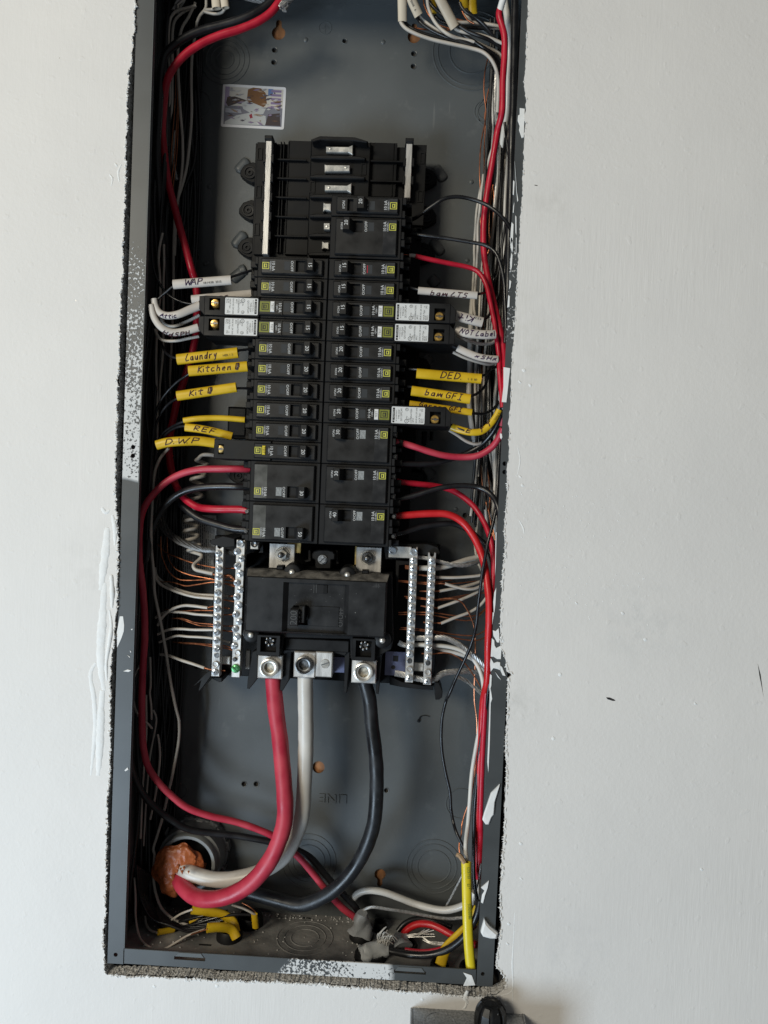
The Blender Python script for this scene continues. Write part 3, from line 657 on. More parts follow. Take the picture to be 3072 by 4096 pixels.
def make_breaker(label, poles, amp, typ, side, slot, tog='on', lens='d', lx=0, row=None):
    w = PW * poles - .3
    if side == 'R': loc, rot = (2.6, 0, 650.1 - PW * slot), 0
    else: loc, rot = (1.7, 0, 650.1 - PW * slot - w), math.pi
    root = empty('circuit_breaker', label, 'circuit breaker', loc, 'branch breakers in two columns'); root.rotation_euler = (0, rot, 0)
    ext = typ in ('afci', 'gfci')
    def L(key, fn, name, m, par=root, smooth=False):
        return link(name, cached(key, fn, name, m, smooth), par)
    def housing():
        mb = MB(); mb.box(0, 64.5, 3.4, 56, -w, 0, .5)
        if not ext:
            for p in range(poles):
                o = -p * PW
                mb.box(64.4, 68, 4.2, 30, o - 6.2, o - .2, .4); mb.box(64.4, 67.4, 4.2, 30, o - 18.2, o - 11.6, .4); mb.box(64.4, 66, 12, 40, o - 12, o - 6); mb.box(67.9, 73, 14, 44, o - 5, o - 1.2, .4); mb.box(67.2, 74, 16, 44, o - 17.8, o - 12, .4)
        return mb
    L(('h', poles, ext), housing, 'housing', black2)
    tz = -PW / 2 - .2
    t0, t1 = (12.0, 18.2) if tog == 'on' else (24.0, 30.6)
    s0, s1 = (20.6, 29.4) if tog == 'on' else (14.6, 20.2)
    def face():
        lo = -(w - 2.2)
        return MB().plate([4.6, s0, s1, 60.8 if not ext else 61.5], [lo, tz - 5.3, tz + 5.3, -2.0], {(1, 1)}, 0, 3.6, 1.0, 8.0)
    L(('f', poles, ext, tog), face, 'face_plate', black)
    def toggle():
        mb = MB(); b = 5.2
        a, c = (s0 + 1, t0) if tog == 'on' else (s1 - 1, t1)
        prof = [(t0 - .6, 0.4), (t0, -6.8), (t0 + .8, -7.6), (t1 - .5, -7.6), (t1, -6.6), (t1 + 3.6, 2.5)]
        n = len(prof)
        vs = [(x, y, tz - b) for x, y in prof] + [(x, y, tz + b) for x, y in prof]
        fs = [tuple(range(n))[::-1], tuple(range(n, 2 * n))] + [(i, (i + 1) % n, (i + 1) % n + n, i + n) for i in range(n)]
        return mb.add(vs, fs)
    tg = L(('t', tog, poles), toggle, 'toggle', black)
    tx = (t0 + t1) / 2
    L(('tr', amp, tog), lambda: put_text(MB(), str(amp), 3.5, (tx, -7.65, tz + .6), UPZ, OUTX), 'rating_print', ink_w, tg)
    wx0, wx1 = (34.9, 39.2) if typ != 'afci' else (33.6, 38.2)
    def lensf():
        mb = MB(); mb.plate([wx0 - .5, wx0, wx1, wx1 + .5], [tz - 3.9, tz - 3.4, tz + 3.4, tz + 3.9], {(1, 1)}, -.12, .02); mb.box(wx0, wx1, -.05, .02, tz - 3.4, tz + 3.4); return mb
    L(('w', typ == 'afci', lens), lensf, 'indicator_window', win_l if lens == 'l' else win_d)
    if lens == 'r': L(('wr',), lambda: MB().box(wx0, wx0 + .7, -.2, -.1, tz - 3.4, tz + 3.4), 'trip_flag', red_i)
    if not ext:
        if poles == 2 and side == 'L': L(('flw',), lambda: MB().box(48.2, 60.0, -.06, .03, -(w - 3.4), -3.0, .05), 'label_film', film_l)
        else: L(('fl', poles), lambda: MB().box(48.2, 60.0, -.06, .03, -(w - 3.4), -3.0, .05), 'label_film', film)
        L(('lg',), lambda: logo(56.6, tz + .3, 6.2), 'logo', ink_y)
        def pr():
            mb = MB(); put_text(mb, '10 kA', 2.9, (49.6, -.1, tz + .4), UPZ, OUTX, sx=.95); put_text(mb, '120/240V~', 1.6, (52.2, -.1, tz + .4), UPZ, OUTX, sx=.9)
            put_text(mb, 'O/OFF', 2.5, (32.6, -.04, tz + .2), UPZ, OUTX)
            if tog != 'on': put_text(mb, 'I/ON', 2.5, (11.5, -.04, tz + .2), UPZ, OUTX)
            return mb
        L(('p', tog), pr, 'print', ink_w)
        if tog == 'on': L(('pg', side), lambda: put_text(MB(), 'I/ON', 2.2, (9.4 if side == 'L' else 10.6, -.04, tz + .2), UPZ, OUTX), 'print', ink_w if side == 'R' else ink_g)
    else:
        def extb():
            mb = MB(); X0, X1 = 61.6, 117.0
            if typ == 'gfci': X0, X1 = 46.0, 98.5
            z1_, z0_ = (-.3, -w + .3)
            if typ == 'gfci':
                mb.plate([X0, X1 - 9, X1 - 4, X1], [z0_, z0_ + 4.5, z1_ - 4.0, z1_], {(1, 1)}, 1.0, 46, .4, 6)
            else:
                mb.plate([X0, 97.5, 107.5, 112], [z0_, z0_ + 2.2, z0_ + 13.2, z1_], {(1, 1)}, 1.0, 46, .4, 7)
                mb.prism([(111.9, z0_), (117, z0_ + .6), (117, z0_ + 12.2), (111.9, z1_)], 1.4, 46, .4)
            return mb
        L(('x', typ), extb, 'module', black2)
        sx, sz = (102.5, -w + 6.6) if typ == 'afci' else (93.0, -w + 9.2)
        sc = L(('xs', typ), lambda: MB().lathe([(.1, 1.4), (3.2, 1.7), (4.0, 2.6), (4.2, 6.9)], sx, sz, 18), 'terminal_screw', brass if typ == 'afci' else gold, root, True)
        L(('xt', typ), lambda: MB().box(sx - 3.2, sx + 3.2, 1.15, 1.8, sz - .55, sz + .55).box(sx - 1, sx + 1, 1.1, 1.8, sz - 1, sz + 1), 'screw_slot', darkmetal, sc)
        if typ == 'afci':
            L(('lp',), lambda: MB().prism([(63.2, -1.6), (62.6, -2.2), (62.6, -w + 2.2), (63.2, -w + 1.6), (92.2, -w + 1.6), (92.8, -w + 2.2), (92.8, -2.2), (92.2, -1.6)], .86, 1.06), 'type_label', white_lab)
            def lt():
                mb = MB(); zc = -w / 2; y = .84
                mb.box(63.6, 65.6, .83, .95, -w + 4.6, -2.6); mb.box(63.6, 65.4, .83, .95, -w + 2.3, -w + 4.1)
                for t, s_, x, z in (('by Schneider Electric', 1.05, 67.0, zc - .5), ('TYPE QOP', 1.6, 69.4, zc + .6), ('QO115PCAFI' if amp == 15 else 'QO120PCAFI', 1.75, 71.6, zc + .3), ('LISTED', 1.1, 76.6, zc - 2.4), ('C.B./', 1.6, 78.6, zc - 4.0), ('COMBINATION', 1.6, 80.5, zc - .4), ('AFCI', 1.6, 82.4, zc - 4.4), ('ISSUE NO. DP-3640', 1.45, 85.4, zc + .1), ('HACR Type', 1.5, 88.2, zc - 2.2), ('60 Hz', 1.5, 89.8, zc - 4.6), ('Al/Cu', 1.5, 91.3, zc - 4.6), ('51', 1.3, 88.6, zc + 5.4), ('[42]', 1.4, 90.2, zc + 5.0)):
                    put_text(mb, t, s_, (x, y, z), UPZ, OUTX, sx=.86)
                mb.lathe([(1.9, .95), (1.9, .83), (1.5, .83), (1.5, .95)], 76.4, -w + 3.9, 14, cap=False); put_text(mb, 'UL', 1.5, (76.4, y, -w + 3.9), UPZ, OUTX, sx=.7)
                mb.lathe([(1.5, .95), (1.5, .83), (1.2, .83), (1.2, .95)], 76.4, -3.9, 12, cap=False); put_text(mb, 'SA', 1.5, (76.2, y, -3.7), UPZ, OUTX, sx=.7)
                return mb
            L(('lt', amp), lt, 'label_print', ink_k)
            L(('ts',), lambda: put_text(MB(), 'SQUARE D', 1.3, (64.6, .81, -w / 2 + 1), UPZ, OUTX, extr=.02), 'label_print', ink_w)
            L(('og',), lambda: MB().box(51.4, 60.6, -.1, .02, tz - 4.6, tz + 4.6), 'logo_label', olive)
            o = L(('ol',), lambda: logo(55.8, tz, 6.4), 'logo', ink_k); o.location.y = -.1 * S
            bt = L(('tb',), lambda: MB().box(47.0, 50.8, -1.3, .02, tz - 4.8, tz + 4.8, .4), 'test_button', btn_w)
            L(('tt',), lambda: put_text(MB(), 'TEST', 2.1, (48.9, -1.33, tz), UPZ, OUTX, extr=.03), 'print', ink_g, bt)
            L(('gap',), lambda: MB().box(39.9, 40.5, -.9, .02, -w + 2.6, -2.2), 'face_step', black)
            def pr():
                mb = MB(); put_text(mb, '10 kA', 2.9, (42.2, -.06, tz + .4), UPZ, OUTX, sx=.95); put_text(mb, '120V~', 1.6, (45.0, -.06, tz + .6), UPZ, OUTX)
                put_text(mb, 'O/OFF', 2.5, (31.3, -.04, tz), UPZ, OUTX); return mb
            L(('pa',), pr, 'print', ink_w)
        else:
            L(('lg2',), lambda: logo(57.6, tz + .3, 6.2), 'logo', ink_y)
            bt = L(('tb2',), lambda: MB().box(50.6, 53.6, -1.2, .02, tz - 4.2, tz + 4.2, .4), 'test_button', btn_y)
            L(('tt2',), lambda: put_text(MB(), 'TEST', 2.1, (52.1, -1.23, tz), UPZ, OUTX, extr=.03), 'print', ink_k, bt)
            def pr():
                mb = MB(); put_text(mb, '10 kA', 2.9, (45.2, -.06, tz + .2), UPZ, OUTX, sx=.95); put_text(mb, '120V~', 1.6, (47.6, -.06, tz + .4), UPZ, OUTX); put_text(mb, 'O/OFF', 2.5, (32.6, -.04, tz), UPZ, OUTX); return mb
            L(('pgf',), pr, 'print', ink_w)
        L(('pg', 'x', side), lambda: put_text(MB(), 'I/ON', 2.2, (9.2 if side == 'L' else 10.6, -.04, tz + .2), UPZ, OUTX), 'print', ink_w if side == 'R' else ink_g)
    return root
B = make_breaker
B('single 15 amp breaker topmost of the left column, above the WAP sleeve', 1, 15, 's', 'L', 0)
B('second 15 amp breaker of the left column, just below its topmost breaker', 1, 15, 's', 'L', 1)
B('upper 15 amp breaker with a white type label on the left, beside the Attic sleeve', 1, 15, 'afci', 'L', 2)
B('lower 15 amp breaker with a white type label on the left, above the Laundry sleeve', 1, 15, 'afci', 'L', 3)
B('20 amp breaker in the left column fed by the yellow Laundry sleeve', 1, 20, 's', 'L', 4)
B('20 amp breaker in the left column beside the yellow Kitchen sleeve', 1, 20, 's', 'L', 5)
B('20 amp breaker in the left column beside the short yellow Kit sleeve', 1, 20, 's', 'L', 6)
B('20 amp breaker in the left column at the end of the thin curved yellow sleeve', 1, 20, 's', 'L', 7)
B('20 amp breaker in the left column beside the yellow REF sleeve', 1, 20, 's', 'L', 8)
B('20 amp breaker with yellow test button and yellow screw, left column', 1, 20, 'gfci', 'L', 9)
B('double pole 30 amp breaker low in the left column with a worn grey film', 2, 30, 's', 'L', 10, lens='l')
B('double pole 50 amp breaker at the bottom of the left column', 2, 50, 's', 'L', 12, lens='l')
B('20 amp breaker switched off, topmost and standing proud in the right column', 1, 20, 's', 'R', -3.06, tog='off')
B('double pole 20 amp breaker with scratched black face near the top of the right column', 2, 20, 's', 'R', -2.04)
B('15 amp breaker with a red line in its window, right column under the double 20', 1, 15, 's', 'R', 0, lens='r')
B('15 amp breaker in the right column beside the white bam LTS sleeve', 1, 15, 's', 'R', 1)
B('upper 15 amp breaker with white type label on the right, by upside down Kit sleeve', 1, 15, 'afci', 'R', 2)
B('lower 15 amp breaker with white type label on the right, beside NOT Labeled sleeve', 1, 15, 'afci', 'R', 3)
B('20 amp breaker in the right column, directly under the two white type labels', 1, 20, 's', 'R', 4)
B('20 amp breaker in the right column beside the yellow DED sleeve', 1, 20, 's', 'R', 5)
B('20 amp breaker in the right column beside the yellow bam GFI sleeve', 1, 20, 's', 'R', 6)
B('20 amp breaker with a white type label, just below the bam GFI sleeve', 1, 20, 'afci', 'R', 7)
B('upper of two double pole 30 amp breakers in the right column', 2, 30, 's', 'R', 8, lens='l')
B('lower of two double pole 30 amp breakers in the right column', 2, 30, 's', 'R', 10, lens='l')
B('double pole 40 amp breaker at the bottom of the right column', 2, 40, 's', 'R', 12, lens='l')
brk = [o for o in COL.objects if o.name.startswith('circuit_breaker')]
def lug_on(root, cr, x, y, r=1.7):
    q = at(cr, x, y, 9); mb = MB().lathe([(r, 8.2), (r * 1.15, 9), (r * 1.15, 16)], q.x, q.z, 12); mb.box(q.x - .5, q.x + 2.6, 10.5, 18, q.z - 2.6, q.z + 2.6, .3)
    o = mb.build('terminal_screw', darkmetal, None, True); o.parent = root; o.matrix_parent_inverse = (Matrix.Translation(root.location) @ root.rotation_euler.to_matrix().to_4x4()).inverted()
for cr, x, y, i in (('h', 672, 655, -1), ('h', 668, 820, -1), ('h', 668, 325, -2), ('h', 665, 490, -2), ('h', 680, 160, -3), ('i', 908, 405, 11), ('i', 900, 570, 11), ('f', 680, 1010, -3)): lug_on(brk[i], cr, x, y)

# ------------------------------------------------------------------ lower tray, terminal bars
TRAY = empty('terminal_tray', 'black plastic tray and dividers under the main breaker, holding the bars', 'terminal tray', at('l', 800, 600, 66))
a = at('j', 300, 160, 70); b = at('k', 1012, 1300, 70)
part(MB().box(a.x, b.x, 70, 88, b.z - 4, a.z + 4, .8), 'tray', blackdeep, TRAY)
for cr, pts, d0, d1 in (('j', [(250, 170), (390, 120), (520, 150), (520, 240), (400, 250), (310, 225), (260, 215)], 22, 70), ('k', [(590, 150), (960, 158), (1040, 185), (1058, 225), (1050, 250), (980, 248), (880, 250), (780, 275), (690, 285), (605, 285)], 32, 70), ('k', [(690, 290), (800, 300), (800, 330), (720, 335), (705, 600), (690, 600)], 34, 70), ('j', [(640, 330), (720, 300), (830, 300), (830, 210), (810, 200), (810, 290), (700, 320), (650, 360), (650, 480), (630, 480)], 34, 70),
    ('l', [(240, 905), (290, 880), (285, 1140), (215, 1232), (195, 1225), (200, 1150)], 26, 72), ('l', [(512, 905), (585, 895), (565, 1150), (508, 1250), (484, 1240)], 26, 72), ('l', [(1060, 890), (1106, 890), (1078, 1266), (1052, 1266)], 26, 72), ('l', [(1345, 925), (1392, 925), (1358, 1276), (1334, 1270)], 26, 72), ('l', [(515, 885), (690, 880), (700, 892), (560, 910), (520, 925)], 24, 40), ('l', [(920, 890), (1075, 880), (1085, 905), (1060, 935), (940, 905)], 24, 40),
    ('k', [(1010, 1300), (1050, 1310), (1080, 1380), (1075, 1430), (1050, 1450), (1020, 1450)], 30, 60), ('j', [(255, 1600), (270, 1660), (175, 1790), (130, 1840), (120, 1830), (150, 1720), (65, 1790), (70, 1775), (190, 1650)], 30, 66), ('j', [(380, 1690), (270, 1680), (270, 1700), (350, 1740), (380, 1735)], 40, 80), ('k', [(640, 1250), (740, 1300), (910, 1330), (1005, 1330), (1000, 1370), (910, 1365), (740, 1345), (640, 1325)], 52, 86), ('l', [(735, 0), (760, 0), (760, 100), (715, 110), (700, 95), (735, 85)], 34, 70), ('l', [(975, 0), (1000, 0), (1000, 90), (1010, 120), (985, 130), (978, 100)], 34, 70)):
    part(MB().prism(poly(cr, pts, d0), d0, d1, .5), 'divider', black2, TRAY)
def tbar(label, cr, xt, yt, xb, yb, wpx, screws, sc, d=24):
    root = empty('terminal_bar', label, 'terminal bar', at(cr, (xt + xb) / 2, (yt + yb) / 2, d + 8), 'screw terminal bars beside the main breaker')
    A, Bt = at(cr, xt, yt, d), at(cr, xb, yb, d); hw = pxmm(wpx / CROP[cr][2], d) / 2
    def xz(z): t = (z - A.z) / (Bt.z - A.z); return A.x + (Bt.x - A.x) * t
    mb = MB(); mb.prism([(A.x - hw, A.z), (A.x - hw * .6, A.z), (A.x - hw * .5, A.z - 3), (A.x, A.z - 4.2), (A.x + hw * .5, A.z - 3), (A.x + hw * .6, A.z), (A.x + hw, A.z), (Bt.x + hw, Bt.z), (Bt.x - hw, Bt.z)], d, d + 9, .35)
    part(mb, 'bar', alu, root)
    rnd = random.Random(len(screws) + int(xt))
    for k, (x, y, t) in enumerate(screws):
        q = at(cr, x, y, d - 1.5); r = 3.25
        if t == 'h':
            part(MB().lathe([(2.7, d - .06), (2.3, d - .25), (2.0, d - .2), (1.9, d - .05), (.01, d - .04)], q.x, q.z, 14, cap=False), 'screw_hole', darkmetal, root, True); continue
        m, r = {'s': (zinc, 3.25), 'f': (zinc, 3.5), 'l': (alu, 3.2), 'g': (green_s, 4.3), 'm': (darkmetal, 2.2), 'b': (zinc, 3.6)}[t]
        hgt = 2.0 if t != 'f' else 1.2
        mb = MB(); mb.lathe([(r * .98, d - hgt * .55), (r, d - hgt * .4), (r, d + .05)], q.x, q.z, 16)
        ang = rnd.uniform(0, math.pi) if t == 's' else 2.3; g = .14
        if t in ('l', 'b'):
            mb.lathe([(r * .5, d - hgt * .58), (r * .6, d - hgt * .95), (r * .85, d - hgt), (r, d - hgt * .5)], q.x, q.z, 14, cap=False)
        else:
            for s in (0, math.pi):               # two half domes with a slot between
                n = 7; prof = [(r * .97, hgt * .5), (r * .86, hgt * .85), (r * .5, hgt * 1.08)]
                vs = []
                for (rr, hh) in prof:
                    for i in range(n + 1):
                        al = ang + s + g + (math.pi - 2 * g) * i / n; vs.append((q.x + rr * math.cos(al), d - hh, q.z + rr * math.sin(al)))
                fs = [(w_ * (n + 1) + i, w_ * (n + 1) + i + 1, (w_ + 1) * (n + 1) + i + 1, (w_ + 1) * (n + 1) + i)[::-1] for w_ in range(2) for i in range(n)] + [tuple(range(2 * (n + 1), 3 * (n + 1)))[::-1]]
                fs.append((0, n + 1, 2 * (n + 1), 3 * (n + 1) - 1, 2 * (n + 1) - 1, n)); mb.add(vs, fs)
            if t == 's':                          # square recess across the slot
                for dx, dz in ((.55, 1.5), (1.5, .55)):
                    ca, sa = math.cos(ang + .7), math.sin(ang + .7)
                    vs = [(q.x + ca * a_ - sa * b_, d - hgt * 1.16, q.z + sa * a_ + ca * b_) for a_, b_ in ((-dx, -dz), (dx, -dz), (dx, dz), (-dx, dz))]
                    vs += [(x_, d - hgt * .9, z_) for x_, _, z_ in vs]
                    mb.add(vs, [(0, 1, 2, 3)] + [(i + 4, (i + 1) % 4 + 4, (i + 1) % 4, i) for i in range(4)])
        part(mb, 'screw', m, root, t in 'lb', {'g': 'green grounding screw', 'f': 'flat slotted screw'}.get(t))
    return root
S1 = [(338, 313), (343, 392), (341, 485), (341, 572), (333, 658), (331, 750), (327, 838), (326, 928), (322, 1018), (320, 1105), (318, 1190), (314, 1277), (314, 1370)]
tbar('silver screw bar leftmost of the four, outside the main breaker', 'j', 357, 215, 307, 1675, 90, [(x, y, 's') for x, y in S1] + [(317, 1445, 'h'), (308, 1545, 'l'), (300, 1630, 's')], 1)
S2 = [(585, 205, 'b'), (548, 290, 's'), (597, 370, 's'), (548, 452, 's'), (580, 537, 'f'), (545, 640, 's'), (585, 715, 's'), (542, 795, 's'), (565, 888, 'f'), (533, 988, 's'), (570, 1070, 's'), (525, 1150, 's'), (545, 1237, 'f'), (514, 1340, 's'), (550, 1420, 'l'), (521, 1488, 'm'), (530, 1590, 'g')]
tbar('silver screw bar with a green screw at its foot, left beside the main breaker', 'j', 590, 165, 530, 1685, 94, S2, 1)
S3 = [(841, 222, 'b')] + [(x, y, 's') for x, y in ((839, 295), (836, 358), (834, 421), (831, 489), (829, 549), (826, 617), (824, 683), (822, 748), (819, 810), (817, 878), (812, 938), (811, 1010), (808, 1073))] + [(805, 1130, 'h'), (804, 1200, 'l'), (802, 1272, 's')]
tbar('silver screw bar next to the right side of the main breaker', 'k', 841, 185, 800, 1306, 66, S3, 1)
S4 = [(x, y, 's') for x, y in ((992, 300), (988, 367), (987, 432), (984, 497), (982, 566), (978, 632), (976, 697), (972, 762), (970, 827), (968, 890), (966, 965), (965, 1028), (963, 1096))] + [(957, 1147, 'h'), (955, 1223, 'l'), (953, 1295, 's')]
tbar('silver screw bar rightmost of the four, nearest the white wires', 'k', 993, 230, 951, 1326, 65, S4, 1)
STR = tag(cbox('k', 632, 178, 812, 272, 27, 30, .3).build('bonding_strap', tin), 'stamped metal strap bridging to the top of the bar right of the main breaker', 'strap')
q = at('k', 665, 212, 26); sr = MB().lathe([(1.6, 26.2), (2.9, 25.0), (3.6, 25.4), (3.8, 27.1)], q.x, q.z, 16).build('strap_screw', zinc, STR, True)
tag(cbox('k', 600, 1050, 772, 1250, 46, 48, .3).build('mounting_plate', blue_zinc), 'blue tinted zinc plate with a square hole, behind the right screw bars', 'metal plate')
pl = bpy.data.objects['mounting_plate']
cbox('k', 668, 1085, 712, 1132, 45.8, 46.1, 0).build('square_hole_shade', dark_gap, pl); q = at('k', 670, 1180, 46); MB().lathe([(2.1, 45.8), (2.1, 46.2)], q.x, q.z, 14).build('round_hole_shade', dark_gap, pl)  # dark patches on the plate, painted shade in place of cut holes
for cr, r in (('k', (838, 1145, 922, 1215)), ('j', (372, 1455, 470, 1545))):
    tag(cbox(cr, *r, 34, 37, .8).build('bar_link', tin), {'k': 'short bent metal link joining the two right screw bars', 'j': 'short bent metal link joining the two left screw bars'}[cr], 'metal link')
tag(cbox('j', 640, 1385, 692, 1595, 40, 44, .6).build('plate_tab', tin), 'narrow bright metal tab left of the red cable lug', 'metal tab')
tb = tag(cbox('j', 695, 188, 782, 268, 26, 36, .5).build('wire_lug', tin), 'small square metal lug under the bottom left breaker', 'wire lug')
q = at('j', 735, 212, 25); MB().lathe([(1.5, 25.6), (2.7, 24.8), (3.2, 25.3), (3.3, 26.1)], q.x, q.z, 14).build('lug_screw', darkmetal, tb, True)

# ------------------------------------------------------------------ main breaker
MAIN = empty('main_breaker', 'wide dusty black 200 amp main breaker with a stubby toggle, between the screw bars', 'main breaker', at('l', 800, 480, 20))
part(MB().prism(poly('l', [(195, 178), (440, 180), (460, 165), (1180, 205), (1480, 222), (1490, 800), (1470, 880), (1380, 930), (1340, 960), (1110, 960), (1105, 790), (520, 775), (500, 920), (285, 920), (270, 790), (170, 760)], 16), 16, 68, .8), 'case', black2, MAIN)
x0, x1, z0, z1 = rect('l', 178, 250, 1428, 752, 1)
ra = rect('l', 508, 296, 1092, 735, 1)
part(MB().plate([x0, ra[0], ra[1], x1], [z0, ra[2], ra[3], z1], {(1, 1)}, 1, 16.2, 1.6), 'cover', black, MAIN)
dl = MB(); dl.add([(x0 + .5, 1.2, z1 - .6), (x1 - .5, 1.2, z1 - .6), (x1 + 1.0, 10, z1 + 4.6), (x0 - .6, 10, z1 + 4.6)], [(0, 1, 2, 3)]); dl.add([(x0 - .6, 10, z1 + 4.6), (x1 + 1, 10, z1 + 4.6), (x1 + 1, 17, z1 + 5.2), (x0 - .6, 17, z1 + 5.2)], [(0, 1, 2, 3)])
part(dl, 'dusty_ledge', mat('dusty_black_plastic', (.05, .048, .045), .8, var=.5, vscale=140, tint=(.19, .18, .165), bump=.0002, bscale=500), MAIN)
pz = MB(); fz = 5.2
pz.add([(ra[0], 1, ra[2]), (ra[0], 1, ra[3]), (ra[0] + 4.6, fz, ra[3]), (ra[0] + 4.6, fz, ra[2])], [(0, 1, 2, 3)]); pz.add([(ra[1], 1, ra[2]), (ra[1], 1, ra[3]), (ra[1] - 4.4, fz, ra[3]), (ra[1] - 4.4, fz, ra[2])], [(3, 2, 1, 0)])
sl = rect('l', 600, 492, 735, 664, fz)
pz.plate([ra[0] + 4.6, sl[0], sl[1], ra[1] - 4.4], [ra[2], sl[2], sl[3], ra[3]], {(1, 1)}, fz, fz + 8, 0, fz + 9)
part(pz, 'switch_panel', black, MAIN)
part(cbox('l', 738, 500, 1008, 676, fz - .7, fz + .1, .3), 'slide_plate', black, MAIN)
nt_ = MB()
for r in ((785, 305, 790, 380), (806, 305, 811, 380)):
    a, b, c0, c1 = rect('l', *r, fz); nt_.box(a, b, fz - .25, fz + .05, c0, c1)
part(nt_, 'index_mark', ink_g, MAIN); part(cbox('l', 812, 308, 905, 385, fz - .4, fz + .1, .2), 'slide_cover', black2, MAIN); part(cbox('l', 872, 312, 905, 384, fz - .8, fz - .3, .1), 'slide_catch', blackdeep, MAIN)
for x, y in ((725, 415), (955, 425)):
    q = at('l', x, y, fz); part(MB().lathe([(1.7, fz - .12), (1.6, fz + .4), (.02, fz + .4)], q.x, q.z, 14, cap=False), 'pin_hole', ink_k, MAIN)
tg = rect('l', 572, 525, 648, 672, -9)
tm = MB(); tm.box(tg[0], tg[1], -9, 8, tg[2], tg[3], .8); tm.box(tg[1] - .5, tg[1] + 5, -4, 9, tg[2] + 2, tg[3] + 2.5, .6)
for k in range(3): tm.box(tg[1] - .2, tg[1] + 1.2, -7, 4, tg[2] + 3 + k * 4, tg[2] + 5 + k * 4, .2)
TGL = part(tm, 'toggle', black, MAIN)
part(put_text(MB(), '200', 6.6, ((tg[0] + tg[1]) / 2, -9.1, (tg[2] + tg[3]) / 2), UPZ, OUTX, extr=.25), 'rating_mark', ink_g, TGL)
q = at('l', 1026, 596, fz); part(put_text(MB(), 'O/OFF', 4.6, (q.x, fz - .1, q.z), UPZ, OUTX, extr=.15), 'off_mark', ink_g, MAIN)
q = at('l', 1340, 315, 1); part(MB().box(q.x - 3.5, q.x - .6, .9, 1.05, q.z - 1.4, q.z - 1.0).box(q.x - 2.8, q.x + 3, .9, 1.05, q.z + .2, q.z + .5).box(q.x - .4, q.x + .1, .9, 1.05, q.z - 1.8, q.z + 1.8).box(q.x + .6, q.x + 3.6, .9, 1.05, q.z - .9, q.z - .5).box(q.x + 1.6, q.x + 2.1, .9, 1.05, q.z - 2, q.z + 1.6), 'scratch_mark', ink_g, MAIN)
for x, y in ((592, 198), (1082, 222), (228, 752), (1392, 800)):
    q = at('l', x, y, 8); bs = part(MB().lathe([(5.4, 8.6), (7.4, 9.6), (8.2, 12), (8.4, 30)], q.x, q.z, 20), 'rivet_boss', black2, MAIN, True)
    part(MB().lathe([(.3, 5.9), (2.0, 6.4), (2.8, 7.4), (3.0, 8.8)], q.x, q.z, 14), 'rivet', tin, bs, True)
for x, y in ((485, 155), (1240, 195)): part(cbox('l', x - 30, y - 15, x + 30, y + 22, 12, 24, .8), 'cover_clip', black2, MAIN)
for r in ((325, 760, 465, 890), (1160, 790, 1300, 935)):
    a, b, c0, c1 = rect('l', *r, 15); part(MB().plate([a - 3.5, a, b, b + 3.5], [c0 - 3.5, c0, c1, c1 + 2], {(1, 1)}, 8.5, 17, .5), 'lug_window', black2, MAIN)
    cx, cz = (a + b) / 2 + .5, (c0 + c1) / 2 + 2
    st_ = MB()
    for k in range(6):
        al = k * math.pi / 3 + .3; st_.lathe([(.3, 12.6), (1.2, 13), (1.5, 16)], cx + 3.6 * math.cos(al), cz + 3.6 * math.sin(al), 8)
    st_.lathe([(2.0, 13.2), (2.6, 12.8), (3.2, 13.4), (3.3, 16.1)], cx, cz, 14, cap=False); st_.lathe([(.1, 14.5), (2.0, 14.6)], cx, cz, 12, cap=False)
    part(st_, 'star_fastener', darkmetal, MAIN, True)
part(cbox('l', 530, 790, 1098, 896, 22, 40, .8), 'lower_panel', black2, MAIN)
# lugs for the big cables
def lug(label, rc, circ, r, kind, par=None):
    root = empty('cable_lug', label, 'cable lug', at('l', (rc[0] + rc[2]) / 2, (rc[1] + rc[3]) / 2, 24), 'large cable lugs below the main breaker')
    part(cbox('l', *rc, 20, 46, .9), 'lug_body', alu, root)
    for (cx, cy, rr, kd) in circ:
        q = at('l', cx, cy, 19); rm = pxmm(rr / 2.212, 19)
        if kd == 'slot':
            part(MB().lathe([(rm * .92, 19.4), (rm, 19.7), (rm, 20.2)], q.x, q.z, 20), 'set_screw', tin, root, True)
            ca, sa = math.cos(.35), math.sin(.35); w = rm * .86
            vs = [(q.x + ca * a - sa * b, 19.32, q.z + sa * a + ca * b) for a, b in ((-w, -.5), (w, -.5), (w, .5), (-w, .5))]
            part(MB().add(vs, [(0, 1, 2, 3)]), 'screw_slot', darkmetal, root)
        else:
            part(MB().lathe([(rm * .70, 20.1), (rm * .72, 15.4), (rm * .86, 14.4), (rm * .98, 14.8), (rm, 20.3)], q.x, q.z, 26, cap=False), 'screw_collar', tin if kd != 'dark' else darkmetal, root, True)
            part(MB().lathe([(rm * .71, 16.0), (rm * .56, 16.3), (rm * .55, 16.6)], q.x, q.z, 26, cap=False), 'socket_rim', tin if kd != 'dark' else darkmetal, root, True)
            part(MB().lathe([(rm * .60, 16.2), (rm * .52, 19.7), (.05, 19.9)], q.x, q.z, 6, cap=False, rot=.3), 'hex_socket', socket_m if kd == 'gold' else darkmetal, root)
lug('square aluminium lug gripping the red service cable', (288, 932, 505, 1140), [(396, 1036, 84, 'gold')], 84, 'hex')
lug('square aluminium lug gripping the white service cable', (608, 903, 798, 1130), [(700, 1012, 80, 'dark')], 80, 'hex')
lug('narrow aluminium block with a slotted screw, right of the white cable lug', (802, 903, 950, 1126), [(884, 1008, 42, 'slot')], 42, 'slot')
lug('square aluminium lug gripping the black service cable', (1120, 973, 1338, 1180), [(1226, 1075, 86, 'gold')], 86, 'hex')
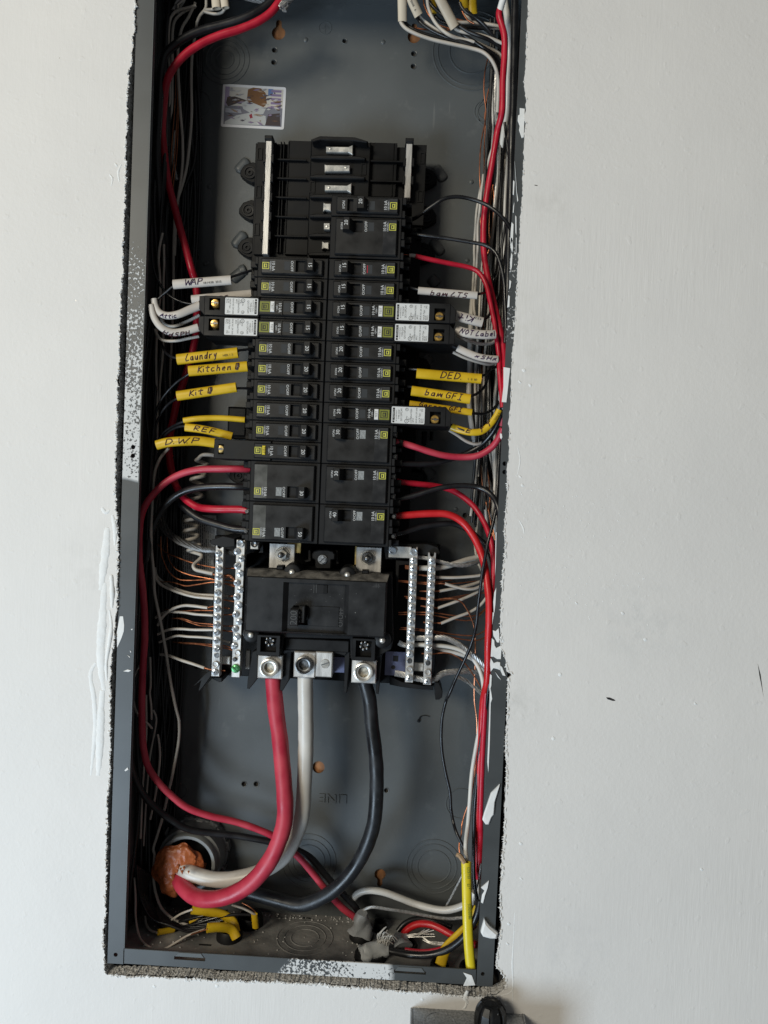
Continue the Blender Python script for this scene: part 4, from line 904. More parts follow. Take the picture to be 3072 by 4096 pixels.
tag(cbox('l', 955, 945, 1060, 1086, 40, 43, .4).build('neutral_plate', blue_zinc), 'bluish metal plate between the slotted block and the black cable lug', 'metal plate')
for lab, cr, rc, bx, by, br, off in (('left bolted bus plate above the main breaker', 'j', (905, 208, 1183, 480), 1045, 325, 84, 0), ('right bolted bus plate above the main breaker', 'k', (362, 185, 570, 390), 456, 270, 62, 0)):
    root = empty('bus_plate', lab, 'bus plate', at(cr, bx, by, 30), 'bolted bus plates')
    part(cbox(cr, *rc, 30, 33, .4), 'plate', alu, root)
    part(cbox(cr, rc[0] - 12, rc[1] - 8, rc[0] + (150 if cr == 'k' else 240), rc[1] + 150, 33.2, 36, .4) if cr == 'k' else cbox(cr, 1100, 195, 1255, 310, 33.2, 36, .4), 'backing_plate', gold, root)
    q = at(cr, bx, by, 29); rm = pxmm(br / CROP[cr][2], 29)
    part(MB().lathe([(rm * .66, 29.2), (rm * .96, 29.0), (rm, 29.6), (rm, 30.1)], q.x, q.z, 24, cap=False), 'washer', tin, root, True)
    part(MB().lathe([(rm * .74, 24.6), (rm * .8, 25.2), (rm * .8, 29.3)], q.x, q.z, 6, rot=.4), 'nut', darkmetal if cr == 'k' else tin, root)
    part(MB().lathe([(rm * .1, 19.2), (rm * .3, 19.6), (rm * .38, 20.4), (rm * .38, 25)], q.x, q.z, 12), 'stud', darkmetal, root, True)
tbm = tag(MB().prism(poly('l', [(785, 12), (830, -2), (905, -2), (955, 12), (975, 40), (970, 85), (940, 90), (938, 160), (925, 168), (810, 168), (795, 155), (795, 90), (770, 75), (768, 40)], 26), 26, 60, 1.0).build('centre_bracket', black2), 'black plastic bracket with a bright hex screw between the two bus plates', 'bracket')
q = at('l', 862, 85, 25); hs = MB().lathe([(3.6, 23.4), (4.0, 24), (4.1, 26.1)], q.x, q.z, 6, rot=.5); hs.lathe([(4.4, 25.4), (4.6, 26.05)], q.x, q.z, 20); hso = hs.build('hex_screw', zinc, tbm)
vs = [(q.x + math.cos(.75) * a - math.sin(.75) * b, 23.3, q.z + math.sin(.75) * a + math.cos(.75) * b) for a, b in ((-3.4, -.45), (3.4, -.45), (3.4, .45), (-3.4, .45))]
MB().add(vs, [(0, 1, 2, 3)]).build('screw_slot', darkmetal, hso)
# ------------------------------------------------------------------ wires
from mathutils import noise as mnoise
def hash_s(t): return sum((i + 1) * ord(c) for i, c in enumerate(t))
def wire(name, label, m, wpx, spec, group=None, cat='wire', d=50, seg=10, ends=None, taper=None):
    pts0 = [s for s in spec if not isinstance(s, str)]; ds = [s[2] for s in pts0 if len(s) > 2] or [d]
    r = pxmm(wpx, sum(ds) / len(ds)) / 2
    P = catmull(path(spec, r, ds[0]))
    sd = Vector((len(P) * 1.7, r * 31.0, (hash_s(label) % 97) * .61)); rs = []
    for i, p in enumerate(P):                # hand bent wire: slight waver and uneven thickness
        k = min(1, i / 4, (len(P) - 1 - i) / 4); q = p * .019 + sd
        P[i] = p + Vector((mnoise.noise(q), mnoise.noise(q + Vector((9, 3, 1))) * .5, mnoise.noise(q + Vector((4, 8, 2))))) * (.9 * k)
        rs.append(r * (1 + .05 * mnoise.noise(p * .11 + sd)))
    mb = MB().tube(P, rs, seg)
    o = mb.build(name, m, None, True); tag(o, label, cat, group)
    if ends:                                 # bare copper past the insulation
        for sp in ends:
            q = catmull(path(sp, 1, ds[0])); MB().tube(q, r * .52, 7).build('bare_end', copper, o, True)
    return o
def strands(name, label, m, wpx, spec, n=6, turns=.05, cat='ground wire', d=40, group=None, loose=None):
    """bare twisted conductor: n helical strands in one mesh"""
    pts0 = [s for s in spec if not isinstance(s, str)]; ds = [s[2] for s in pts0 if len(s) > 2] or [d]
    R0 = pxmm(wpx, sum(ds) / len(ds)) / 2; P = catmull(path(spec, R0, ds[0])); N = len(P)
    mb = MB(); u = (P[1] - P[0]).orthogonal().normalized(); fr_ = []
    for i in range(N):
        t = (P[min(i + 1, N - 1)] - P[max(0, i - 1)]).normalized(); u = (u - t * u.dot(t)).normalized(); fr_.append((u.copy(), t.cross(u)))
    L = 0; Ls = [0]
    for i in range(1, N): L += (P[i] - P[i - 1]).length; Ls.append(L)
    rr = R0 * .42
    for k in range(n):
        Q = []
        for i in range(N):
            sp = 1.0 if not loose else loose[0] + (loose[1] - loose[0]) * Ls[i] / L
            a = 2 * math.pi * k / n + Ls[i] * turns * (2 if sp > 1.4 else 6); Q.append(P[i] + fr_[i][0] * (R0 - rr) * sp * math.cos(a) + fr_[i][1] * (R0 - rr) * sp * math.sin(a))
        mb.tube(Q, rr, 5)
    return tag(mb.build(name, m, None, True), label, cat, group)
# handwriting strokes on a unit letter box
GL = {'W': '0,1 .2,0 .45,.75 .65,0 .95,1', 'A': '0,0 .35,1 .7,0|.12,.4 .6,.42', 'P': '.1,0 .1,1 .6,.9 .6,.55 .1,.45', 't': '.3,1 .28,.1 .5,0|0,.65 .6,.7', 'i': '.2,.6 .2,0|.2,.85 .22,.95', 'c': '.5,.55 .2,.6 .05,.3 .2,.02 .55,.1',
      'L': '.35,1 .08,.3 .12,0 .6,.1', 'a': '.5,.55 .15,.5 .1,.1 .4,.05 .5,.5 .55,0', 'u': '.05,.6 .1,.1 .35,.05 .5,.6 .5,0', 'n': '.08,0 .1,.6 .2,.45 .4,.6 .5,0', 'd': '.5,.5 .15,.5 .1,.08 .4,.05 .55,1 .5,0', 'r': '.1,0 .12,.6 .2,.45 .5,.6', 'y': '.05,.6 .25,.15 .5,.65|.5,.65 .3,-.1 .1,-.25',
      'K': '.15,1 .1,0|.6,.95 .15,.45 .65,0', 'h': '.1,1 .1,0|.1,.4 .35,.6 .5,.4 .5,0', 'e': '.08,.3 .5,.35 .4,.6 .12,.5 .1,.1 .5,.05', 'R': '.1,0 .1,1 .55,.85 .5,.55 .1,.48 .6,0', 'E': '.55,1 .1,.95 .1,0 .6,.05|.1,.5 .5,.52', 'F': '.55,1 .1,.95 .1,0|.1,.5 .5,.52', 'D': '.1,0 .1,1 .5,.9 .7,.5 .5,.1 .05,0', '.': '.1,0 .16,.08',
      'b': '.1,1 .1,0 .5,.1 .5,.5 .1,.5', 'm': '.05,0 .08,.6 .25,.1 .4,.6 .55,.1 .65,.6 .7,0', 'G': '.6,.85 .2,1 .05,.5 .2,.05 .6,.1 .6,.45 .35,.45', 'I': '.1,1 .5,1|.3,1 .3,0|.05,0 .55,0', 'S': '.55,.9 .2,1 .1,.65 .5,.45 .5,.1 .05,.05', 'N': '.05,0 .1,1 .55,0 .6,1', 'O': '.3,1 .05,.5 .3,0 .6,.5 .3,1', 'T': '0,1 .65,.98|.33,1 .3,0', 'l': '.15,1 .12,0 .3,.05', 'g': '.5,.55 .15,.5 .12,.15 .45,.1 .5,.55 .45,-.3 .1,-.25',
      '1': '.1,.85 .25,1 .22,0', 'q': '.1,.0 .1,1 .5,.95 .6,.5 .45,.05 .1,.1|.35,1.1 .3,-.1|.5,1.05 .45,-.1', 'H': '.05,0 .1,1|.6,1 .55,0|.08,.5 .6,.5', 'x': '0,0 .5,.6|.05,.6 .5,0', 'p': '.1,.6 .1,-.3|.1,.5 .5,.55 .45,.1 .1,.1', 'C': '.6,.85 .2,1 .05,.5 .2,.05 .6,.1'}
def sleeve(label, spec, hpx, m, d=12, word=None, pos=(.2, .8), hgt=.62, ink=None, flip=False, small=None, flat=.62, taper=None, off=0.0, spos=.75, group='handwritten cable jacket tags'):
    """cut length of flattened cable jacket slipped over a wire: open tube, with marker writing on its front"""
    pts0 = [s for s in spec if not isinstance(s, str)]; ds = [s[2] for s in pts0 if len(s) > 2] or [d]
    r = pxmm(hpx / CROP[spec[0]][2], sum(ds) / len(ds)); P = catmull(path(spec, 1, d)); n = len(P)
    if n < 12:
        P = [P[0].lerp(P[-1], i / 14) for i in range(15)]; n = 15
    rs = [r * (1 if not taper else taper[0] + (taper[1] - taper[0]) * i / (n - 1)) for i in range(n)]
    V = Vector((0, -1, 0))
    o = MB().tube(P, rs, 18, flat=flat, lat=(0, -1, 0), hollow=min(.9, r * .22)).build('cable_sleeve', m, None, True)
    tag(o, label, 'cable tag', group)
    Ls = [0]
    for i in range(1, n): Ls.append(Ls[-1] + (P[i] - P[i - 1]).length)
    T = Ls[-1]
    def surf(s, t):
        """s along (mm), t across (-1..1): point on the front skin"""
        s = max(0, min(T - 1e-3, s)); i = max(k for k in range(n) if Ls[k] <= s); i = min(i, n - 2)
        f = (s - Ls[i]) / max(1e-6, Ls[i + 1] - Ls[i]); p = P[i].lerp(P[i + 1], f); tg_ = (P[i + 1] - P[i]).normalized()
        up = V.cross(tg_).normalized() * -1; up = up if (up.z > 0) != flip else -up; nn = tg_.cross(up); nn = nn if nn.y < 0 else -nn
        rr = rs[i]; return p + up * (rr * t) + nn * (rr * flat * math.sqrt(max(0.02, 1 - t * t)) + .12), tg_
    rev = (P[-1].x < P[0].x) != flip
    if word:
        mb = MB(); a, b = pos; wtot = sum(.42 if ch in '. 1il' else 1 for ch in word); x = a * T; adv = (b - a) * T / wtot
        rw = random.Random(word)
        for ch in word:
            w = adv * (.42 if ch in '. 1il' else 1)
            if ch in GL:
                for stk in GL[ch].split('|'):
                    q = [tuple(map(float, e.split(','))) for e in stk.split()]
                    dense = []
                    for (u0, v0), (u1, v1) in zip(q[:-1], q[1:]): dense += [(u0 + (u1 - u0) * k / 4, v0 + (v1 - v0) * k / 4) for k in range(4)]
                    dense.append(q[-1]); pts = []
                    for (u, v) in dense:
                        s = x + (u + v * .22) * w * 1.2; s = (T - s) if rev else s
                        pts.append(surf(s, (v - .45) * 2 * hgt * .8 + off)[0])
                    mb.tube(pts, .46, 5)
            x += w
        mb.build('handwriting', ink or marker, o, True)
    if small:
        s0 = T * spos; p0, tg_ = surf(T - s0 if rev else s0, -.38); p1, _ = surf(T - s0 - 1 if rev else s0 + 1, -.38); xd = (p1 - p0).normalized(); pu, _ = surf(T - s0 if rev else s0, .1)
        upv = (pu - p0); upv = (upv - xd * upv.dot(xd)).normalized()
        if xd.cross(upv).y > 0: upv = -upv
        put_text(MB(), small, min(2.1, r * .62), p0 + xd.cross(upv) * .25, xd, upv, extr=.02).build('jacket_print', ink_g if m is not yjack else mat_yp, o)
    return o
mat_yp = mat('jacket_ink', (.16, .11, .02), .6)

strand_d = mat('dull_strand', (.17, .165, .16), .45, .6, var=.3, vscale=400)
# ---- left side, heavy feeders
wire('feeder_wire', 'red feeder wire swooping from the top centre down the left to the 50 amp breaker', red_i, 30, ['A', (1640, -70, 30), (1560, 30), (1490, 120), (1350, 225), (1130, 322), (880, 400), (680, 495), (520, 610), (405, 740, 30), (340, 860), (305, 1000, 34), (293, 1130, 38), 'B', (488, 250, 42), (512, 500, 50), (560, 850, 55), (640, 1200, 55), (720, 1500, 52), (810, 1800, 48), (890, 2100, 46), 'C', (935, 250, 50), (955, 420, 52), (955, 600, 55), (950, 800, 58), (930, 1000, 60), (890, 1200, 60), (830, 1400, 60), (770, 1600, 60), (700, 1800, 60), (645, 2050, 60), 'D', (605, 450, 60), (588, 700, 60), (610, 900, 58), (655, 1090, 52), (730, 1240, 46), (830, 1345, 40), (960, 1425, 36), (1150, 1450, 30), (1500, 1453, 26), (1640, 1462, 24)], 'heavy red and black feeders', seg=14)
wire('feeder_wire', 'black feeder wire lying along the red one at the top left', blk_i, 31, ['A', (1560, -70, 34), (1490, 10), (1400, 85), (1200, 190), (950, 270), (720, 330), (540, 410), (410, 500), (310, 600), (270, 750, 32), (250, 950), (235, 1250), 'B', (420, 500, 34), (440, 1000, 44), (470, 1400, 52), (520, 1900, 58), 'C', (560, 600, 66), (540, 1000, 68), (520, 1400, 68), (540, 1900, 66), 'D', (555, 700, 66), (580, 1000, 62), (640, 1230, 56), (720, 1350, 50), (850, 1475, 44), (1000, 1575, 40), (1250, 1655, 34), (1450, 1705, 30), (1630, 1725, 26)], 'heavy red and black feeders', seg=14)
wire('feeder_wire', 'red feeder wire from the left 30 amp breaker curving down to the box floor', red_m, 28, ['D', (1650, 915, 22), (1500, 912, 18), (1300, 918, 18), (1000, 925, 22), (800, 960, 26), (650, 1020, 28), (500, 1120, 28), (380, 1240, 26), (280, 1370, 22), (210, 1540, 16), (185, 1750, 12), (185, 2150, 12), 'E', (350, 100, 12), (390, 450, 14), (420, 800, 20), (425, 1200, 22), (405, 1600, 22), (385, 2150, 22), 'F', (482, 300, 24), (485, 550, 26), (505, 800, 28), (570, 1050, 32), (700, 1250, 36), (880, 1430, 40), (1100, 1590, 44), (1400, 1700, 48), 'm', (800, 292, 50), (1050, 362, 52), (1250, 430, 54), (1360, 480, 55), (1480, 575, 56), 'n', (0, 578, 56), (100, 700, 58), (200, 830, 60), (300, 935, 62), (390, 1005, 64), (430, 1060, 70)], 'heavy red and black feeders', seg=14)
wire('feeder_wire', 'black feeder wire from the left 30 amp breaker, sweeping down behind the red one', blk_i, 28, ['D', (1650, 1155, 22), (1500, 1152, 20), (1300, 1150, 22), (1000, 1165, 26), (800, 1210, 30), (650, 1290, 34), (530, 1400, 36), (440, 1540, 36), (370, 1700, 34), (310, 1880, 30), (280, 2100, 28), 'E', (390, 150, 30), (350, 600, 32), (310, 1200, 30), (285, 1700, 26), 'F', (350, 300, 30), (330, 700, 26), (345, 950, 26), (400, 1180, 32), (540, 1440, 40), (720, 1640, 46), (900, 1775, 50), (1100, 1880, 54), (1400, 1925, 58), 'm', (800, 440, 60), (1050, 470, 62), (1250, 505, 64), (1350, 530, 65), 'n', (60, 570, 66), (200, 720, 67), (300, 830, 68), (390, 930, 68), (425, 1010, 72)], 'heavy red and black feeders', seg=14)
# ---- service cables
wire('service_cable', 'thick red service cable bending from its lug into the orange putty', red_m, 66, ['j', (950, 1640, 33), (955, 1730, 33), 'o', (1232, 480, 32), (1250, 700, 30), (1287, 1000, 24), (1318, 1300, 16), (1325, 1600, 10), 'm', (1440, 100, 10), (1440, 280, 8), (1415, 470, 8), (1340, 655, 8), (1210, 815, 10), (1060, 915, 14), (900, 965, 20), (760, 955, 30), (665, 890, 42), (610, 800, 56), (600, 740, 66)], 'thick service cables', 'service cable', seg=22)
wire('service_cable', 'thick white service cable bending behind the red one into the orange putty', wht_m, 62, ['l', (712, 1100, 33), (712, 1180, 33), 'o', (1500, 480, 33), (1497, 700, 34), (1500, 1000, 34), (1490, 1300, 32), (1465, 1600, 30), 'm', (1610, 60, 32), (1588, 250, 34), (1535, 460, 36), (1440, 630, 38), (1290, 735, 40), (1090, 800, 42), (900, 815, 44), (760, 785, 48), (650, 735, 54), (590, 690, 64)], 'thick service cables', 'service cable', seg=22)
wire('service_cable', 'thick dusty black service cable sweeping from the right lug down to the left', blk_m, 57, ['k', (428, 1240, 33), (440, 1330, 33), 'p', (-55, 700, 33), (-30, 950, 30), (0, 1200, 26), (14, 1450, 24), (6, 1750, 24), 'n', (508, 370, 26), (450, 530, 28), (350, 690, 32), (230, 810, 36), (100, 880, 42), (0, 905, 46), 'm', (1540, 985, 48), (1400, 975, 54), (1250, 935, 60), (1050, 880, 66), (850, 820, 72), (700, 780, 78)], 'thick service cables', 'service cable', seg=22)
MB().tube(catmull(path(['l', (415, 1125, 33), (425, 1168, 33)], 1)), pxmm(56, 33) / 2, 16).build('service_cable_collar', blk_i, bpy.data.objects['service_cable'], True)
# conduit with putty
q = at('m', 680, 690, 60)
CON = empty('conduit_bushing', 'grey plastic conduit end stuffed with orange putty at the lower left', 'conduit', q)
part(MB().lathe([(25.5, 66), (25.5, 59), (26.5, 58), (29, 58), (30, 59.5), (30.2, 66), (32.6, 67), (33.5, 80), (34, 95)], q.x, q.z, 44, cap=False), 'bushing', gray_pvc, CON, True)
part(MB().lathe([(25.4, 60), (25.2, 92)], q.x, q.z, 40, cap=False), 'bushing_bore', gray_pvc, CON, True)
ln = MB()
for k in range(8):
    al = k * math.pi / 4 + .2; c_, s_ = math.cos(al), math.sin(al)
    ln.prism([(q.x + 32 * math.cos(al - .16), q.z + 32 * math.sin(al - .16)), (q.x + 37.5 * math.cos(al - .12), q.z + 37.5 * math.sin(al - .12)), (q.x + 37.5 * math.cos(al + .12), q.z + 37.5 * math.sin(al + .12)), (q.x + 32 * math.cos(al + .16), q.z + 32 * math.sin(al + .16))], 84, 94, .6)
ln.lathe([(33.6, 85), (35.4, 85.2), (35.5, 94.6)], q.x, q.z, 40, cap=False)
part(ln, 'locknut', galv, CON)
part(MB().prism(poly('F', [(1000, 1800), (1100, 1785), (1190, 1790), (1215, 1765), (1280, 1785), (1330, 1830), (1390, 1860), (1350, 1880), (1280, 1840), (1150, 1822), (1040, 1820)], 82), 82, 86, .6), 'locknut_tab', tin, CON)
bm = bmesh.new(); bmesh.ops.create_icosphere(bm, subdivisions=5, radius=1.0)
for v in bm.verts:
    c = v.co; k = 1 + .26 * mnoise.noise(c * 1.9 + Vector((3, 1, 7))) + .05 * mnoise.noise(c * 3.6) + .008 * mnoise.noise(c * 11)
    ar = math.atan2(c.z, c.x); v.co = Vector((c.x * k * 25.5, c.y * k * 9.5, c.z * k * 25.5 - 4.0 * max(0, -c.x) * max(0, -c.z)))
    if c.x > .15 and c.z < .1: v.co.y += 12 * min(1, (c.x - .15) * 2)
    if c.y < 0: v.co.y += 3.4 * max(0, mnoise.noise(Vector((c.x * 2.4, 0, c.z * 2.4)) + Vector((5, 2, 1))))
pme = bpy.data.meshes.new('putty')
for v in bm.verts: v.co = (v.co + Vector((q.x - 8.5, 57.0, q.z - 5.0))) * S
bm.to_mesh(pme); bm.free(); pme.materials.append(putty); pme.polygons.foreach_set('use_smooth', [True] * len(pme.polygons))
po = bpy.data.objects.new('putty', pme); COL.objects.link(po); local(po, CON)
sm = MB()
for k, (x, y, r) in enumerate([(640, 745, 1.7), (628, 725, 1.3), (690, 748, 1.2), (655, 715, 1.6), (610, 700, 2.2), (600, 740, 1.8)]):
    p = at('m', x, y, 31 + (8 if x < 620 else 0)); b_ = MB(); b_.tube(catmull([p, p + Vector((.4, 0, -r)), p + Vector((.2, .3, -2.2 * r))]), [r * .6, r * .9, r * .8, r * .7, r * .4, r * .3][:6] + [r * .3] * 30, 7); sm.add(b_.v, b_.f)
part(sm, 'putty_smear', putty, CON, True)
# ---- left bundle: white and copper wires behind the feeders
GW = 'white wires in the left bundle'
wl = lambda lab, w, sp, g=GW, d=55: wire('neutral_wire', lab, wht_i, w, sp, g, 'wire', d)
wl('white wire bowing rightmost in the upper left bundle', 11, ['A', (760, -40, 50), (750, 90), (690, 170), (660, 240), (645, 330, 58), (625, 460, 62), (610, 580, 64), (600, 800), (597, 1000), (600, 1244), 'B', (888, 60, 66), (870, 300), (820, 700), (760, 950), (695, 1160), (660, 1350, 70), (650, 1700, 74), 'C', (640, 400, 76), (600, 1500, 76), 'D', (560, 900, 76)])
wl('white wire second from the right in the upper left bundle', 11, ['A', (640, 30, 52), (545, 210), (500, 280), (470, 370), (445, 550, 62), (445, 760), (460, 1000), (480, 1244), 'B', (745, 60, 66), (768, 350), (765, 700), (745, 900), (712, 1120), (690, 1300, 72), (660, 1900, 76)])
wl('white wire looping from the top jacket into the far left bundle', 11, ['A', (650, 60, 50), (550, 85), (430, 120), (370, 190), (350, 280), (345, 370), (350, 600, 58), (362, 900), (340, 1240), 'B', (555, 60, 60), (530, 300), (530, 560), (552, 760, 66), (560, 1100, 70)])
wl('white wire just inside the far left looping one at the top', 11, ['A', (640, 75, 54), (550, 110), (470, 160), (410, 230), (390, 330), (385, 450), (385, 820, 60), (375, 1240), 'B', (598, 60, 62), (580, 400), (566, 720), (575, 950, 70)])
wl('short white loop under the frayed cream jackets, upper', 11, ['A', (735, 105, 50), (790, 106), (840, 100), (880, 78, 46)]); wl('short white loop under the frayed cream jackets, lower', 11, ['A', (730, 125, 50), (790, 145), (860, 155), (930, 140), (970, 95, 44)])
GC = 'bare copper wires in the left bundle'
for k, sp in enumerate([['A', (430, 720, 64), (405, 1244), 'B', (645, 60, 66), (625, 400), (600, 800), (590, 1100, 72)], ['A', (445, 900, 66), 'B', (690, 60, 66), (652, 600), (612, 920), (600, 1200, 74)], ['A', (455, 1000, 68), 'B', (706, 60, 68), (690, 500), (632, 1000), (610, 1300, 76)]]):
    wire('ground_wire', 'bare copper wire standing among the white wires of the upper left bundle', copper, 4.5, sp, GC, 'wire')
strands('ground_strand', 'twisted bare strand in the upper left bundle', strand_m, 13, ['B', (655, 240, 70), (640, 420), (630, 600), (660, 760), (690, 900)], 5, .06)
wl('white wire bowing out of the dark left bundle beside the upper flange', 10, ['B', (500, 1600, 36), (460, 1800), (450, 2000), 'C', (460, 100, 40), (470, 300), (465, 480), (430, 700, 44), (420, 1000, 46), (415, 1300), (425, 1700), (430, 2100), 'D', (430, 350, 50), (420, 700)])
wl('dim white wire deeper in the left bundle beside the white sleeves', 10, ['B', (515, 1750, 48), (520, 2000), 'C', (510, 250, 50), (515, 600), (505, 1200, 54), (470, 1600), (455, 1900)])
wl('white wire falling from the D.W.P sleeve down the left side', 12, ['D', (580, 640, 30), (475, 760, 34), (405, 900, 36), (375, 1050, 36), (362, 1210, 36), (350, 1500, 34), (345, 1900, 30), 'E', (520, 50, 40), (545, 300, 44), (560, 550, 46), (600, 750, 46), (650, 1000, 46), (700, 1300, 48), (760, 1700, 50), (855, 2120, 54), 'F', (950, 190, 56), (990, 450, 56), (982, 700, 56), (930, 980, 56), (880, 1220, 58), (840, 1400, 60), (790, 1610, 62), (740, 1800, 64), (680, 2000, 64), (640, 2150, 64), 'm', (425, 620, 64), (415, 780, 62), (440, 940, 60), (490, 1050, 58), (600, 1135, 56), (720, 1180, 54), (830, 1203, 52)])
wl('white wire bulging against the left flange then crossing behind the red feeder', 9, ['E', (360, 1530, 28), (300, 1650, 24), (265, 1850, 20), (285, 2050, 22), 'F', (368, 100, 24), (375, 190, 24), (430, 350, 30), (500, 430, 40), (560, 470, 44), (622, 540, 52)])
wl('dim white wire low in the left bundle, right of the red feeder', 9, ['E', (500, 1420, 50), (510, 1800), 'F', (600, 60, 52), (620, 250), (615, 420, 56)]); wl('short lit white bow in the lower left bundle', 9, ['F', (700, 620, 56), (718, 720), (735, 900), (712, 1150), (680, 1350), (640, 1550, 60), (600, 1750, 62)])
wl('dim white wire near the black feeder at the lower left', 9, ['F', (545, 100, 46), (550, 500, 48), (525, 1000), (505, 1300), (490, 1500), (482, 1700), (470, 2000, 52)]); wl('dim white wire behind the black feeder at the lower left', 8, ['F', (640, 300, 60), (680, 400), (600, 900), (560, 1300, 62), (530, 1800), (510, 2100)])
# fill of black wires on the left
rnd = random.Random(77)
for k in range(30):
    x = rnd.uniform(-177, -146); d_ = rnd.uniform(26, 90) if x < -169 else rnd.uniform(82, 91); top = rnd.choice([935, 935, 900, 700]); bot = rnd.choice([-8, 10, 20, 40, 300]) if top > 800 else -5
    P = []; z = top; x2 = x
    while z > bot:
        x2 += rnd.uniform(-7, 7) + (x - x2) * .3; dd = d_ + rnd.uniform(-7, 7)
        xx = max(-177.5, min(-144 if dd > 76 else -168, x2)); P.append(Vector((xx, max(24, min(91, dd)), z))); z -= rnd.uniform(55, 100)
    P.append(Vector((max(-177, x2), d_, bot)))
    tag(MB().tube(catmull(P), 1.55, 8).build('hot_wire', blk_i, None, True), 'black wire running down in the dark bundle along the left wall of the box', 'wire', 'black wires in the left bundle')
wire('hot_wire', 'black wire along the right edge of the upper left bundle', blk_i, 12, ['A', (640, 1000, 80), 'B', (938, 60, 80), (945, 350), (912, 700), (832, 900), (782, 1050), (762, 1300), (700, 1700, 84)], None, 'wire')
wire('hot_wire', 'black wire curving from the flange to the hidden white sleeve on the left', blk_i, 10, ['B', (350, 1500, 20), 'C', (365, -40, 20), (400, 150, 22), (470, 300, 22), (560, 420, 24), (700, 510, 24), (850, 548, 22), (960, 545, 20)], None, 'wire')
# top left cream jackets
for lab, sp, h in (('cream cable jacket with a ragged end at the top left, left one', ['A', (860, -90, 44), (868, -20), (875, 95)], 50), ('cream cable jacket with a ragged end at the top left, right one', ['A', (950, -90, 40), (958, -20), (972, 88)], 44)):
    sleeve(lab, sp, h, cream, 44, group='cut ends of cream cable jacket')
strands('ground_strand', 'loose bare strands at the top left corner above the white loops', strand_m, 26, ['A', (520, -40, 52), (460, 40), (415, 130)], 5, .02, loose=(1.0, 1.5)); strands('ground_strand', 'frayed bare strands at the end of the red feeder connector', strand_m, 30, ['A', (1720, -60, 20), (1640, 30), (1600, 95)], 7, .05, loose=(1.0, 1.6)); strands('ground_strand', 'flattened bare strands behind the top black feeder', strand_m, 22, ['A', (1180, -30, 70), (1280, -5), (1420, 20)], 5, .03)
# ---- left sleeves
SL = sleeve
SL('white sleeve marked WAP in purple, leftmost of the left side tags', ['C', (640, 292, 6), (1410, 232, 8)], 63, wjack, 6, 'WAP', (.2, .52), .8, small='18:14:50  3515', spos=.68)
SL('white sleeve tucked above the upper white labelled breaker on the left', ['C', (885, 492, 14), (1680, 418, 16)], 58, wjack, 14, 'LAUNDE', (.12, .62), .6, marker_r, off=-.5)
SL('curved white sleeve marked Attic', ['C', (385, 480, 8), (400, 570, 8), (450, 660, 8), (550, 705, 8), (700, 690, 8), (850, 630, 10), (1000, 570, 12)], 56, wjack, 8, 'Attic', (.30, .58), .6, off=-.35, taper=(.75, 1.05))
SL('curved white sleeve below the Attic one with faint black writing', ['C', (340, 560, 6), (385, 730, 6), (480, 860, 6), (620, 925, 8), (780, 915, 10), (975, 862, 12)], 50, wjack, 6, 'HdSPH', (.45, .85), .6, marker_r, off=-.75, taper=(.8, 1.1))
SL('yellow sleeve marked Laundry', ['C', (692, 1288, 6), (1498, 1196, 8)], 72, yjack, 6, 'Laundry', (.14, .68), .8, marker_r, small='HER 1 2', spos=.84)
SL('yellow sleeve marked Kitchen with a circled mark', ['C', (845, 1442, 4), (1625, 1378, 8)], 70, yjack, 4, 'Kitchen q', (.15, .88), .7, marker_r)
SL('short yellow sleeve marked Kit with a circled mark', ['C', (690, 1772, 6), (1478, 1655, 8)], 66, yjack, 6, 'Kit q', (.2, .62), .7, marker_r)
SL('thin curved yellow sleeve seen edge on, above the REF sleeve', ['D', (778, 272, 10), (950, 248, 10), (1250, 238, 12), (1592, 262, 14)], 38, yjack, 10, flat=.9)
SL('yellow sleeve marked REF', ['D', (800, 362, 10), (1000, 385, 10), (1200, 425, 12), (1422, 482, 14)], 54, yjack, 10, 'REF', (.18, .66), .75, marker_r)
SL('yellow sleeve marked D.W.P lowest of the left tags', ['D', (418, 600, 8), (560, 563, 8), (800, 545, 8), (1000, 546, 10), (1190, 572, 12)], 64, yjack, 8, 'D.W.P', (.15, .75), .7, marker_r)
wb = lambda lab, w, sp, d=20: wire('hot_wire', lab, blk_i, w, sp, 'black wires through the jacket tags', 'wire', d)
wb('black wire looping from the WAP sleeve down the left flange', 10, ['C', (700, 300, 6), (640, 325, 6), (560, 390, 8), (450, 480, 10), (380, 580, 10), (340, 720, 10), (310, 900, 12), (280, 1200, 12), (250, 1420, 14), (235, 1900, 14)])
wb('black wire leaving the right end of the WAP sleeve to the second left breaker', 10, ['C', (1330, 225, 8), (1410, 195, 10), (1540, 155, 14), (1680, 105, 18)])
wb('black wire through the Laundry sleeve', 10, ['C', (480, 1060, 30), (520, 1150, 24), (580, 1225, 14), (690, 1265, 8), (1000, 1240, 7), (1450, 1180, 8), (1660, 1150, 14)])
wb('black wire through the Kitchen sleeve', 10, ['C', (1560, 1390, 6), (900, 1440, 4), (840, 1490, 5), (700, 1580, 12), (560, 1720, 20), (470, 1850, 24), (410, 2000, 26), 'D', (385, 330, 26), (345, 700, 26), (330, 1100, 28), (300, 1600, 28), (270, 2100, 28)])
wb('black wire through the short Kit sleeve', 10, ['C', (1660, 1672, 16), (1480, 1672, 9), (900, 1750, 7), (690, 1810, 8), (560, 1900, 18), (470, 2020, 24), 'D', (410, 350, 28), (370, 700, 30), (350, 1100, 32), (320, 1700, 30)])
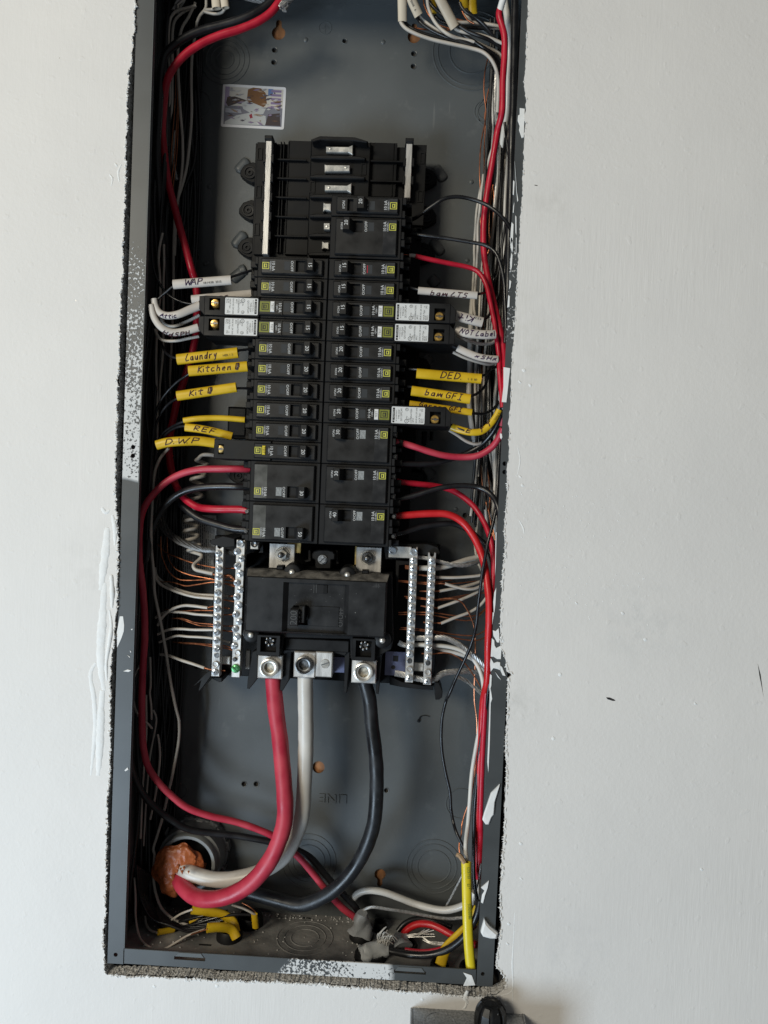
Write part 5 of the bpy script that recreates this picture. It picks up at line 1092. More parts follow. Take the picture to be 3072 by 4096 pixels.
wb('black wire through the thin curved yellow sleeve', 10, ['D', (1660, 262, 16), (1550, 258, 14), (900, 258, 10), (770, 290, 11), (640, 350, 20), (520, 430, 26), (450, 540, 30), (400, 800, 34)]); wb('black wire through the REF sleeve', 11, ['D', (1660, 505, 20), (1440, 500, 15), (1200, 430, 12), (820, 350, 11), (700, 360, 16), (560, 440, 24), (480, 540, 32)])
wl('white wire curving under the Attic sleeve', 13, ['C', (440, 620, 20), (480, 755, 20), (540, 830, 20), (640, 850), (800, 795), (990, 700)], None, 20); wl('white wire curving under the lower white sleeve on the left', 12, ['C', (400, 880, 22), (425, 955, 22), (475, 1020), (560, 1044), (700, 1040), (850, 1010), (985, 980)], None, 22)
# white pigtail coil
P = []; ax = [at('D', 1020, 800, 62), at('D', 960, 1080, 64), at('D', 930, 1320, 66), at('D', 880, 1640, 66), at('D', 885, 1800, 60), at('D', 930, 2010, 54)]
Q = catmull(ax); segL = [0]
for i in range(1, len(Q)): segL.append(segL[-1] + (Q[i] - Q[i - 1]).length)
turns = 9.0; cr_ = 6.6
N = int(turns * 18); P += catmull([at('D', 1190, 738, 40), at('D', 1100, 727, 44), at('D', 1020, 735, 52), at('D', 975, 775, 58), ax[0] + Vector((cr_ * math.cos(math.pi * .9), cr_ * math.sin(math.pi * .9) * .9, 0))])[:-1]
for k in range(N + 1):
    s = segL[-1] * k / N; i = max(j for j in range(len(Q)) if segL[j] <= s + 1e-9); i = min(i, len(Q) - 2); f = (s - segL[i]) / max(1e-6, segL[i + 1] - segL[i]); c0 = Q[i].lerp(Q[i + 1], f)
    a_ = -2 * math.pi * turns * k / N + math.pi * .9
    P.append(c0 + Vector((cr_ * math.cos(a_), cr_ * math.sin(a_) * .9, 0)))
P += catmull([P[-1], at('E', 1190, 80, 42), at('E', 1150, 130, 38), at('E', 1075, 205, 32), at('E', 1095, 255, 30), at('E', 1200, 285, 30), at('E', 1330, 312, 30)])[1:]
PG = tag(MB().tube(P[:2] + P[2:], pxmm(15, 55) / 2, 9).build('pigtail_wire', wht_i, None, True), 'coiled white pigtail wire hanging from the yellow screw breaker to the left screw bar', 'wire')
MB().tube(catmull([at('E', 1325, 310, 30), at('E', 1345, 325, 30), at('E', 1480, 340, 30), at('E', 1560, 340, 30), at('E', 1620, 400, 32)]), 1.0, 7).build('bare_end', copper, PG, True)
# twisted strands and copper into the left bars
strands('ground_strand', 'twisted bundle of grey bare strands entering the top of the left screw bars', strand_d, 22, ['D', (400, 1000, 60), (420, 1350, 60), (470, 1590, 58), (560, 1750, 54), (700, 1860, 48), (900, 1945, 42), (1050, 1985, 38), (1200, 1990, 34), (1330, 2010, 33), (1480, 2030, 34), (1560, 2035, 36)], 7, .045, loose=(2.4, 1.0))
GCL = 'bare copper ground wires on the left bars'
cu = lambda lab, w, sp, g=GCL, m=None: wire('ground_wire', lab, m or copper, w, sp, g, 'wire', 40, 7)
cu('bare copper wire crossing the paper label to the left bars', 5.5, ['E', (600, -80, 60), (700, 30, 56), (850, 100, 50), (1050, 170, 44), (1350, 233, 36), (1440, 243, 36), (1640, 243, 36)])
cu('bare copper wire sagging over the label, upper of two', 5, ['E', (725, -200, 58), (735, 20, 56), (765, 150, 52), (850, 255, 46), (1000, 320, 42), (1180, 358, 38), (1350, 390, 35), (1500, 405, 35), (1640, 415, 36)])
cu('bare copper wire sagging over the label, lower of two', 5, ['E', (640, -180, 58), (650, 40, 56), (685, 150, 52), (760, 300, 48), (880, 388, 44), (1000, 403, 42), (1180, 398, 38), (1350, 394, 34), (1500, 450, 34), (1640, 490, 35)])
cu('bare copper wire dipping just below the label', 5, ['E', (560, 250, 60), (575, 360, 58), (640, 420, 54), (740, 418, 50), (850, 440, 46), (970, 475, 42), (1100, 462, 38), (1350, 430, 34), (1500, 448, 34), (1640, 470, 36)])
cu('bare copper wire level below the first white wire arch', 5, ['E', (700, 790, 56), (840, 800, 50), (940, 808, 46), (1100, 800, 40), (1340, 803, 34)]); cu('bare copper wire of the middle left pair, upper', 5, ['E', (780, 912, 52), (860, 902, 48), (960, 912, 44), (1100, 958, 40), (1340, 985, 34), (1480, 1008, 35), (1640, 1010, 36)]); cu('bare copper wire of the middle left pair, lower', 5, ['E', (800, 905, 54), (900, 915, 48), (1000, 952, 44), (1150, 1000, 40), (1340, 1017, 34), (1480, 1070, 35), (1640, 1088, 36)])
cu('bare copper wire of the lowest left pair, upper', 5, ['E', (800, 1220, 60), (950, 1232, 52), (1150, 1242, 42), (1330, 1256, 34), (1460, 1268, 34), (1620, 1310, 36)]); cu('bare copper wire of the lowest left pair, lower', 5, ['E', (820, 1225, 62), (1000, 1240, 52), (1150, 1255, 42), (1330, 1286, 34), (1460, 1300, 34), (1640, 1345, 36)])
GNL = 'white neutral wires on the left bars'
nl = lambda lab, w, sp, e=None: wire('neutral_wire', lab, wht_i, w, sp, GNL, 'wire', 40, 9, e)
nl('white wire sweeping to the left bar below the copper wires, front one', 12, ['E', (552, 250, 50), (565, 350, 50), (640, 450, 48), (750, 510, 46), (900, 570, 42), (1100, 625, 38), (1345, 645, 34)], [['E', (1440, 655, 34), (1520, 668, 34), (1640, 690, 36)]]); nl('white wire sweeping to the left bar below the copper wires, rear one', 11, ['E', (560, 230, 58), (590, 350, 58), (680, 430, 56), (800, 500, 52), (950, 555, 46), (1100, 590, 42), (1345, 603, 38), (1540, 612, 37)], [['E', (1540, 612, 37), (1640, 612, 37)]])
nl('white wire arching up then down to the left bar with a copper end', 12, ['E', (600, 1000, 50), (650, 910, 48), (715, 840, 46), (810, 782, 42), (940, 745, 40), (1090, 748, 36), (1262, 767, 34)], [['E', (1255, 767, 34), (1340, 748, 34), (1480, 765, 34), (1555, 776, 34)]]); nl('white wire level into the left bar below the arched one', 11, ['E', (570, 900, 56), (640, 850, 54), (720, 822, 50), (820, 820, 46), (960, 828, 42), (1100, 850, 38), (1338, 868, 34)], [['E', (1470, 862, 34), (1600, 855, 35)]])
nl('white wire with a flat top into the left bar, third from the bottom', 11, ['E', (600, 1120, 50), (680, 1080, 48), (780, 1050, 46), (900, 1048, 42), (1090, 1062, 38), (1335, 1060, 34)], [['E', (1450, 1070, 34), (1600, 1082, 35)]]); nl('white wire into the left bar, second from the bottom', 10, ['E', (620, 1225, 52), (700, 1190, 50), (850, 1143, 46), (1000, 1153, 42), (1335, 1172, 34), (1560, 1225, 38)])
nl('lowest white wire slanting to the foot of the left bar with a copper end', 12, ['E', (640, 1385, 56), (760, 1410, 50), (900, 1460, 44), (1060, 1510, 38), (1222, 1565, 32)], [['E', (1215, 1563, 32), (1310, 1588, 30), (1440, 1598, 30), (1495, 1600, 30)]])
wire('ground_wire', 'frayed bare copper strands between the left bars', copper, 14, ['j', (420, 575, 34), (450, 560), (490, 580), (520, 600)], None, 'wire')
# ------------------------------------------------------------------ right side
def W(nm, lab, m, w, sp, g=None, d=50, e=None, seg=10): return wire(nm, lab, m, w, sp, g, 'wire', d, seg, e)
HR = 'heavy red and black feeders'
W('feeder_wire', 'long red feeder wire hanging down the right side from a white daubed top end', red_i, 25, ['G', (1262, 60, 26), (1240, 120, 26), (1236, 185, 26), (1262, 275, 26), (1290, 390, 26), (1292, 600, 28), (1278, 900, 30), (1266, 1244, 32), 'H', (945, 100, 34), (928, 220, 36), (890, 430, 40), (848, 700, 42), (800, 1000, 44), (750, 1260, 46), (703, 1560, 48), (682, 1800, 50), (686, 2200, 50), 'I', (1110, 150, 50), (1140, 390, 48), (1185, 620, 44), (1235, 820, 38), (1285, 1030, 32), (1335, 1270, 26), (1375, 1520, 20), (1400, 1750, 14), 'J', (1400, 400, 10), (1380, 700, 12), (1350, 1000, 20)], HR, seg=14)
W('feeder_wire', 'red wire from the wide 20 amp breaker bending down beside the long red one', red_i, 19, ['I', (205, 247, 28), (450, 300, 30), (700, 355, 34), (880, 393, 36), (1000, 435, 36), (1085, 515, 34), (1150, 650, 32), (1200, 860, 28), (1245, 1080, 24), (1282, 1350, 20), (1318, 1650, 16), 'J', (1318, 250, 14), (1336, 450, 12), (1352, 600, 10), (1360, 760, 10)], HR, seg=12, e=None)
tipo = [o for o in COL.objects if o.name.startswith('feeder_wire')][-1]
MB().tube(catmull(path(['I', (212, 246, 28), (165, 240, 27), (118, 236, 26)], 1)), pxmm(15, 28) / 2, 10).build('taped_tip', wjack, tipo, True); MB().tube(catmull(path(['I', (125, 236, 26), (90, 228, 24), (45, 226, 20)], 1)), .55, 7).build('bare_end', copper, tipo, True)
MB().tube(catmull(path(['G', (1300, -60, 22), (1270, 20, 24), (1242, 122, 26)], 1)), [2.6, 3.0] + [3.1] * 60, 12).build('paint_daub', plaster_w, [o for o in COL.objects if o.name.startswith('feeder_wire')][-2], True)
W('feeder_wire', 'thick black feeder wire straight down the right wall, behind the flange edge', blk_i, 28, ['G', (1410, -60, 30), (1405, 200), (1402, 500), (1396, 850), (1385, 1244), 'H', (1092, 0), (1100, 300), (1092, 700, 34), (1085, 1100), (1075, 1500, 36), (1060, 2000), 'I', (1440, 400, 40), (1420, 900, 40)], HR, seg=14)
W('neutral_wire', 'thick white wire beside the painted red one at the top right', wht_m, 26, ['G', (1290, -40, 44), (1305, 60), (1325, 200), (1345, 380), (1352, 600, 48), (1340, 900), (1325, 1244, 52), 'H', (1010, 100, 54), (1010, 330, 56), (985, 500, 60), (950, 700, 66)], None)
for lab, sp, h, mm in (('cream cable jacket at the top right, leftmost one', ['G', (160, -60, 34), (160, 100, 38), (166, 238, 42)], 49, cream), ('cream cable jacket printed with digits at the top right', ['G', (225, -90, 34), (280, 20, 38), (345, 172, 44)], 52, cream), ('cream cable jacket slanting longest at the top right', ['G', (555, -60, 26), (640, 100, 32), (745, 302, 40)], 56, cream), ('yellow cable jacket behind the slanting cream one at the top right', ['G', (490, -60, 60), (505, 40, 62), (512, 148, 64)], 40, yjack), ('yellow cable jacket with printing at the top right, right one', ['G', (930, -60, 50), (935, 40, 54), (945, 158, 58)], 50, yjack), ('torn yellow cable jacket at the top right, left of the printed one', ['G', (840, -60, 46), (840, 20, 50), (850, 90, 54)], 46, yjack)):
    sleeve(lab, sp, h, mm, 40, group='cut ends of cable jacket at the top right', small='5545   6' if 'digits' in lab else None, spos=.55)
TG = 'wires fanning in at the top right'
tw = lambda lab, m, w, sp, d=48: W('branch_wire', lab, m, w, sp, TG, d)
tw('white wire from the leftmost cream jacket, lowest of the top right fan', wht_i, 14, ['G', (150, 180, 42), (143, 250, 42), (190, 312, 42), (300, 372, 43), (480, 432, 44), (700, 482, 45), (900, 528, 46), (1040, 572, 46), (1125, 640, 46), (1185, 740, 48), (1215, 850, 50), (1225, 1000, 54), (1215, 1244, 60)])
tw('black wire just above the lowest white one of the top right fan', blk_i, 13, ['G', (185, 200, 46), (200, 255, 48), (270, 315), (400, 372), (600, 422), (800, 462), (980, 512), (1110, 582, 52), (1190, 690, 54), (1232, 850, 56), (1240, 1100, 60)])
tw('black wire from the digit printed jacket', blk_i, 12, ['G', (310, 150, 46), (325, 195, 48), (375, 262), (460, 322), (580, 382), (720, 432), (900, 475), (1080, 545, 54), (1180, 640, 56), (1250, 780, 60)])
tw('white wire from the digit printed jacket', wht_i, 12, ['G', (340, 150, 48), (362, 190, 50), (430, 250), (520, 310), (620, 362), (720, 408), (850, 450, 54), (1000, 490), (1150, 555, 58), (1245, 625, 60), (1300, 760, 64)])
tw('white wire dropping from the top edge through the top right fan', wht_i, 13, ['G', (440, -40, 40), (448, 40, 42), (470, 125, 44), (512, 222), (580, 312), (680, 388), (800, 430, 48), (960, 465), (1100, 522, 52), (1230, 590, 56), (1330, 700, 60)])
tw('bare copper wire dropping from the top edge at the top right', copper, 5.5, ['G', (395, -40, 50), (405, 40), (432, 110), (480, 190), (560, 265), (700, 322)]); tw('short bare copper wire by the right keyhole', copper, 5.5, ['G', (200, 285, 54), (310, 310), (400, 328), (560, 336), (700, 330)]); tw('bare copper wire from the torn yellow jacket', copper, 6, ['G', (825, 120, 46), (850, 170), (890, 225), (960, 262)]); tw('bare copper wire behind the long slanting jacket', copper, 5, ['G', (700, 200, 62), (760, 212), (850, 232)])
tw('white wire from the slanting cream jacket', wht_i, 13, ['G', (730, 280, 42), (760, 325, 44), (840, 355), (960, 375), (1090, 405), (1240, 462, 46), (1330, 515), (1385, 590, 50)]); tw('black wire from the slanting cream jacket', blk_i, 14, ['G', (770, 260, 42), (800, 290, 42), (900, 352, 42), (1040, 405), (1160, 458, 46), (1260, 540, 52), (1340, 680, 58)])
tw('black wire below the slanting cream jacket', blk_i, 14, ['G', (780, 320, 50), (840, 385, 48), (950, 452), (1080, 535), (1180, 595, 52), (1260, 690, 56)]); tw('black wire from the torn yellow jacket', blk_i, 13, ['G', (800, 30, 36), (820, 80, 36), (880, 140, 36), (985, 200, 38), (1085, 290, 40), (1155, 380, 44), (1220, 480, 50), (1290, 620, 56)]); tw('black wire arching over the one from the torn yellow jacket', blk_i, 12, ['G', (860, 100, 40), (930, 165, 40), (1010, 235), (1100, 320, 44), (1190, 420, 50)])
tw('white wire running level to the right behind the jackets', wht_i, 13, ['G', (760, 248, 62), (900, 250), (1020, 258), (1240, 292, 60), (1350, 330, 58)]); tw('black wire running level to the right behind the jackets', blk_i, 14, ['G', (780, 290, 62), (950, 305), (1150, 322), (1390, 340, 56)]); tw('black wire behind the slanting cream jacket', blk_i, 12, ['G', (440, -20, 56), (480, 50), (560, 130), (660, 210), (760, 290)]); tw('dark wire curled behind the jackets near the right keyhole', blk_i, 13, ['G', (520, 170, 68), (560, 215), (640, 260), (760, 300, 64)]); tw('pale wire stub behind the torn yellow jacket', wht_i, 12, ['G', (850, 150, 56), (900, 215), (930, 250, 58)])
RC = 'bare copper wires in the right bundle'
for k, sp in enumerate([['G', (1112, 630, 78), (1080, 800), (1068, 1000), (1085, 1244), 'H', (712, 150, 78), (692, 350, 76), (652, 560, 74), (630, 800, 72), (620, 1100, 70), (632, 1400, 70), (622, 1500, 70), (640, 1900, 72)], ['G', (1128, 650, 80), (1140, 760), (1150, 850), (1100, 1050), (1088, 1200), 'H', (700, 210, 80), (705, 400), (690, 700), (686, 1000, 78), (680, 1160), (660, 1500, 78)], ['G', (1182, 750, 82), (1140, 950), (1120, 1244), 'H', (785, 60, 82), (770, 250), (758, 520), (738, 820), (725, 1000), (700, 1300)], ['G', (1150, 980, 84), (1142, 1244), 'H', (840, 60, 84), (815, 350), (790, 620), (755, 950), (740, 1300)]]):
    W('ground_wire', 'old brown bare copper wire hanging in the upper right bundle', copper_d, 5.5, sp, RC, seg=7)
for k, sp in enumerate([['H', (820, 1250, 70), (780, 1500), (765, 1900), (760, 2200), 'I', (1095, 350, 74), (1085, 700), (1060, 1100), (1030, 1500), 'J', (1030, 250), (1045, 700), (1050, 1250)], ['H', (830, 1300, 72), (828, 1600), (790, 2000), 'I', (1180, 60, 76), (1100, 600), (1110, 1200), (1100, 1600), 'J', (1095, 250), (1088, 500)], ['J', (1060, 1250, 70), (1085, 1650), (1130, 1991), 'L', (1300, 110, 66), (1340, 310), (1375, 500), (1420, 800, 60)], ['J', (1130, 1420, 72), (1180, 1700), (1200, 1990), 'L', (1322, 110, 68), (1358, 330), (1388, 460), (1430, 700, 62)]]):
    W('ground_wire', 'bright bare copper wire between the white wires of the right bundle', copper, 5.5, sp, RC, seg=7)
RW = 'white wires in the right bundle'
rw_ = lambda lab, w, sp, m=None: W('neutral_wire', lab, m or wht_i, w, sp, RW, 62)
rw_('white wire crossing out from behind the long red feeder, leftmost of the right bundle', 11, ['H', (905, 400, 60), (870, 520), (822, 660), (762, 860), (702, 1090), (662, 1260), (640, 1450), (622, 1650), (595, 1850), (590, 2200), 'I', (1015, 100, 66), (1020, 300), (1005, 600), (985, 900), (1000, 1050, 66), (1030, 1300), (1040, 1600), 'J', (1055, 250), (1080, 550), (1086, 900), (1080, 1180)])
rw_('white wire beside the leftmost one of the right bundle', 11, ['H', (680, 1100, 72), (650, 1250, 72), (605, 1480), (575, 1650), (560, 1850), (545, 2200), 'I', (985, 60, 74), (992, 300), (975, 600), (960, 900), (955, 1100)])
rw_('thick white wire behind the yellow sleeves on the right', 22, ['I', (965, 800, 80), (950, 1100), (930, 1500), 'J', (930, 200, 80), (925, 420), (920, 620), (932, 800), (975, 1080), (1025, 1310), (1098, 1550), (1168, 1760), (1215, 1900), 'L', (1370, 30, 74), (1405, 150), (1425, 400), (1420, 700)], wht_m)
for k, (lab, sp) in enumerate([('white wire in the upper right bundle between black ones', ['H', (985, 350, 66), (950, 600), (930, 850), (900, 1100), (868, 1500), (830, 1800), (790, 2200), 'I', (1215, 60, 66), (1205, 300), (1180, 700), (1160, 1100), (1140, 1400), 'J', (1125, 100), (1112, 500), (1098, 850)]), ('white wire near the right wall in the upper right bundle', ['H', (1035, 850, 68), (1040, 1250), (1015, 1700), (1000, 2200), 'I', (1400, 60, 70), (1330, 500), (1300, 800), (1240, 1300)]), ('white wire two from the right wall in the upper right bundle', ['H', (998, 880, 70), (990, 1300), (965, 1700), (940, 2200), 'I', (1290, 250, 72), (1240, 560), (1200, 900), (1190, 1500), 'J', (1170, 100), (1180, 400), (1195, 800), (1200, 1050), (1180, 1320), (1240, 1620), (1262, 1900)]), ('white wire slanting under the red feeder at the right', ['I', (1420, 200, 60), (1330, 640), (1290, 850), (1220, 1200), (1235, 1450), 'J', (1290, 300, 58), (1270, 600), (1248, 820)]), ('white wire low in the right bundle by the flange', ['J', (1225, 1300, 64), (1245, 1500), (1255, 1750), (1275, 1991), 'L', (1430, 200, 58), (1445, 400)]), ('white wire right of the curved yellow sleeve', ['J', (1330, 500, 40), (1310, 800, 46), (1280, 1050, 50)])]): rw_(lab, 11, sp)
rw_('white wire dropping straight behind the two reds to the right bars', 11, ['J', (1075, 1300, 84), (1068, 1450), (1065, 1700), (1050, 1991), 'L', (1215, 60, 84), (1192, 400), (1175, 620), (1160, 720, 82), (1168, 830), (1200, 980, 78), (1245, 1090, 74), (1290, 1180, 66)])
for k, sp in enumerate([['H', (1000, 560, 58), (965, 880), (935, 1300), (912, 1700), (900, 2200), 'I', (1320, 80, 60), (1310, 420), (1230, 620), (1180, 690), (1090, 735, 30), (1025, 745, 20), (600, 720, 14), (240, 690, 14), (100, 655, 20)], ['H', (990, 330, 50), (1040, 700), (1070, 1000), (1062, 1400), (1003, 1800), (945, 2200), 'I', (1350, 250, 50), (1330, 500), (1310, 800), (1200, 1000, 40), (1110, 1085, 26), (900, 1060, 20)], ['H', (1060, 1100, 40), (1080, 1600, 40), (1040, 2000, 44), 'I', (1400, 300, 46), (1380, 700)], ['I', (1420, 60, 56), (1360, 400), (1290, 900), (1230, 1400), 'J', (1260, 100, 50), (1160, 300, 34), (1078, 335, 22), (700, 340, 18), (230, 265, 18), (60, 255, 24)], ['I', (1385, 500, 50), (1360, 1200), (1290, 1700), 'J', (1200, 260, 42), (1130, 470, 34), (1045, 560, 26), (930, 605, 20), (500, 560, 16), (160, 490, 16), (60, 480, 24)], ['J', (1330, 560, 50), (1270, 730, 40), (1180, 815, 32), (1080, 852, 26), (955, 845, 20), (500, 790, 18)]]):
    W('hot_wire', ['black wire through the bam LTS sleeve into the right bundle', 'black wire through the upside down Kit sleeve into the right bundle', 'glossy black wire tucked along the inside of the right flange', 'black wire through the yellow DED sleeve into the right bundle', 'black wire through the yellow bam GFI sleeve into the right bundle', 'black wire through the half hidden Garage GFI sleeve'][k], blk_i, 11, sp, 'black wires through the right jacket tags')
rnd = random.Random(5)
for k in range(16):
    x = rnd.uniform(146, 176); d_ = rnd.uniform(58, 90); P = []; z = 905
    while z > 380:
        P.append(Vector((min(177.5, x + rnd.uniform(-3, 3)), d_ + rnd.uniform(-4, 4), z))); z -= rnd.uniform(60, 100)
    tag(MB().tube(catmull(P), 1.5, 8).build('hot_wire', blk_i, None, True), 'black wire in the crowd of wires along the right wall of the box', 'wire', 'black wires in the right bundle')
for k in range(9):
    x = rnd.uniform(148, 172); d_ = rnd.uniform(62, 86); P = []; z = 880 - k * 9
    while z > 395:
        P.append(Vector((min(176.5, x + rnd.uniform(-5, 5)), d_ + rnd.uniform(-6, 6), z))); z -= rnd.uniform(60, 110)
    tag(MB().tube(catmull(P), 1.45, 8).build('neutral_wire', wht_i, None, True), 'white wire deep in the crowd of wires along the right wall of the box', 'wire', 'white wires along the right wall')
strands('ground_strand', 'twisted aluminium strand behind the long red feeder, upper right', strand_m, 20, ['G', (1210, 700, 66), (1205, 850), (1198, 1244), 'H', (868, 60, 68), (885, 220), (900, 450), (905, 750), (908, 1000), (880, 1300), (850, 1600)], 6, .045)
W('hot_wire', 'black wire arching from the topmost right breaker over to the flange', blk_i, 15, ['e', (790, 385, 44), (850, 360, 40), (920, 310, 34), (1000, 252, 30), (1090, 196, 28), (1200, 177, 28), (1320, 197, 28), (1440, 242, 26), (1540, 312, 22), (1615, 395, 16), (1660, 480, 12), (1690, 640, 14)], None)
W('hot_wire', 'black wire sloping from the wide 20 amp breaker then turning down the right side', blk_i, 15, ['e', (760, 487, 30), (850, 494, 28), (950, 506, 26), (1150, 532, 24), (1330, 561, 22), (1450, 590, 20), (1525, 650, 18), (1568, 760, 16), (1592, 900, 16), 'I', (1365, 560, 16), (1390, 800, 16), (1400, 1100, 16), (1395, 1400, 14)], None)
SL('white sleeve marked bam LTS', ['I', (240, 705, 14), (1025, 768, 12)], 50, wjack, 14, 'bam LTS', (.2, .85), .7, marker_r, off=-.45)
SL('white sleeve with Kit written upside down', ['I', (740, 1038, 12), (900, 1082, 12), (1095, 1128, 14)], 68, wjack, 12, 'Kit', (.3, .95), .7, None, flip=True, small='4 3 2', spos=.2)
SL('white sleeve marked NOT Labeled', ['I', (745, 1222, 12), (850, 1258, 10), (1000, 1282, 10), (1140, 1290, 10), (1262, 1284, 12)], 60, wjack, 12, 'NOT Label', (.12, .98), .7)
SL('white sleeve with faint scribble below the NOT Labeled one', ['I', (760, 1465, 12), (880, 1525, 12), (1050, 1588, 12), (1180, 1610, 12), (1295, 1615, 14)], 48, wjack, 12, 'xSHx', (.45, .98), .6)
W('hot_wire', 'black wire end entering the scribbled white sleeve', blk_i, 15, ['I', (690, 1435, 16), (740, 1460, 14), (800, 1490, 12), (900, 1535, 12)], None); W('neutral_wire', 'white wire curving just below the NOT Labeled sleeve', wht_i, 13, ['I', (760, 1300, 24), (830, 1340, 24), (960, 1395, 26), (1100, 1420, 28), (1230, 1400, 30), (1300, 1330, 34)], 'white wires under the right sleeves'); W('neutral_wire', 'white wire curving just below the scribbled sleeve', wht_i, 13, ['I', (705, 1522, 22), (850, 1592, 22), (1050, 1655, 22), (1180, 1680, 24), (1280, 1660, 28)], 'white wires under the right sleeves')
SL('yellow sleeve marked DED', ['J', (218, 310, 10), (1078, 383, 10)], 66, yjack, 10, 'DED.', (.36, .72), .8, marker_r, small='1  0  80', spos=.86)
SL('yellow sleeve marked bam GFI', ['J', (150, 540, 12), (932, 652, 12)], 66, yjack, 12, 'bam GFI', (.22, .88), .75, marker_r)
SL('yellow sleeve marked Garage GFI, half hidden behind the labelled breaker', ['J', (125, 715, 18), (955, 828, 16)], 46, yjack, 18, 'Garage GFI', (.15, .85), .7, marker_r, off=.2)
SL('curved yellow sleeve bending up to the flange below the Garage GFI one', ['J', (685, 1020, 14), (790, 1058, 12), (940, 1092, 10), (1080, 1080, 10), (1185, 1000, 10), (1262, 900, 10), (1318, 795, 10)], 50, yjack, 12, 'EXT T', (.25, .75), .7, marker_r, off=.2, small='3904 S', spos=.88, taper=(1.0, .8))
W('hot_wire', 'black wire end entering the curved yellow sleeve', blk_i, 19, ['J', (540, 990, 20), (650, 1000, 18), (740, 1035, 13), (860, 1075, 11)], None); W('neutral_wire', 'white wire looping under the curved yellow sleeve', wht_i, 13, ['J', (655, 1065, 22), (770, 1128, 24), (900, 1210, 28), (1020, 1243, 30), (1120, 1205, 32), (1190, 1130, 34)], 'white wires under the right sleeves')
W('feeder_wire', 'black feeder from the upper right 30 amp breaker sweeping up to the flange', blk_i, 23, ['J', (-60, 1515, 20), (100, 1512, 22), (300, 1508, 26), (480, 1495, 30), (660, 1455, 34), (890, 1375, 36), (1030, 1300, 34), (1150, 1195, 30), (1255, 1060, 24), (1330, 890, 16), (1372, 760, 12)], HR, seg=14)
W('feeder_wire', 'red feeder from the upper right 30 amp breaker swinging low to the flange', red_m, 26, ['J', (-60, 1218, 18), (40, 1240, 20), (180, 1280, 20), (380, 1345, 20), (600, 1400, 22), (850, 1422, 22), (1040, 1400, 20), (1200, 1310, 18), (1300, 1195, 14), (1365, 1040, 10)], HR, seg=14)
W('feeder_wire', 'red feeder from the lower right 30 amp breaker passing behind a black loop', red_i, 23, ['h', (690, 362, 24), (745, 368, 26), (900, 384, 32), (1060, 408, 38), (1190, 455, 40), (1330, 560, 38), (1420, 685, 32), (1475, 830, 24), (1498, 1000, 18), (1492, 1244, 14), 'k', (1490, 380, 12), (1482, 700, 12), (1465, 1000, 16), (1450, 1300, 20), 'p', (1050, 560, 22), (1040, 900, 26), (1018, 1300, 30), (1000, 1896, 34), 'n', (1262, 400, 36), (1252, 640, 38), (1245, 720, 42)], HR, seg=14)
W('feeder_wire', 'black feeder from the lower right 30 amp breaker looping over to the flange', blk_i, 22, ['h', (670, 520, 22), (760, 505, 22), (870, 475, 22), (1000, 430, 22), (1150, 400, 22), (1290, 396, 22), (1400, 418, 20), (1480, 475, 16), (1530, 560, 10), (1560, 700, 8)], HR, seg=14)
W('feeder_wire', 'bright red feeder from the 40 amp breaker curving down the right side', red_b, 29, ['h', (690, 652, 22), (760, 645, 22), (880, 634, 22), (1000, 630, 22), (1130, 640, 22), (1240, 700, 22), (1330, 812, 20), (1392, 940, 18), (1432, 1085, 14), (1452, 1244, 10), 'k', (1462, 620, 8), (1466, 800, 8), (1458, 1000, 12), (1445, 1300, 18), 'p', (1030, 700, 26), (1005, 1100, 34), (985, 1500, 38), (972, 1896, 40), 'n', (1240, 400, 42), (1240, 650, 44), (1245, 690, 46)], HR, seg=14)
W('feeder_wire', 'black feeder from the 40 amp breaker behind the bright red one', blk_i, 24, ['h', (690, 800, 26), (760, 788, 28), (880, 752, 32), (1050, 722, 36), (1180, 718, 38), (1280, 760, 38), (1370, 832, 36), (1440, 900, 32), (1490, 1010, 26), (1510, 1200, 20)], HR, seg=14)
W('hot_wire', 'thin black wire crossing in front of the right bars and down to the yellow cable', blk_i, 13, ['L', (1455, 250, 10), (1430, 340, 10), (1392, 520, 8), (1342, 700, 6), (1300, 900, 6), (1252, 1150, 8), (1222, 1400, 10), (1200, 1600, 12), (1180, 1800, 14), 'k', (1380, 750, 16), (1330, 950, 20), (1268, 1110, 24), (1200, 1255, 28), (1130, 1420, 32), 'p', (762, 550, 40), (682, 700, 44), (645, 850, 46), (634, 1000, 48), (640, 1200, 48), (670, 1400, 46), (708, 1590, 44), (716, 1750, 42), (740, 1880, 38), 'n', (1045, 150, 36), (1045, 260, 36), (1088, 400, 32), (1148, 530, 26), (1172, 640, 22)], None)
W('hot_wire', 'black wire hugging the right flange from the bars to the floor', blk_i, 15, ['p', (1090, 480, 16), (1078, 620, 18), (1042, 880, 26), (1002, 1100, 32), (972, 1400, 36), (948, 1700, 36), (940, 1896, 36), 'n', (1222, 300, 36), (1214, 600, 34), (1222, 780, 30), (1246, 905, 24), (1256, 980, 20)], None)
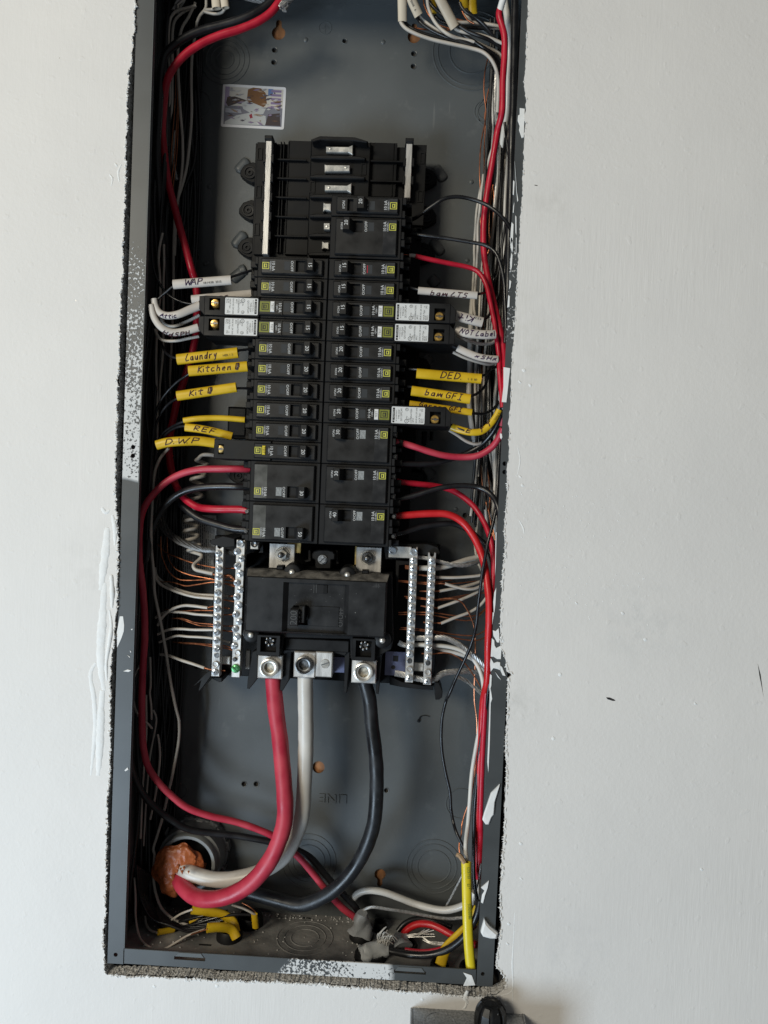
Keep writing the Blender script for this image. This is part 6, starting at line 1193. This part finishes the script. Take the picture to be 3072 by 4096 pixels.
# right bars
NR = 'white neutral wires on the right bars'
nr = lambda lab, w, sp, e=None, m=None: wire('neutral_wire', lab, m or wht_i, w, sp, NR, 'wire', 40, 10, e)
nr('thick white wire entering the top of the right bars', 22, ['L', (1290, 870, 52), (1180, 932, 50), (1050, 962, 46), (900, 1010, 42), (700, 1060, 37), (415, 1070, 33)], [['L', (425, 1066, 33), (300, 1055, 33), (232, 1045, 33)], ['L', (425, 1076, 33), (300, 1072, 33), (235, 1068, 33)]], wht_m)
nr('white wire nearly level into the outer right bar', 12, ['L', (1330, 1130, 46), (1240, 1160, 44), (1050, 1183, 40), (850, 1195, 36), (640, 1193, 33)], [['L', (640, 1188, 33), (520, 1172, 33), (412, 1158, 33)]]); nr('white wire drooping then kinked up with a long copper end', 12, ['L', (1330, 1200, 46), (1280, 1280, 44), (1180, 1338, 40), (1050, 1348, 36), (900, 1318, 33), (765, 1276, 31)], [['L', (775, 1280, 31), (700, 1272, 31), (580, 1285, 33), (400, 1272, 33)]])
nr('white wire rising gently from the fifth screw of the outer right bar', 12, ['L', (1320, 1190, 52), (1220, 1252, 48), (1050, 1305, 42), (850, 1345, 36), (690, 1375, 32)], [['L', (695, 1375, 32), (560, 1377, 33), (425, 1375, 33)]]); nr('white wire rising steeply in the middle of the right bars', 12, ['L', (1350, 1230, 52), (1300, 1290, 50), (1220, 1362, 46), (1050, 1450, 40), (850, 1532, 35), (665, 1600, 31)], [['L', (672, 1600, 31), (560, 1590, 33), (440, 1570, 33)]]); nr('white wire rising steeply below the middle of the right bars', 12, ['L', (1355, 1360, 50), (1320, 1445, 48), (1230, 1562, 44), (1100, 1650, 40), (900, 1728, 35), (712, 1802, 31)], [['L', (720, 1798, 31), (600, 1798, 33), (475, 1788, 33)]])
nr('long white wire from the foot of the right bars curving down to the yellow cable', 17, ['k', (845, 990, 33), (1000, 996, 33), (1130, 1012, 34), (1240, 1046, 34), (1330, 1110, 34), (1392, 1220, 32), (1418, 1400, 30), 'p', (1020, 600, 30), (1012, 800, 32), (985, 1000, 34), (950, 1200, 36), (920, 1400, 38), (893, 1700, 38), (878, 1896, 36), 'n', (1182, 180, 34), (1168, 350, 30), (1160, 500, 24), (1172, 640, 22)], [['k', (850, 988, 33), (780, 985, 33), (715, 985, 33)]], wht_m)
nr('white wire tucked beside the twisted strands at the foot of the right bars', 20, ['k', (845, 992, 36), (980, 1000, 38), (1100, 1040, 42), (1230, 1070, 44), (1330, 1110, 46), (1440, 1210, 44)], None, wht_m)
GR = 'bare copper ground wires on the right bars'
cr2 = lambda lab, w, sp: W('ground_wire', lab, copper, w, sp, GR, 40, None, 7)
cr2('topmost bare copper wire through both right bars, upper of its pair', 4.5, ['L', (140, 1232, 33), (290, 1246, 33), (500, 1255, 33), (640, 1252, 34), (760, 1240, 38), (850, 1228, 42)]); cr2('topmost bare copper wire through both right bars, lower of its pair', 4.5, ['L', (140, 1246, 33), (290, 1268, 33), (500, 1280, 33), (650, 1276, 34), (850, 1272, 38), (1050, 1255, 44), (1200, 1240, 50)])
cr2('bare copper wire of the second right pair, ending at the red wires', 4.5, ['L', (220, 1446, 33), (400, 1458, 33), (630, 1488, 33), (820, 1460, 38), (1050, 1422, 44), (1310, 1395, 52)]); cr2('bare copper wire looping down from the right bars to the yellow cable', 5.5, ['L', (242, 1466, 33), (400, 1475, 33), (640, 1488, 31), (780, 1470, 32), (900, 1478, 32), (985, 1520, 34), (1045, 1600, 36), (1100, 1710, 38), (1140, 1825, 40), 'k', (1345, 900, 42), (1350, 1100, 44), (1345, 1452, 46), 'p', (945, 300, 48), (952, 650, 48), (965, 900, 48), (964, 1100, 48), (952, 1350, 46), (930, 1550, 44), (895, 1680, 42), (850, 1800, 42), (825, 1896, 40), 'n', (1130, 400, 36), (1113, 500, 30), (1125, 570, 26), (1160, 640, 24)])
cr2('bare copper wire crossing the second right pair', 4.5, ['L', (640, 1500, 33), (800, 1492, 36), (980, 1462, 40), (1180, 1430, 46)])
cr2('bare copper wire of the third right pair, upper', 5, ['L', (145, 1660, 33), (400, 1658, 33), (620, 1665, 33), (850, 1695, 36), (1000, 1704, 40), (1150, 1700, 44), (1250, 1650, 48), (1330, 1570, 52)]); cr2('bare copper wire of the third right pair, lower', 5, ['L', (145, 1686, 33), (400, 1684, 33), (620, 1695, 33), (900, 1745, 36), (1090, 1756, 40), (1210, 1700, 44), (1330, 1590, 52)])
cr2('bare copper wire of the fourth right pair, upper', 5, ['k', (730, 850, 33), (850, 858, 33), (1000, 878, 33), (1150, 904, 36), (1330, 915, 40), (1400, 895, 44), (1460, 850, 48)]); cr2('bare copper wire of the fourth right pair, lower', 5, ['k', (722, 864, 33), (850, 872, 33), (1000, 888, 33), (1200, 940, 36), (1320, 956, 38), (1400, 945, 42), (1460, 905, 46)])
cr2('lowest bare copper wire arching from the outer right bar', 5.5, ['k', (905, 1066, 33), (1000, 1070, 33), (1080, 1060, 33), (1150, 1068, 33), (1235, 1115, 34), (1320, 1222, 34), (1395, 1350, 34), (1425, 1420, 34)])
strands('ground_strand', 'twisted bare strand entering the top of the right bars', strand_m, 16, ['L', (385, 925, 33), (530, 940, 33), (680, 980, 33), (850, 1022, 34), (1000, 1035, 36), (1120, 1015, 40), (1200, 985, 46), (1290, 930, 50)], 6, .045, loose=(1.0, 1.25))
strands('ground_strand', 'twisted bare strand entering low on the right bars and running to the flange', strand_m, 22, ['k', (840, 938, 30), (980, 938, 30), (1090, 935, 30), (1190, 975, 32), (1310, 1065, 34), (1440, 1180, 34)], 7, .04, loose=(1.0, 1.3))
strands('ground_strand', 'twisted bare strand at the very foot of the right bars', strand_m, 24, ['k', (685, 1228, 33), (770, 1245, 33), (880, 1275, 33), (1000, 1285, 33), (1080, 1232, 36), (1200, 1216, 40), (1350, 1218, 46), (1440, 1235, 50)], 7, .04, loose=(1.15, 1.1)); strands('ground_strand', 'loose bare strands trailing from the foot of the right bars to the flange', strand_m, 15, ['k', (1180, 1250, 44), (1270, 1290, 46), (1350, 1350, 46), (1425, 1420, 44)], 4, .03, loose=(1.2, 1.2)); strands('ground_strand', 'frayed bare tip left of the right bars', strand_m, 20, ['k', (715, 975, 33), (745, 990, 33), (775, 1000, 33)], 6, .03, loose=(1.3, 1))
# ------------------------------------------------------------------ bottom right
ym = sleeve('straight yellow cable with green printed date standing at the lower right', ['n', (1161, 608, 16), (1165, 800, 12), (1170, 1000, 8), (1180, 1200, 6), (1199, 1395, 5)], 35, mat('bright_yellow_jacket', (.70, .56, .02), .38, var=.08, vscale=60, bump=.0001, bscale=150), 10, group='yellow cables at the lower right', flat=.72)
ym['category'] = 'cable'
ink_gn = mat('green_ink', (.02, .10, .02), .5)
for t, y, x in (('E519271', 672, 1178), ('W77', 775, 1180), ('08/07/2025', 942, 1184), ('104', 1190, 1196)):
    p = at('n', x, y, 12 if y < 800 else 7); p.y -= pxmm(20, 10) * .72 * 1.15 / 1
    p2 = at('n', x + 3, y + 60, 12 if y < 800 else 7); dn = (Vector((p2.x, 0, p2.z)) - Vector((p.x, 0, p.z))).normalized()
    put_text(MB(), t, 3.0, (p.x, p.y + 1.2, p.z), (-dn.x, 0, -dn.z), (dn.z, 0, -dn.x), sx=.82, extr=.02).build('jacket_print', ink_gn, ym)
sleeve('yellow cable slanting behind the straight one at the lower right', ['n', (1252, 925, 30), (1205, 1030, 27), (1110, 1125, 23), (1015, 1225, 17), (980, 1330, 9)], 40, yjack, 34, group='yellow cables at the lower right', flat=.5)['category'] = 'cable'
MB().tube(catmull(path(['n', (1092, 565, 20), (1110, 560, 18), (1135, 590, 16), (1150, 615, 15)], 1)), [1.0, 1.8, 2.2, 2.4] + [2.4] * 40, 7).build('paper_filler', mat('brown_paper', (.36, .24, .14), .9, var=.3, vscale=200), ym, True)
W('service_cable', 'white cable waving along the bottom of the back wall at the lower right', wht_m, 28, ['M', (262, 470, 72), (300, 420, 70), (360, 390, 68), (450, 385, 66), (560, 402, 66), (700, 450, 66), (850, 508, 64), (1000, 550, 60), (1150, 568, 56), (1300, 530, 52), (1380, 480, 48), (1420, 400, 46)], None, seg=14)
strands('ground_strand', 'twisted bare strand lying below the white cable at the bottom', strand_m, 13, ['M', (330, 640, 62), (365, 570, 58), (440, 542, 56), (600, 562, 56), (800, 592, 56), (1000, 630, 54), (1150, 650, 50), (1330, 640, 46)], 6, .05); strands('ground_strand', 'bright bare strand slanting up behind the yellow cable', strand_m, 9, ['M', (1150, 530, 60), (1230, 380, 58), (1300, 240, 56), (1350, 120, 56)], 4, .05); strands('ground_strand', 'bright bare strand by the lower right flange', strand_m, 8, ['M', (1400, 520, 34), (1420, 440, 34), (1465, 240, 34), (1478, 130, 34)], 4, .05)
W('neutral_wire', 'white wire end below the red wires at the lower right flange', wht_i, 11, ['n', (1240, 670, 44), (1245, 780, 42), (1255, 900, 40)], None)
W('feeder_wire', 'short red feeder humped over the floor at the lower right', red_b, 28, ['M', (735, 825, 52), (760, 775, 52), (820, 725, 52), (905, 697, 50), (1000, 705, 46), (1090, 740, 42), (1200, 800, 36), (1330, 850, 28), (1440, 900, 20)], HR, seg=14)
W('feeder_wire', 'black feeder sagging along the floor and up the lower right flange', blk_i, 28, ['M', (590, 950, 30), (680, 972, 26), (800, 996, 20), (920, 1002, 17), (1050, 985, 15), (1190, 925, 13), (1320, 815, 11), (1400, 700, 10), (1445, 590, 10), (1470, 480, 12)], HR, seg=14); W('feeder_wire', 'dark red feeder mostly behind the sagging black one', red_i, 14, ['M', (760, 940, 31), (900, 958, 27), (1050, 945, 23), (1200, 890, 20), (1330, 800, 17), (1430, 720, 15)], HR); W('feeder_wire', 'black feeder humped behind the short red one', blk_i, 22, ['M', (690, 770, 62), (740, 710, 64), (830, 665, 66), (960, 660, 66), (1080, 690, 62), (1200, 730, 56)], HR)
def cone(label, cr, pts, rad, m=grey_tape):
    return tag(MB().tube(catmull(path(pts if isinstance(pts[0], str) else [cr] + pts, 4)), rad, 14).build('cable_wrap', m, None, True), label, 'cable wrap', 'grey wrapped cable ends on the floor')
def radl(n_, f): return [f(i / (n_ - 1)) for i in range(n_)]
def wrapc(label, P, r0, r1, m=grey_tape):
    Q = catmull(path(P, 4)); n_ = len(Q); rr = random.Random(label)
    wm = MB().tube(Q, [r0 + (r1 - r0) * i / (n_ - 1) + rr.uniform(-.5, .5) for i in range(n_)], 18, flat=.8, lat=(0, -1, .3))
    wm.v = [tuple(Vector(v) + Vector((mnoise.noise(Vector(v) * .13), mnoise.noise(Vector(v) * .13 + Vector((7, 0, 3))), mnoise.noise(Vector(v) * .13 + Vector((1, 9, 0))))) * 3.2) for v in wm.v]
    return tag(wm.build('cable_wrap', m, None, True), label, 'cable wrap', 'grey wrapped cable ends on the floor')
wrapc('grey cable wrap around the red and black feeders at the back of the floor', ['M', (350, 600, 54), (348, 690, 54), (340, 790, 54)], 6, 11); wrapc('pale grey cable wrap with frayed strands at the front of the floor', ['M', (600, 950, 30), (480, 950, 28), (400, 985, 24), (345, 1010, 22)], 6.0, 10.5, mat('pale_wrap', (.40, .41, .41), .6, var=.2, vscale=60, bump=.0008, bscale=80)); wrapc('grey cable wrap at the foot of the short red feeder', ['M', (725, 795, 50), (722, 850, 45), (735, 925, 38)], 6, 9)
for lab, cr, x, y, r, h in (('black rubber bushing under the rear grey cable wrap', 'M', 345, 825, 12.5, 8), ('black rubber bushing under the front grey cable wrap', 'M', 430, 1015, 16, 5), ('dark rubber bushing under the short red feeder', 'M', 765, 930, 12, 5), ('black rubber bushing around the lower left yellow cables', 'm', 1010, 1268, 13, 9), ('black rubber bushing around the rear yellow cable at the lower left', 'm', 1172, 1162, 13.5, 9), ('black rubber bushing around the slanting yellow cable', 'M', 1085, 1105, 9, 4), ('black rubber bushing at the foot of the straight yellow cable', 'M', 1370, 1120, 10, 3), ('crumpled dark rubber bushing between the grey wraps', 'M', 520, 760, 7, 9)):
    p = at_z(cr, x, y, -13.6); p.y = min(p.y, 93 - r); mb = MB()
    mb.lathe([(r * .66, -.2), (r * .70, h), (r * .86, h + .8), (r * .98, h * .7), (r, 0)], 0, 0, 20, (0, 0, 1), tuple(p), cap=False); mb.lathe([(r * .72, h * .25), (.1, h * .22)], 0, 0, 20, (0, 0, 1), tuple(p), cap=False)
    tag(mb.build('cable_bushing', black2, None, True), lab, 'cable bushing', 'black rubber bushings in the floor of the box')
rnd = random.Random(8); mb = MB()
for k in range(22):
    x, y = rnd.uniform(490, 610), rnd.uniform(880, 960); a_ = rnd.uniform(-1.3, .6); L_ = rnd.uniform(60, 170)
    mb.tube(catmull(path(['M', (x, y, 30), (x + L_ * .4 * math.cos(a_) - 20, y - 60 - L_ * .3, 27), (x + L_ * .6, y - L_ * rnd.uniform(.3, 1.6), 30)], 1)), .5, 5)
tag(mb.build('frayed_strand', bright_strand, None, True), 'tuft of thin frayed wire strands sticking up from the pale grey wrap', 'wire strands')
mb = MB()
for k in range(8): mb.tube(catmull(path(['M', (700 + rnd.uniform(-20, 20), 830 + rnd.uniform(-10, 10), 48), (850, 810 + rnd.uniform(-20, 15), 44), (990 + rnd.uniform(-70, 90), 775 + rnd.uniform(-30, 45), 38)], 1)), .38, 5)
tag(mb.build('frayed_strand', bright_strand, None, True), 'tuft of thin frayed wire strands in front of the short red feeder', 'wire strands')
mb = MB()
for k in range(7): mb.tube(catmull(path(['M', (930 + rnd.uniform(-15, 15), 815 + k * 6, 46), (1000, 870 + rnd.uniform(-12, 20), 42), (1130 + rnd.uniform(-50, 20), 885 + rnd.uniform(-15, 20), 36)], 1)), .38, 5)
tag(mb.build('frayed_strand', bright_strand, None, True), 'tuft of thin frayed wire strands drooping under the short red feeder', 'wire strands')
# ------------------------------------------------------------------ bottom left cables
for lab, sp, h in (('yellow cable jacket under the red service cable at the lower left', ['m', (720, 1050, 40), (850, 1068, 46), (960, 1090, 50), (1040, 1150, 50), (1060, 1230, 44)], 38), ('yellow cable jacket gripping the white wire at the lower left', ['m', (838, 1195, 26), (940, 1188, 32), (1030, 1210, 38), (1066, 1275, 36)], 40), ('short yellow cable jacket near the lower left corner', ['m', (452, 1228, 40), (510, 1218, 44), (580, 1205, 50)], 26), ('yellow cable jacket split open over the rear bushing', ['m', (1205, 1085, 50), (1240, 1100, 54), (1246, 1150, 56), (1215, 1190, 54)], 26), ('dim yellow cable jacket behind the black wires at the lower left', ['m', (700, 1140, 58), (830, 1130, 58), (960, 1140, 58), (1050, 1190, 52)], 30)):
    sleeve(lab, sp, h, yjack, 40, group='yellow cables at the lower left')['category'] = 'cable'
LLW = 'wires at the lower left corner'
lw = lambda lab, m, w, sp: W('branch_wire', lab, m, w, sp, LLW, 40)
lw('white wire looping along the front of the box floor at the lower left', wht_i, 9, ['m', (268, 800, 44), (275, 960, 40), (280, 1150, 34), (318, 1285, 28), (400, 1348, 26), (500, 1355, 26), (590, 1305, 30), (690, 1245, 36), (820, 1205, 32)]); lw('short white wire into the corner yellow jacket', wht_i, 10, ['m', (355, 1100, 56), (362, 1165, 52), (395, 1215, 46), (455, 1232, 42)]); lw('white wire into the rear yellow jacket end', wht_i, 10, ['m', (1030, 1015, 52), (1110, 1040, 50), (1180, 1075, 50), (1225, 1100, 52)]); lw('white wire into the yellow jacket under the red service cable', wht_i, 9, ['m', (560, 1130, 50), (640, 1080, 44), (725, 1048, 40)])
lw('bare copper wire below the white wire at the lower left', copper, 6, ['m', (640, 1270, 40), (700, 1250, 36), (790, 1220, 30), (850, 1200, 28)]); lw('bare copper wire at the rear yellow jacket end', copper, 5, ['m', (1110, 1000, 54), (1170, 1030, 52), (1215, 1070, 52)])
for k in range(9):
    y0 = 1080 + k * 16; lw('black wire curving off the left bundle across the floor to the yellow cables', blk_i, 10, ['m', (285 + k * 14, 700 + k * 10, 40 + k * 3), (310 + k * 12, 930 + k * 8, 44 + k * 3), (400 + k * 16, y0 + 30, 44 + k * 2), (540 + k * 14, y0 + 90 - k * 10, 42 + k * 2), (700 + k * 12, 1225 - k * 14, 42 + k * 2), (840 + k * 20, 1205 - k * 12, 46 + k)])
lw('black wire reaching over to the rear yellow jacket', blk_i, 12, ['m', (620, 1190, 52), (750, 1160, 48), (900, 1115, 48), (1050, 1090, 50), (1190, 1092, 54)]); lw('black wire under the one reaching to the rear yellow jacket', blk_i, 11, ['m', (600, 1150, 56), (760, 1110, 52), (900, 1085, 52), (1000, 1060, 54)])
# ------------------------------------------------------------------ picture sticker (plain stand-in), paper label, little bits
ST = empty('picture_sticker', 'glossy white bordered picture sticker, tilted slightly, stuck on the back panel', 'sticker', at('a', 1020, 708, 94.8))
def rr_poly(pts, r):
    out = []
    for i in range(4):
        p, a_, b_ = Vector(pts[i]), Vector(pts[i - 1]), Vector(pts[(i + 1) % 4]); u_, w_ = (a_ - p).normalized() * r, (b_ - p).normalized() * r
        for t in (0, .33, .67, 1): out.append(tuple((p + u_) * (1 - t) ** 2 + p * 2 * t * (1 - t) + (p + w_) * t * t))
    return out
sc4 = poly('a', [(817, 556), (1236, 580), (1220, 861), (801, 840)], 94.7)
gl = lambda n_, c: mat(n_, c, .22, coat=.4)
part(MB().prism(rr_poly(sc4, 2.2), 94.6, 95.05), 'border', gl('sticker_white', (.66, .65, .66)), ST)
def quad(u0, v0, u1, v1):
    A_, B_, C_, D_ = [Vector(v) for v in sc4]
    f = lambda u, v: tuple((A_ * (1 - u) + B_ * u) * (1 - v) + (D_ * (1 - u) + C_ * u) * v)
    return [f(u0, v0), f(u1, v0), f(u1, v1), f(u0, v1)], f
dp = [94.58]
def patch(pts, m_, nm='picture_print'):
    dp[0] -= .008; part(MB().prism(pts, dp[0], 94.62), nm, m_, ST)
_, sf = quad(0, 0, 1, 1)
patch(quad(.04, .06, .96, .94)[0], gl('sticker_cream', (.50, .47, .43))); patch(quad(.04, .50, .96, .94)[0], gl('sticker_grey', (.17, .17, .20))); patch(quad(.04, .06, .11, .50)[0], gl('sticker_lilac', (.30, .24, .36)))
patch(quad(.72, .06, .80, .22)[0], gl('sticker_blue', (.12, .18, .34)))
for k in range(5): patch(quad(.77, .08 + k * .095, .93, .135 + k * .095)[0], gl('sticker_violet', (.22, .17, .28)))
gb = gl('sticker_brown', (.17, .085, .04)); gw = gl('sticker_pale', (.42, .43, .43)); gd = gl('sticker_dark', (.06, .045, .045))
patch([sf(*q_) for q_ in [(.40, .10), (.48, .05), (.60, .06), (.68, .16), (.71, .42), (.64, .52), (.46, .50), (.39, .36)]], gb); patch([sf(*q_) for q_ in [(.08, .30), (.20, .28), (.40, .36), (.40, .46), (.24, .44), (.10, .52), (.06, .44)]], gd)
patch([sf(*q_) for q_ in [(.30, .40), (.40, .36), (.70, .52), (.66, .66), (.50, .68), (.34, .56)]], gw); patch([sf(*q_) for q_ in [(.06, .88), (.24, .72), (.46, .64), (.70, .70), (.72, .92), (.06, .94)]], gw); patch([sf(*q_) for q_ in [(.74, .66), (.92, .62), (.94, .92), (.70, .92)]], gd); patch([sf(*q_) for q_ in [(.06, .56), (.30, .58), (.32, .66), (.06, .66)]], gl('sticker_silver', (.36, .36, .40))); patch([sf(*q_) for q_ in [(.44, .70), (.48, .66), (.50, .76), (.46, .78)]], gl('sticker_red', (.26, .03, .05)))
rs_ = random.Random(12)
sw = [gl('sticker_tone', c_) for c_ in ((.13, .075, .05), (.34, .33, .34), (.22, .17, .26), (.09, .08, .10), (.44, .43, .42), (.28, .20, .14))]
for k in range(70):
    u = rs_.uniform(.07, .88); v = rs_.uniform(.10, .88); a_ = rs_.uniform(-.5, .5); L_ = rs_.uniform(.03, .14); w_ = rs_.uniform(.006, .018); ca, sa = math.cos(a_), math.sin(a_)
    patch([sf(min(.95, max(.05, u + p_ * ca - q_ * sa)), min(.93, max(.07, v + (p_ * sa + q_ * ca) * 1.4))) for p_, q_ in ((0, 0), (L_ * .5, -w_), (L_, 0), (L_ * .5, w_))], sw[k % 6], 'picture_stroke')
PL = empty('paper_label', 'grey instruction label crowded with small print, half hidden behind wires at the left', 'paper label', at('N', 760, 2180, 94.6))
pp = poly('N', [(618, 2052), (865, 2062), (868, 2302), (612, 2296)], 94.7)
part(MB().prism(pp, 94.55, 95.05), 'paper', mat('old_label_paper', (.70, .70, .68), .7, var=.12, vscale=60), PL)
part(MB().prism(poly('N', [(620, 2200), (656, 2202), (652, 2296), (613, 2294)], 94.6), 94.5, 94.6), 'warning_panel', mat('label_red', (.22, .02, .03), .6), PL)
part(MB().prism(poly('N', [(622, 2268), (650, 2238), (652, 2292), (616, 2290)], 94.5), 94.44, 94.5), 'warning_triangle', ink_k, PL)
rnd = random.Random(21); tl = MB()
for k in range(26):
    u = 664 + k * 7.6; v = 2072
    while v < 2288:
        h_ = rnd.uniform(4, 22); e_ = min(v + h_, 2290)
        if rnd.random() < .9: tl.prism(poly('N', [(u, v), (u + 3.2, v), (u + 3.2, e_), (u, e_)], 94.5), 94.49, 94.57)
        v = e_ + rnd.uniform(1.5, 3)
tag(part(tl, 'small_print', mat('label_ink', (.12, .12, .12), .7), PL), kind='stuff')
fb_ = MB().tube(catmull([at('p', x, y, 94.2) for x, y in ((410, 920), (425, 880), (440, 865), (480, 858), (520, 870))]), [1.4, 1.8] + [.8] * 4 + [.35] * 60, 7); tag(fb_.build('fluff', blk_m, None, True), 'dark scrap of fluff stuck on the back panel below the right bars', 'fluff')
rnd = random.Random(3); gr = MB()
for k in range(220):
    x = rnd.uniform(-175, 60); y = rnd.choice([rnd.uniform(6, 92), rnd.uniform(84, 93)]); r_ = rnd.uniform(.3, 1.1)
    gr.box(x, x + r_ * 1.4, y, y + r_, -13.5, -13.5 + r_ * .8)
tag(gr.build('plaster_crumbs', gyp, None), 'crumbs of plaster scattered on the floor of the box', 'plaster crumbs', kind='stuff')
for cr, x, y, rs in (('m', 1600, 1270, (14, 21, 28)), ('n', 60, 1130, (0,)), ('n', 350, 1210, (0,))):
    p = at_z(cr, x, y, -13.6)
    for r_ in rs:
        if r_: MB().lathe([(r_ - .8, -.05), (r_ - .3, .5), (r_ + .3, .5), (r_ + .8, -.05)], 0, 0, 40, (0, 0, 1), tuple(p), cap=False).build('knockout', dust, CAB, True)
for x, y, w_ in ((820, 1328, 60), (1600, 1118, 50)):
    p = at_z('m', x, y, -13.6); MB().box(p.x - 6, p.x + 6, p.y - 1, p.y + 1, -13.55, -13.2).build('vent_slot', ink_k, CAB)
# ------------------------------------------------------------------ metal box with the black connector under the opening
j0 = at('P', 262, 200, -1.4); j1 = at('P', 1372, 252, -1.4); ZT = (j0.z + j1.z) / 2 - 1.0
JB = empty('junction_box', 'galvanised steel junction box fixed to the wall below the opening', 'junction box', ((j0.x + j1.x) / 2, -25, ZT - 30))
part(MB().box(j0.x, j1.x, -52, -1.5, ZT - 90, ZT, 1), 'box', galv, JB)
part(MB().box(j0.x - 2.4, j0.x - .6, -52, -1.5, ZT - 90, ZT - .5, .3), 'side_lip', galv, JB); part(MB().box(j1.x + .3, j1.x + 1.8, -52, -1.5, ZT - 90, ZT + .6, .3), 'side_lip', galv, JB)
p = at_z('P', 535, 365, ZT); part(MB().lathe([(13.2, -.1), (13.8, .45), (14.4, .45), (15, -.1)], 0, 0, 40, (0, 0, 1), tuple(p), cap=False), 'knockout', galv, JB, True)
KC = at_z('P', 1055, 330, ZT + 6); KC = Vector((KC.x, -17, ZT))
KN = empty('cable_connector', 'black ribbed plastic cable connector standing on the junction box', 'cable connector', KC)
part(MB().lathe([(12.8, .1), (12.8, 6), (12, 8), (11.2, 14), (9.4, 17.5), (6.8, 19), (6, 18), (.1, 17)], 0, 0, 26, (0, 0, 1), tuple(KC), cap=False), 'nut', black, KN, True)
for k in range(8):
    a_ = 2 * math.pi * k / 8 + .3; c_, s_ = math.cos(a_), math.sin(a_); n_, t_ = Vector((c_, s_, 0)), Vector((-s_, c_, 0)); vs = []
    for (rr_, h_, w2) in ((14.2, 0.2, 3.6), (14.2, 7, 3.6), (13.0, 14, 3.2), (9.4, 19.5, 2.3)):
        vs += [KC + n_ * rr_ + t_ * w2 + Vector((0, 0, h_)), KC + n_ * rr_ - t_ * w2 + Vector((0, 0, h_)), KC + n_ * (rr_ - 2.6) - t_ * w2 + Vector((0, 0, h_ - .5)), KC + n_ * (rr_ - 2.6) + t_ * w2 + Vector((0, 0, h_ - .5))]
    fs = [(3, 2, 1, 0), (12, 13, 14, 15)]
    for o_ in (0, 4, 8): fs += [(o_ + i_, o_ + (i_ + 1) % 4, o_ + 4 + (i_ + 1) % 4, o_ + 4 + i_) for i_ in range(4)]
    part(MB().add([tuple(v) for v in vs], fs), 'rib', black, KN)
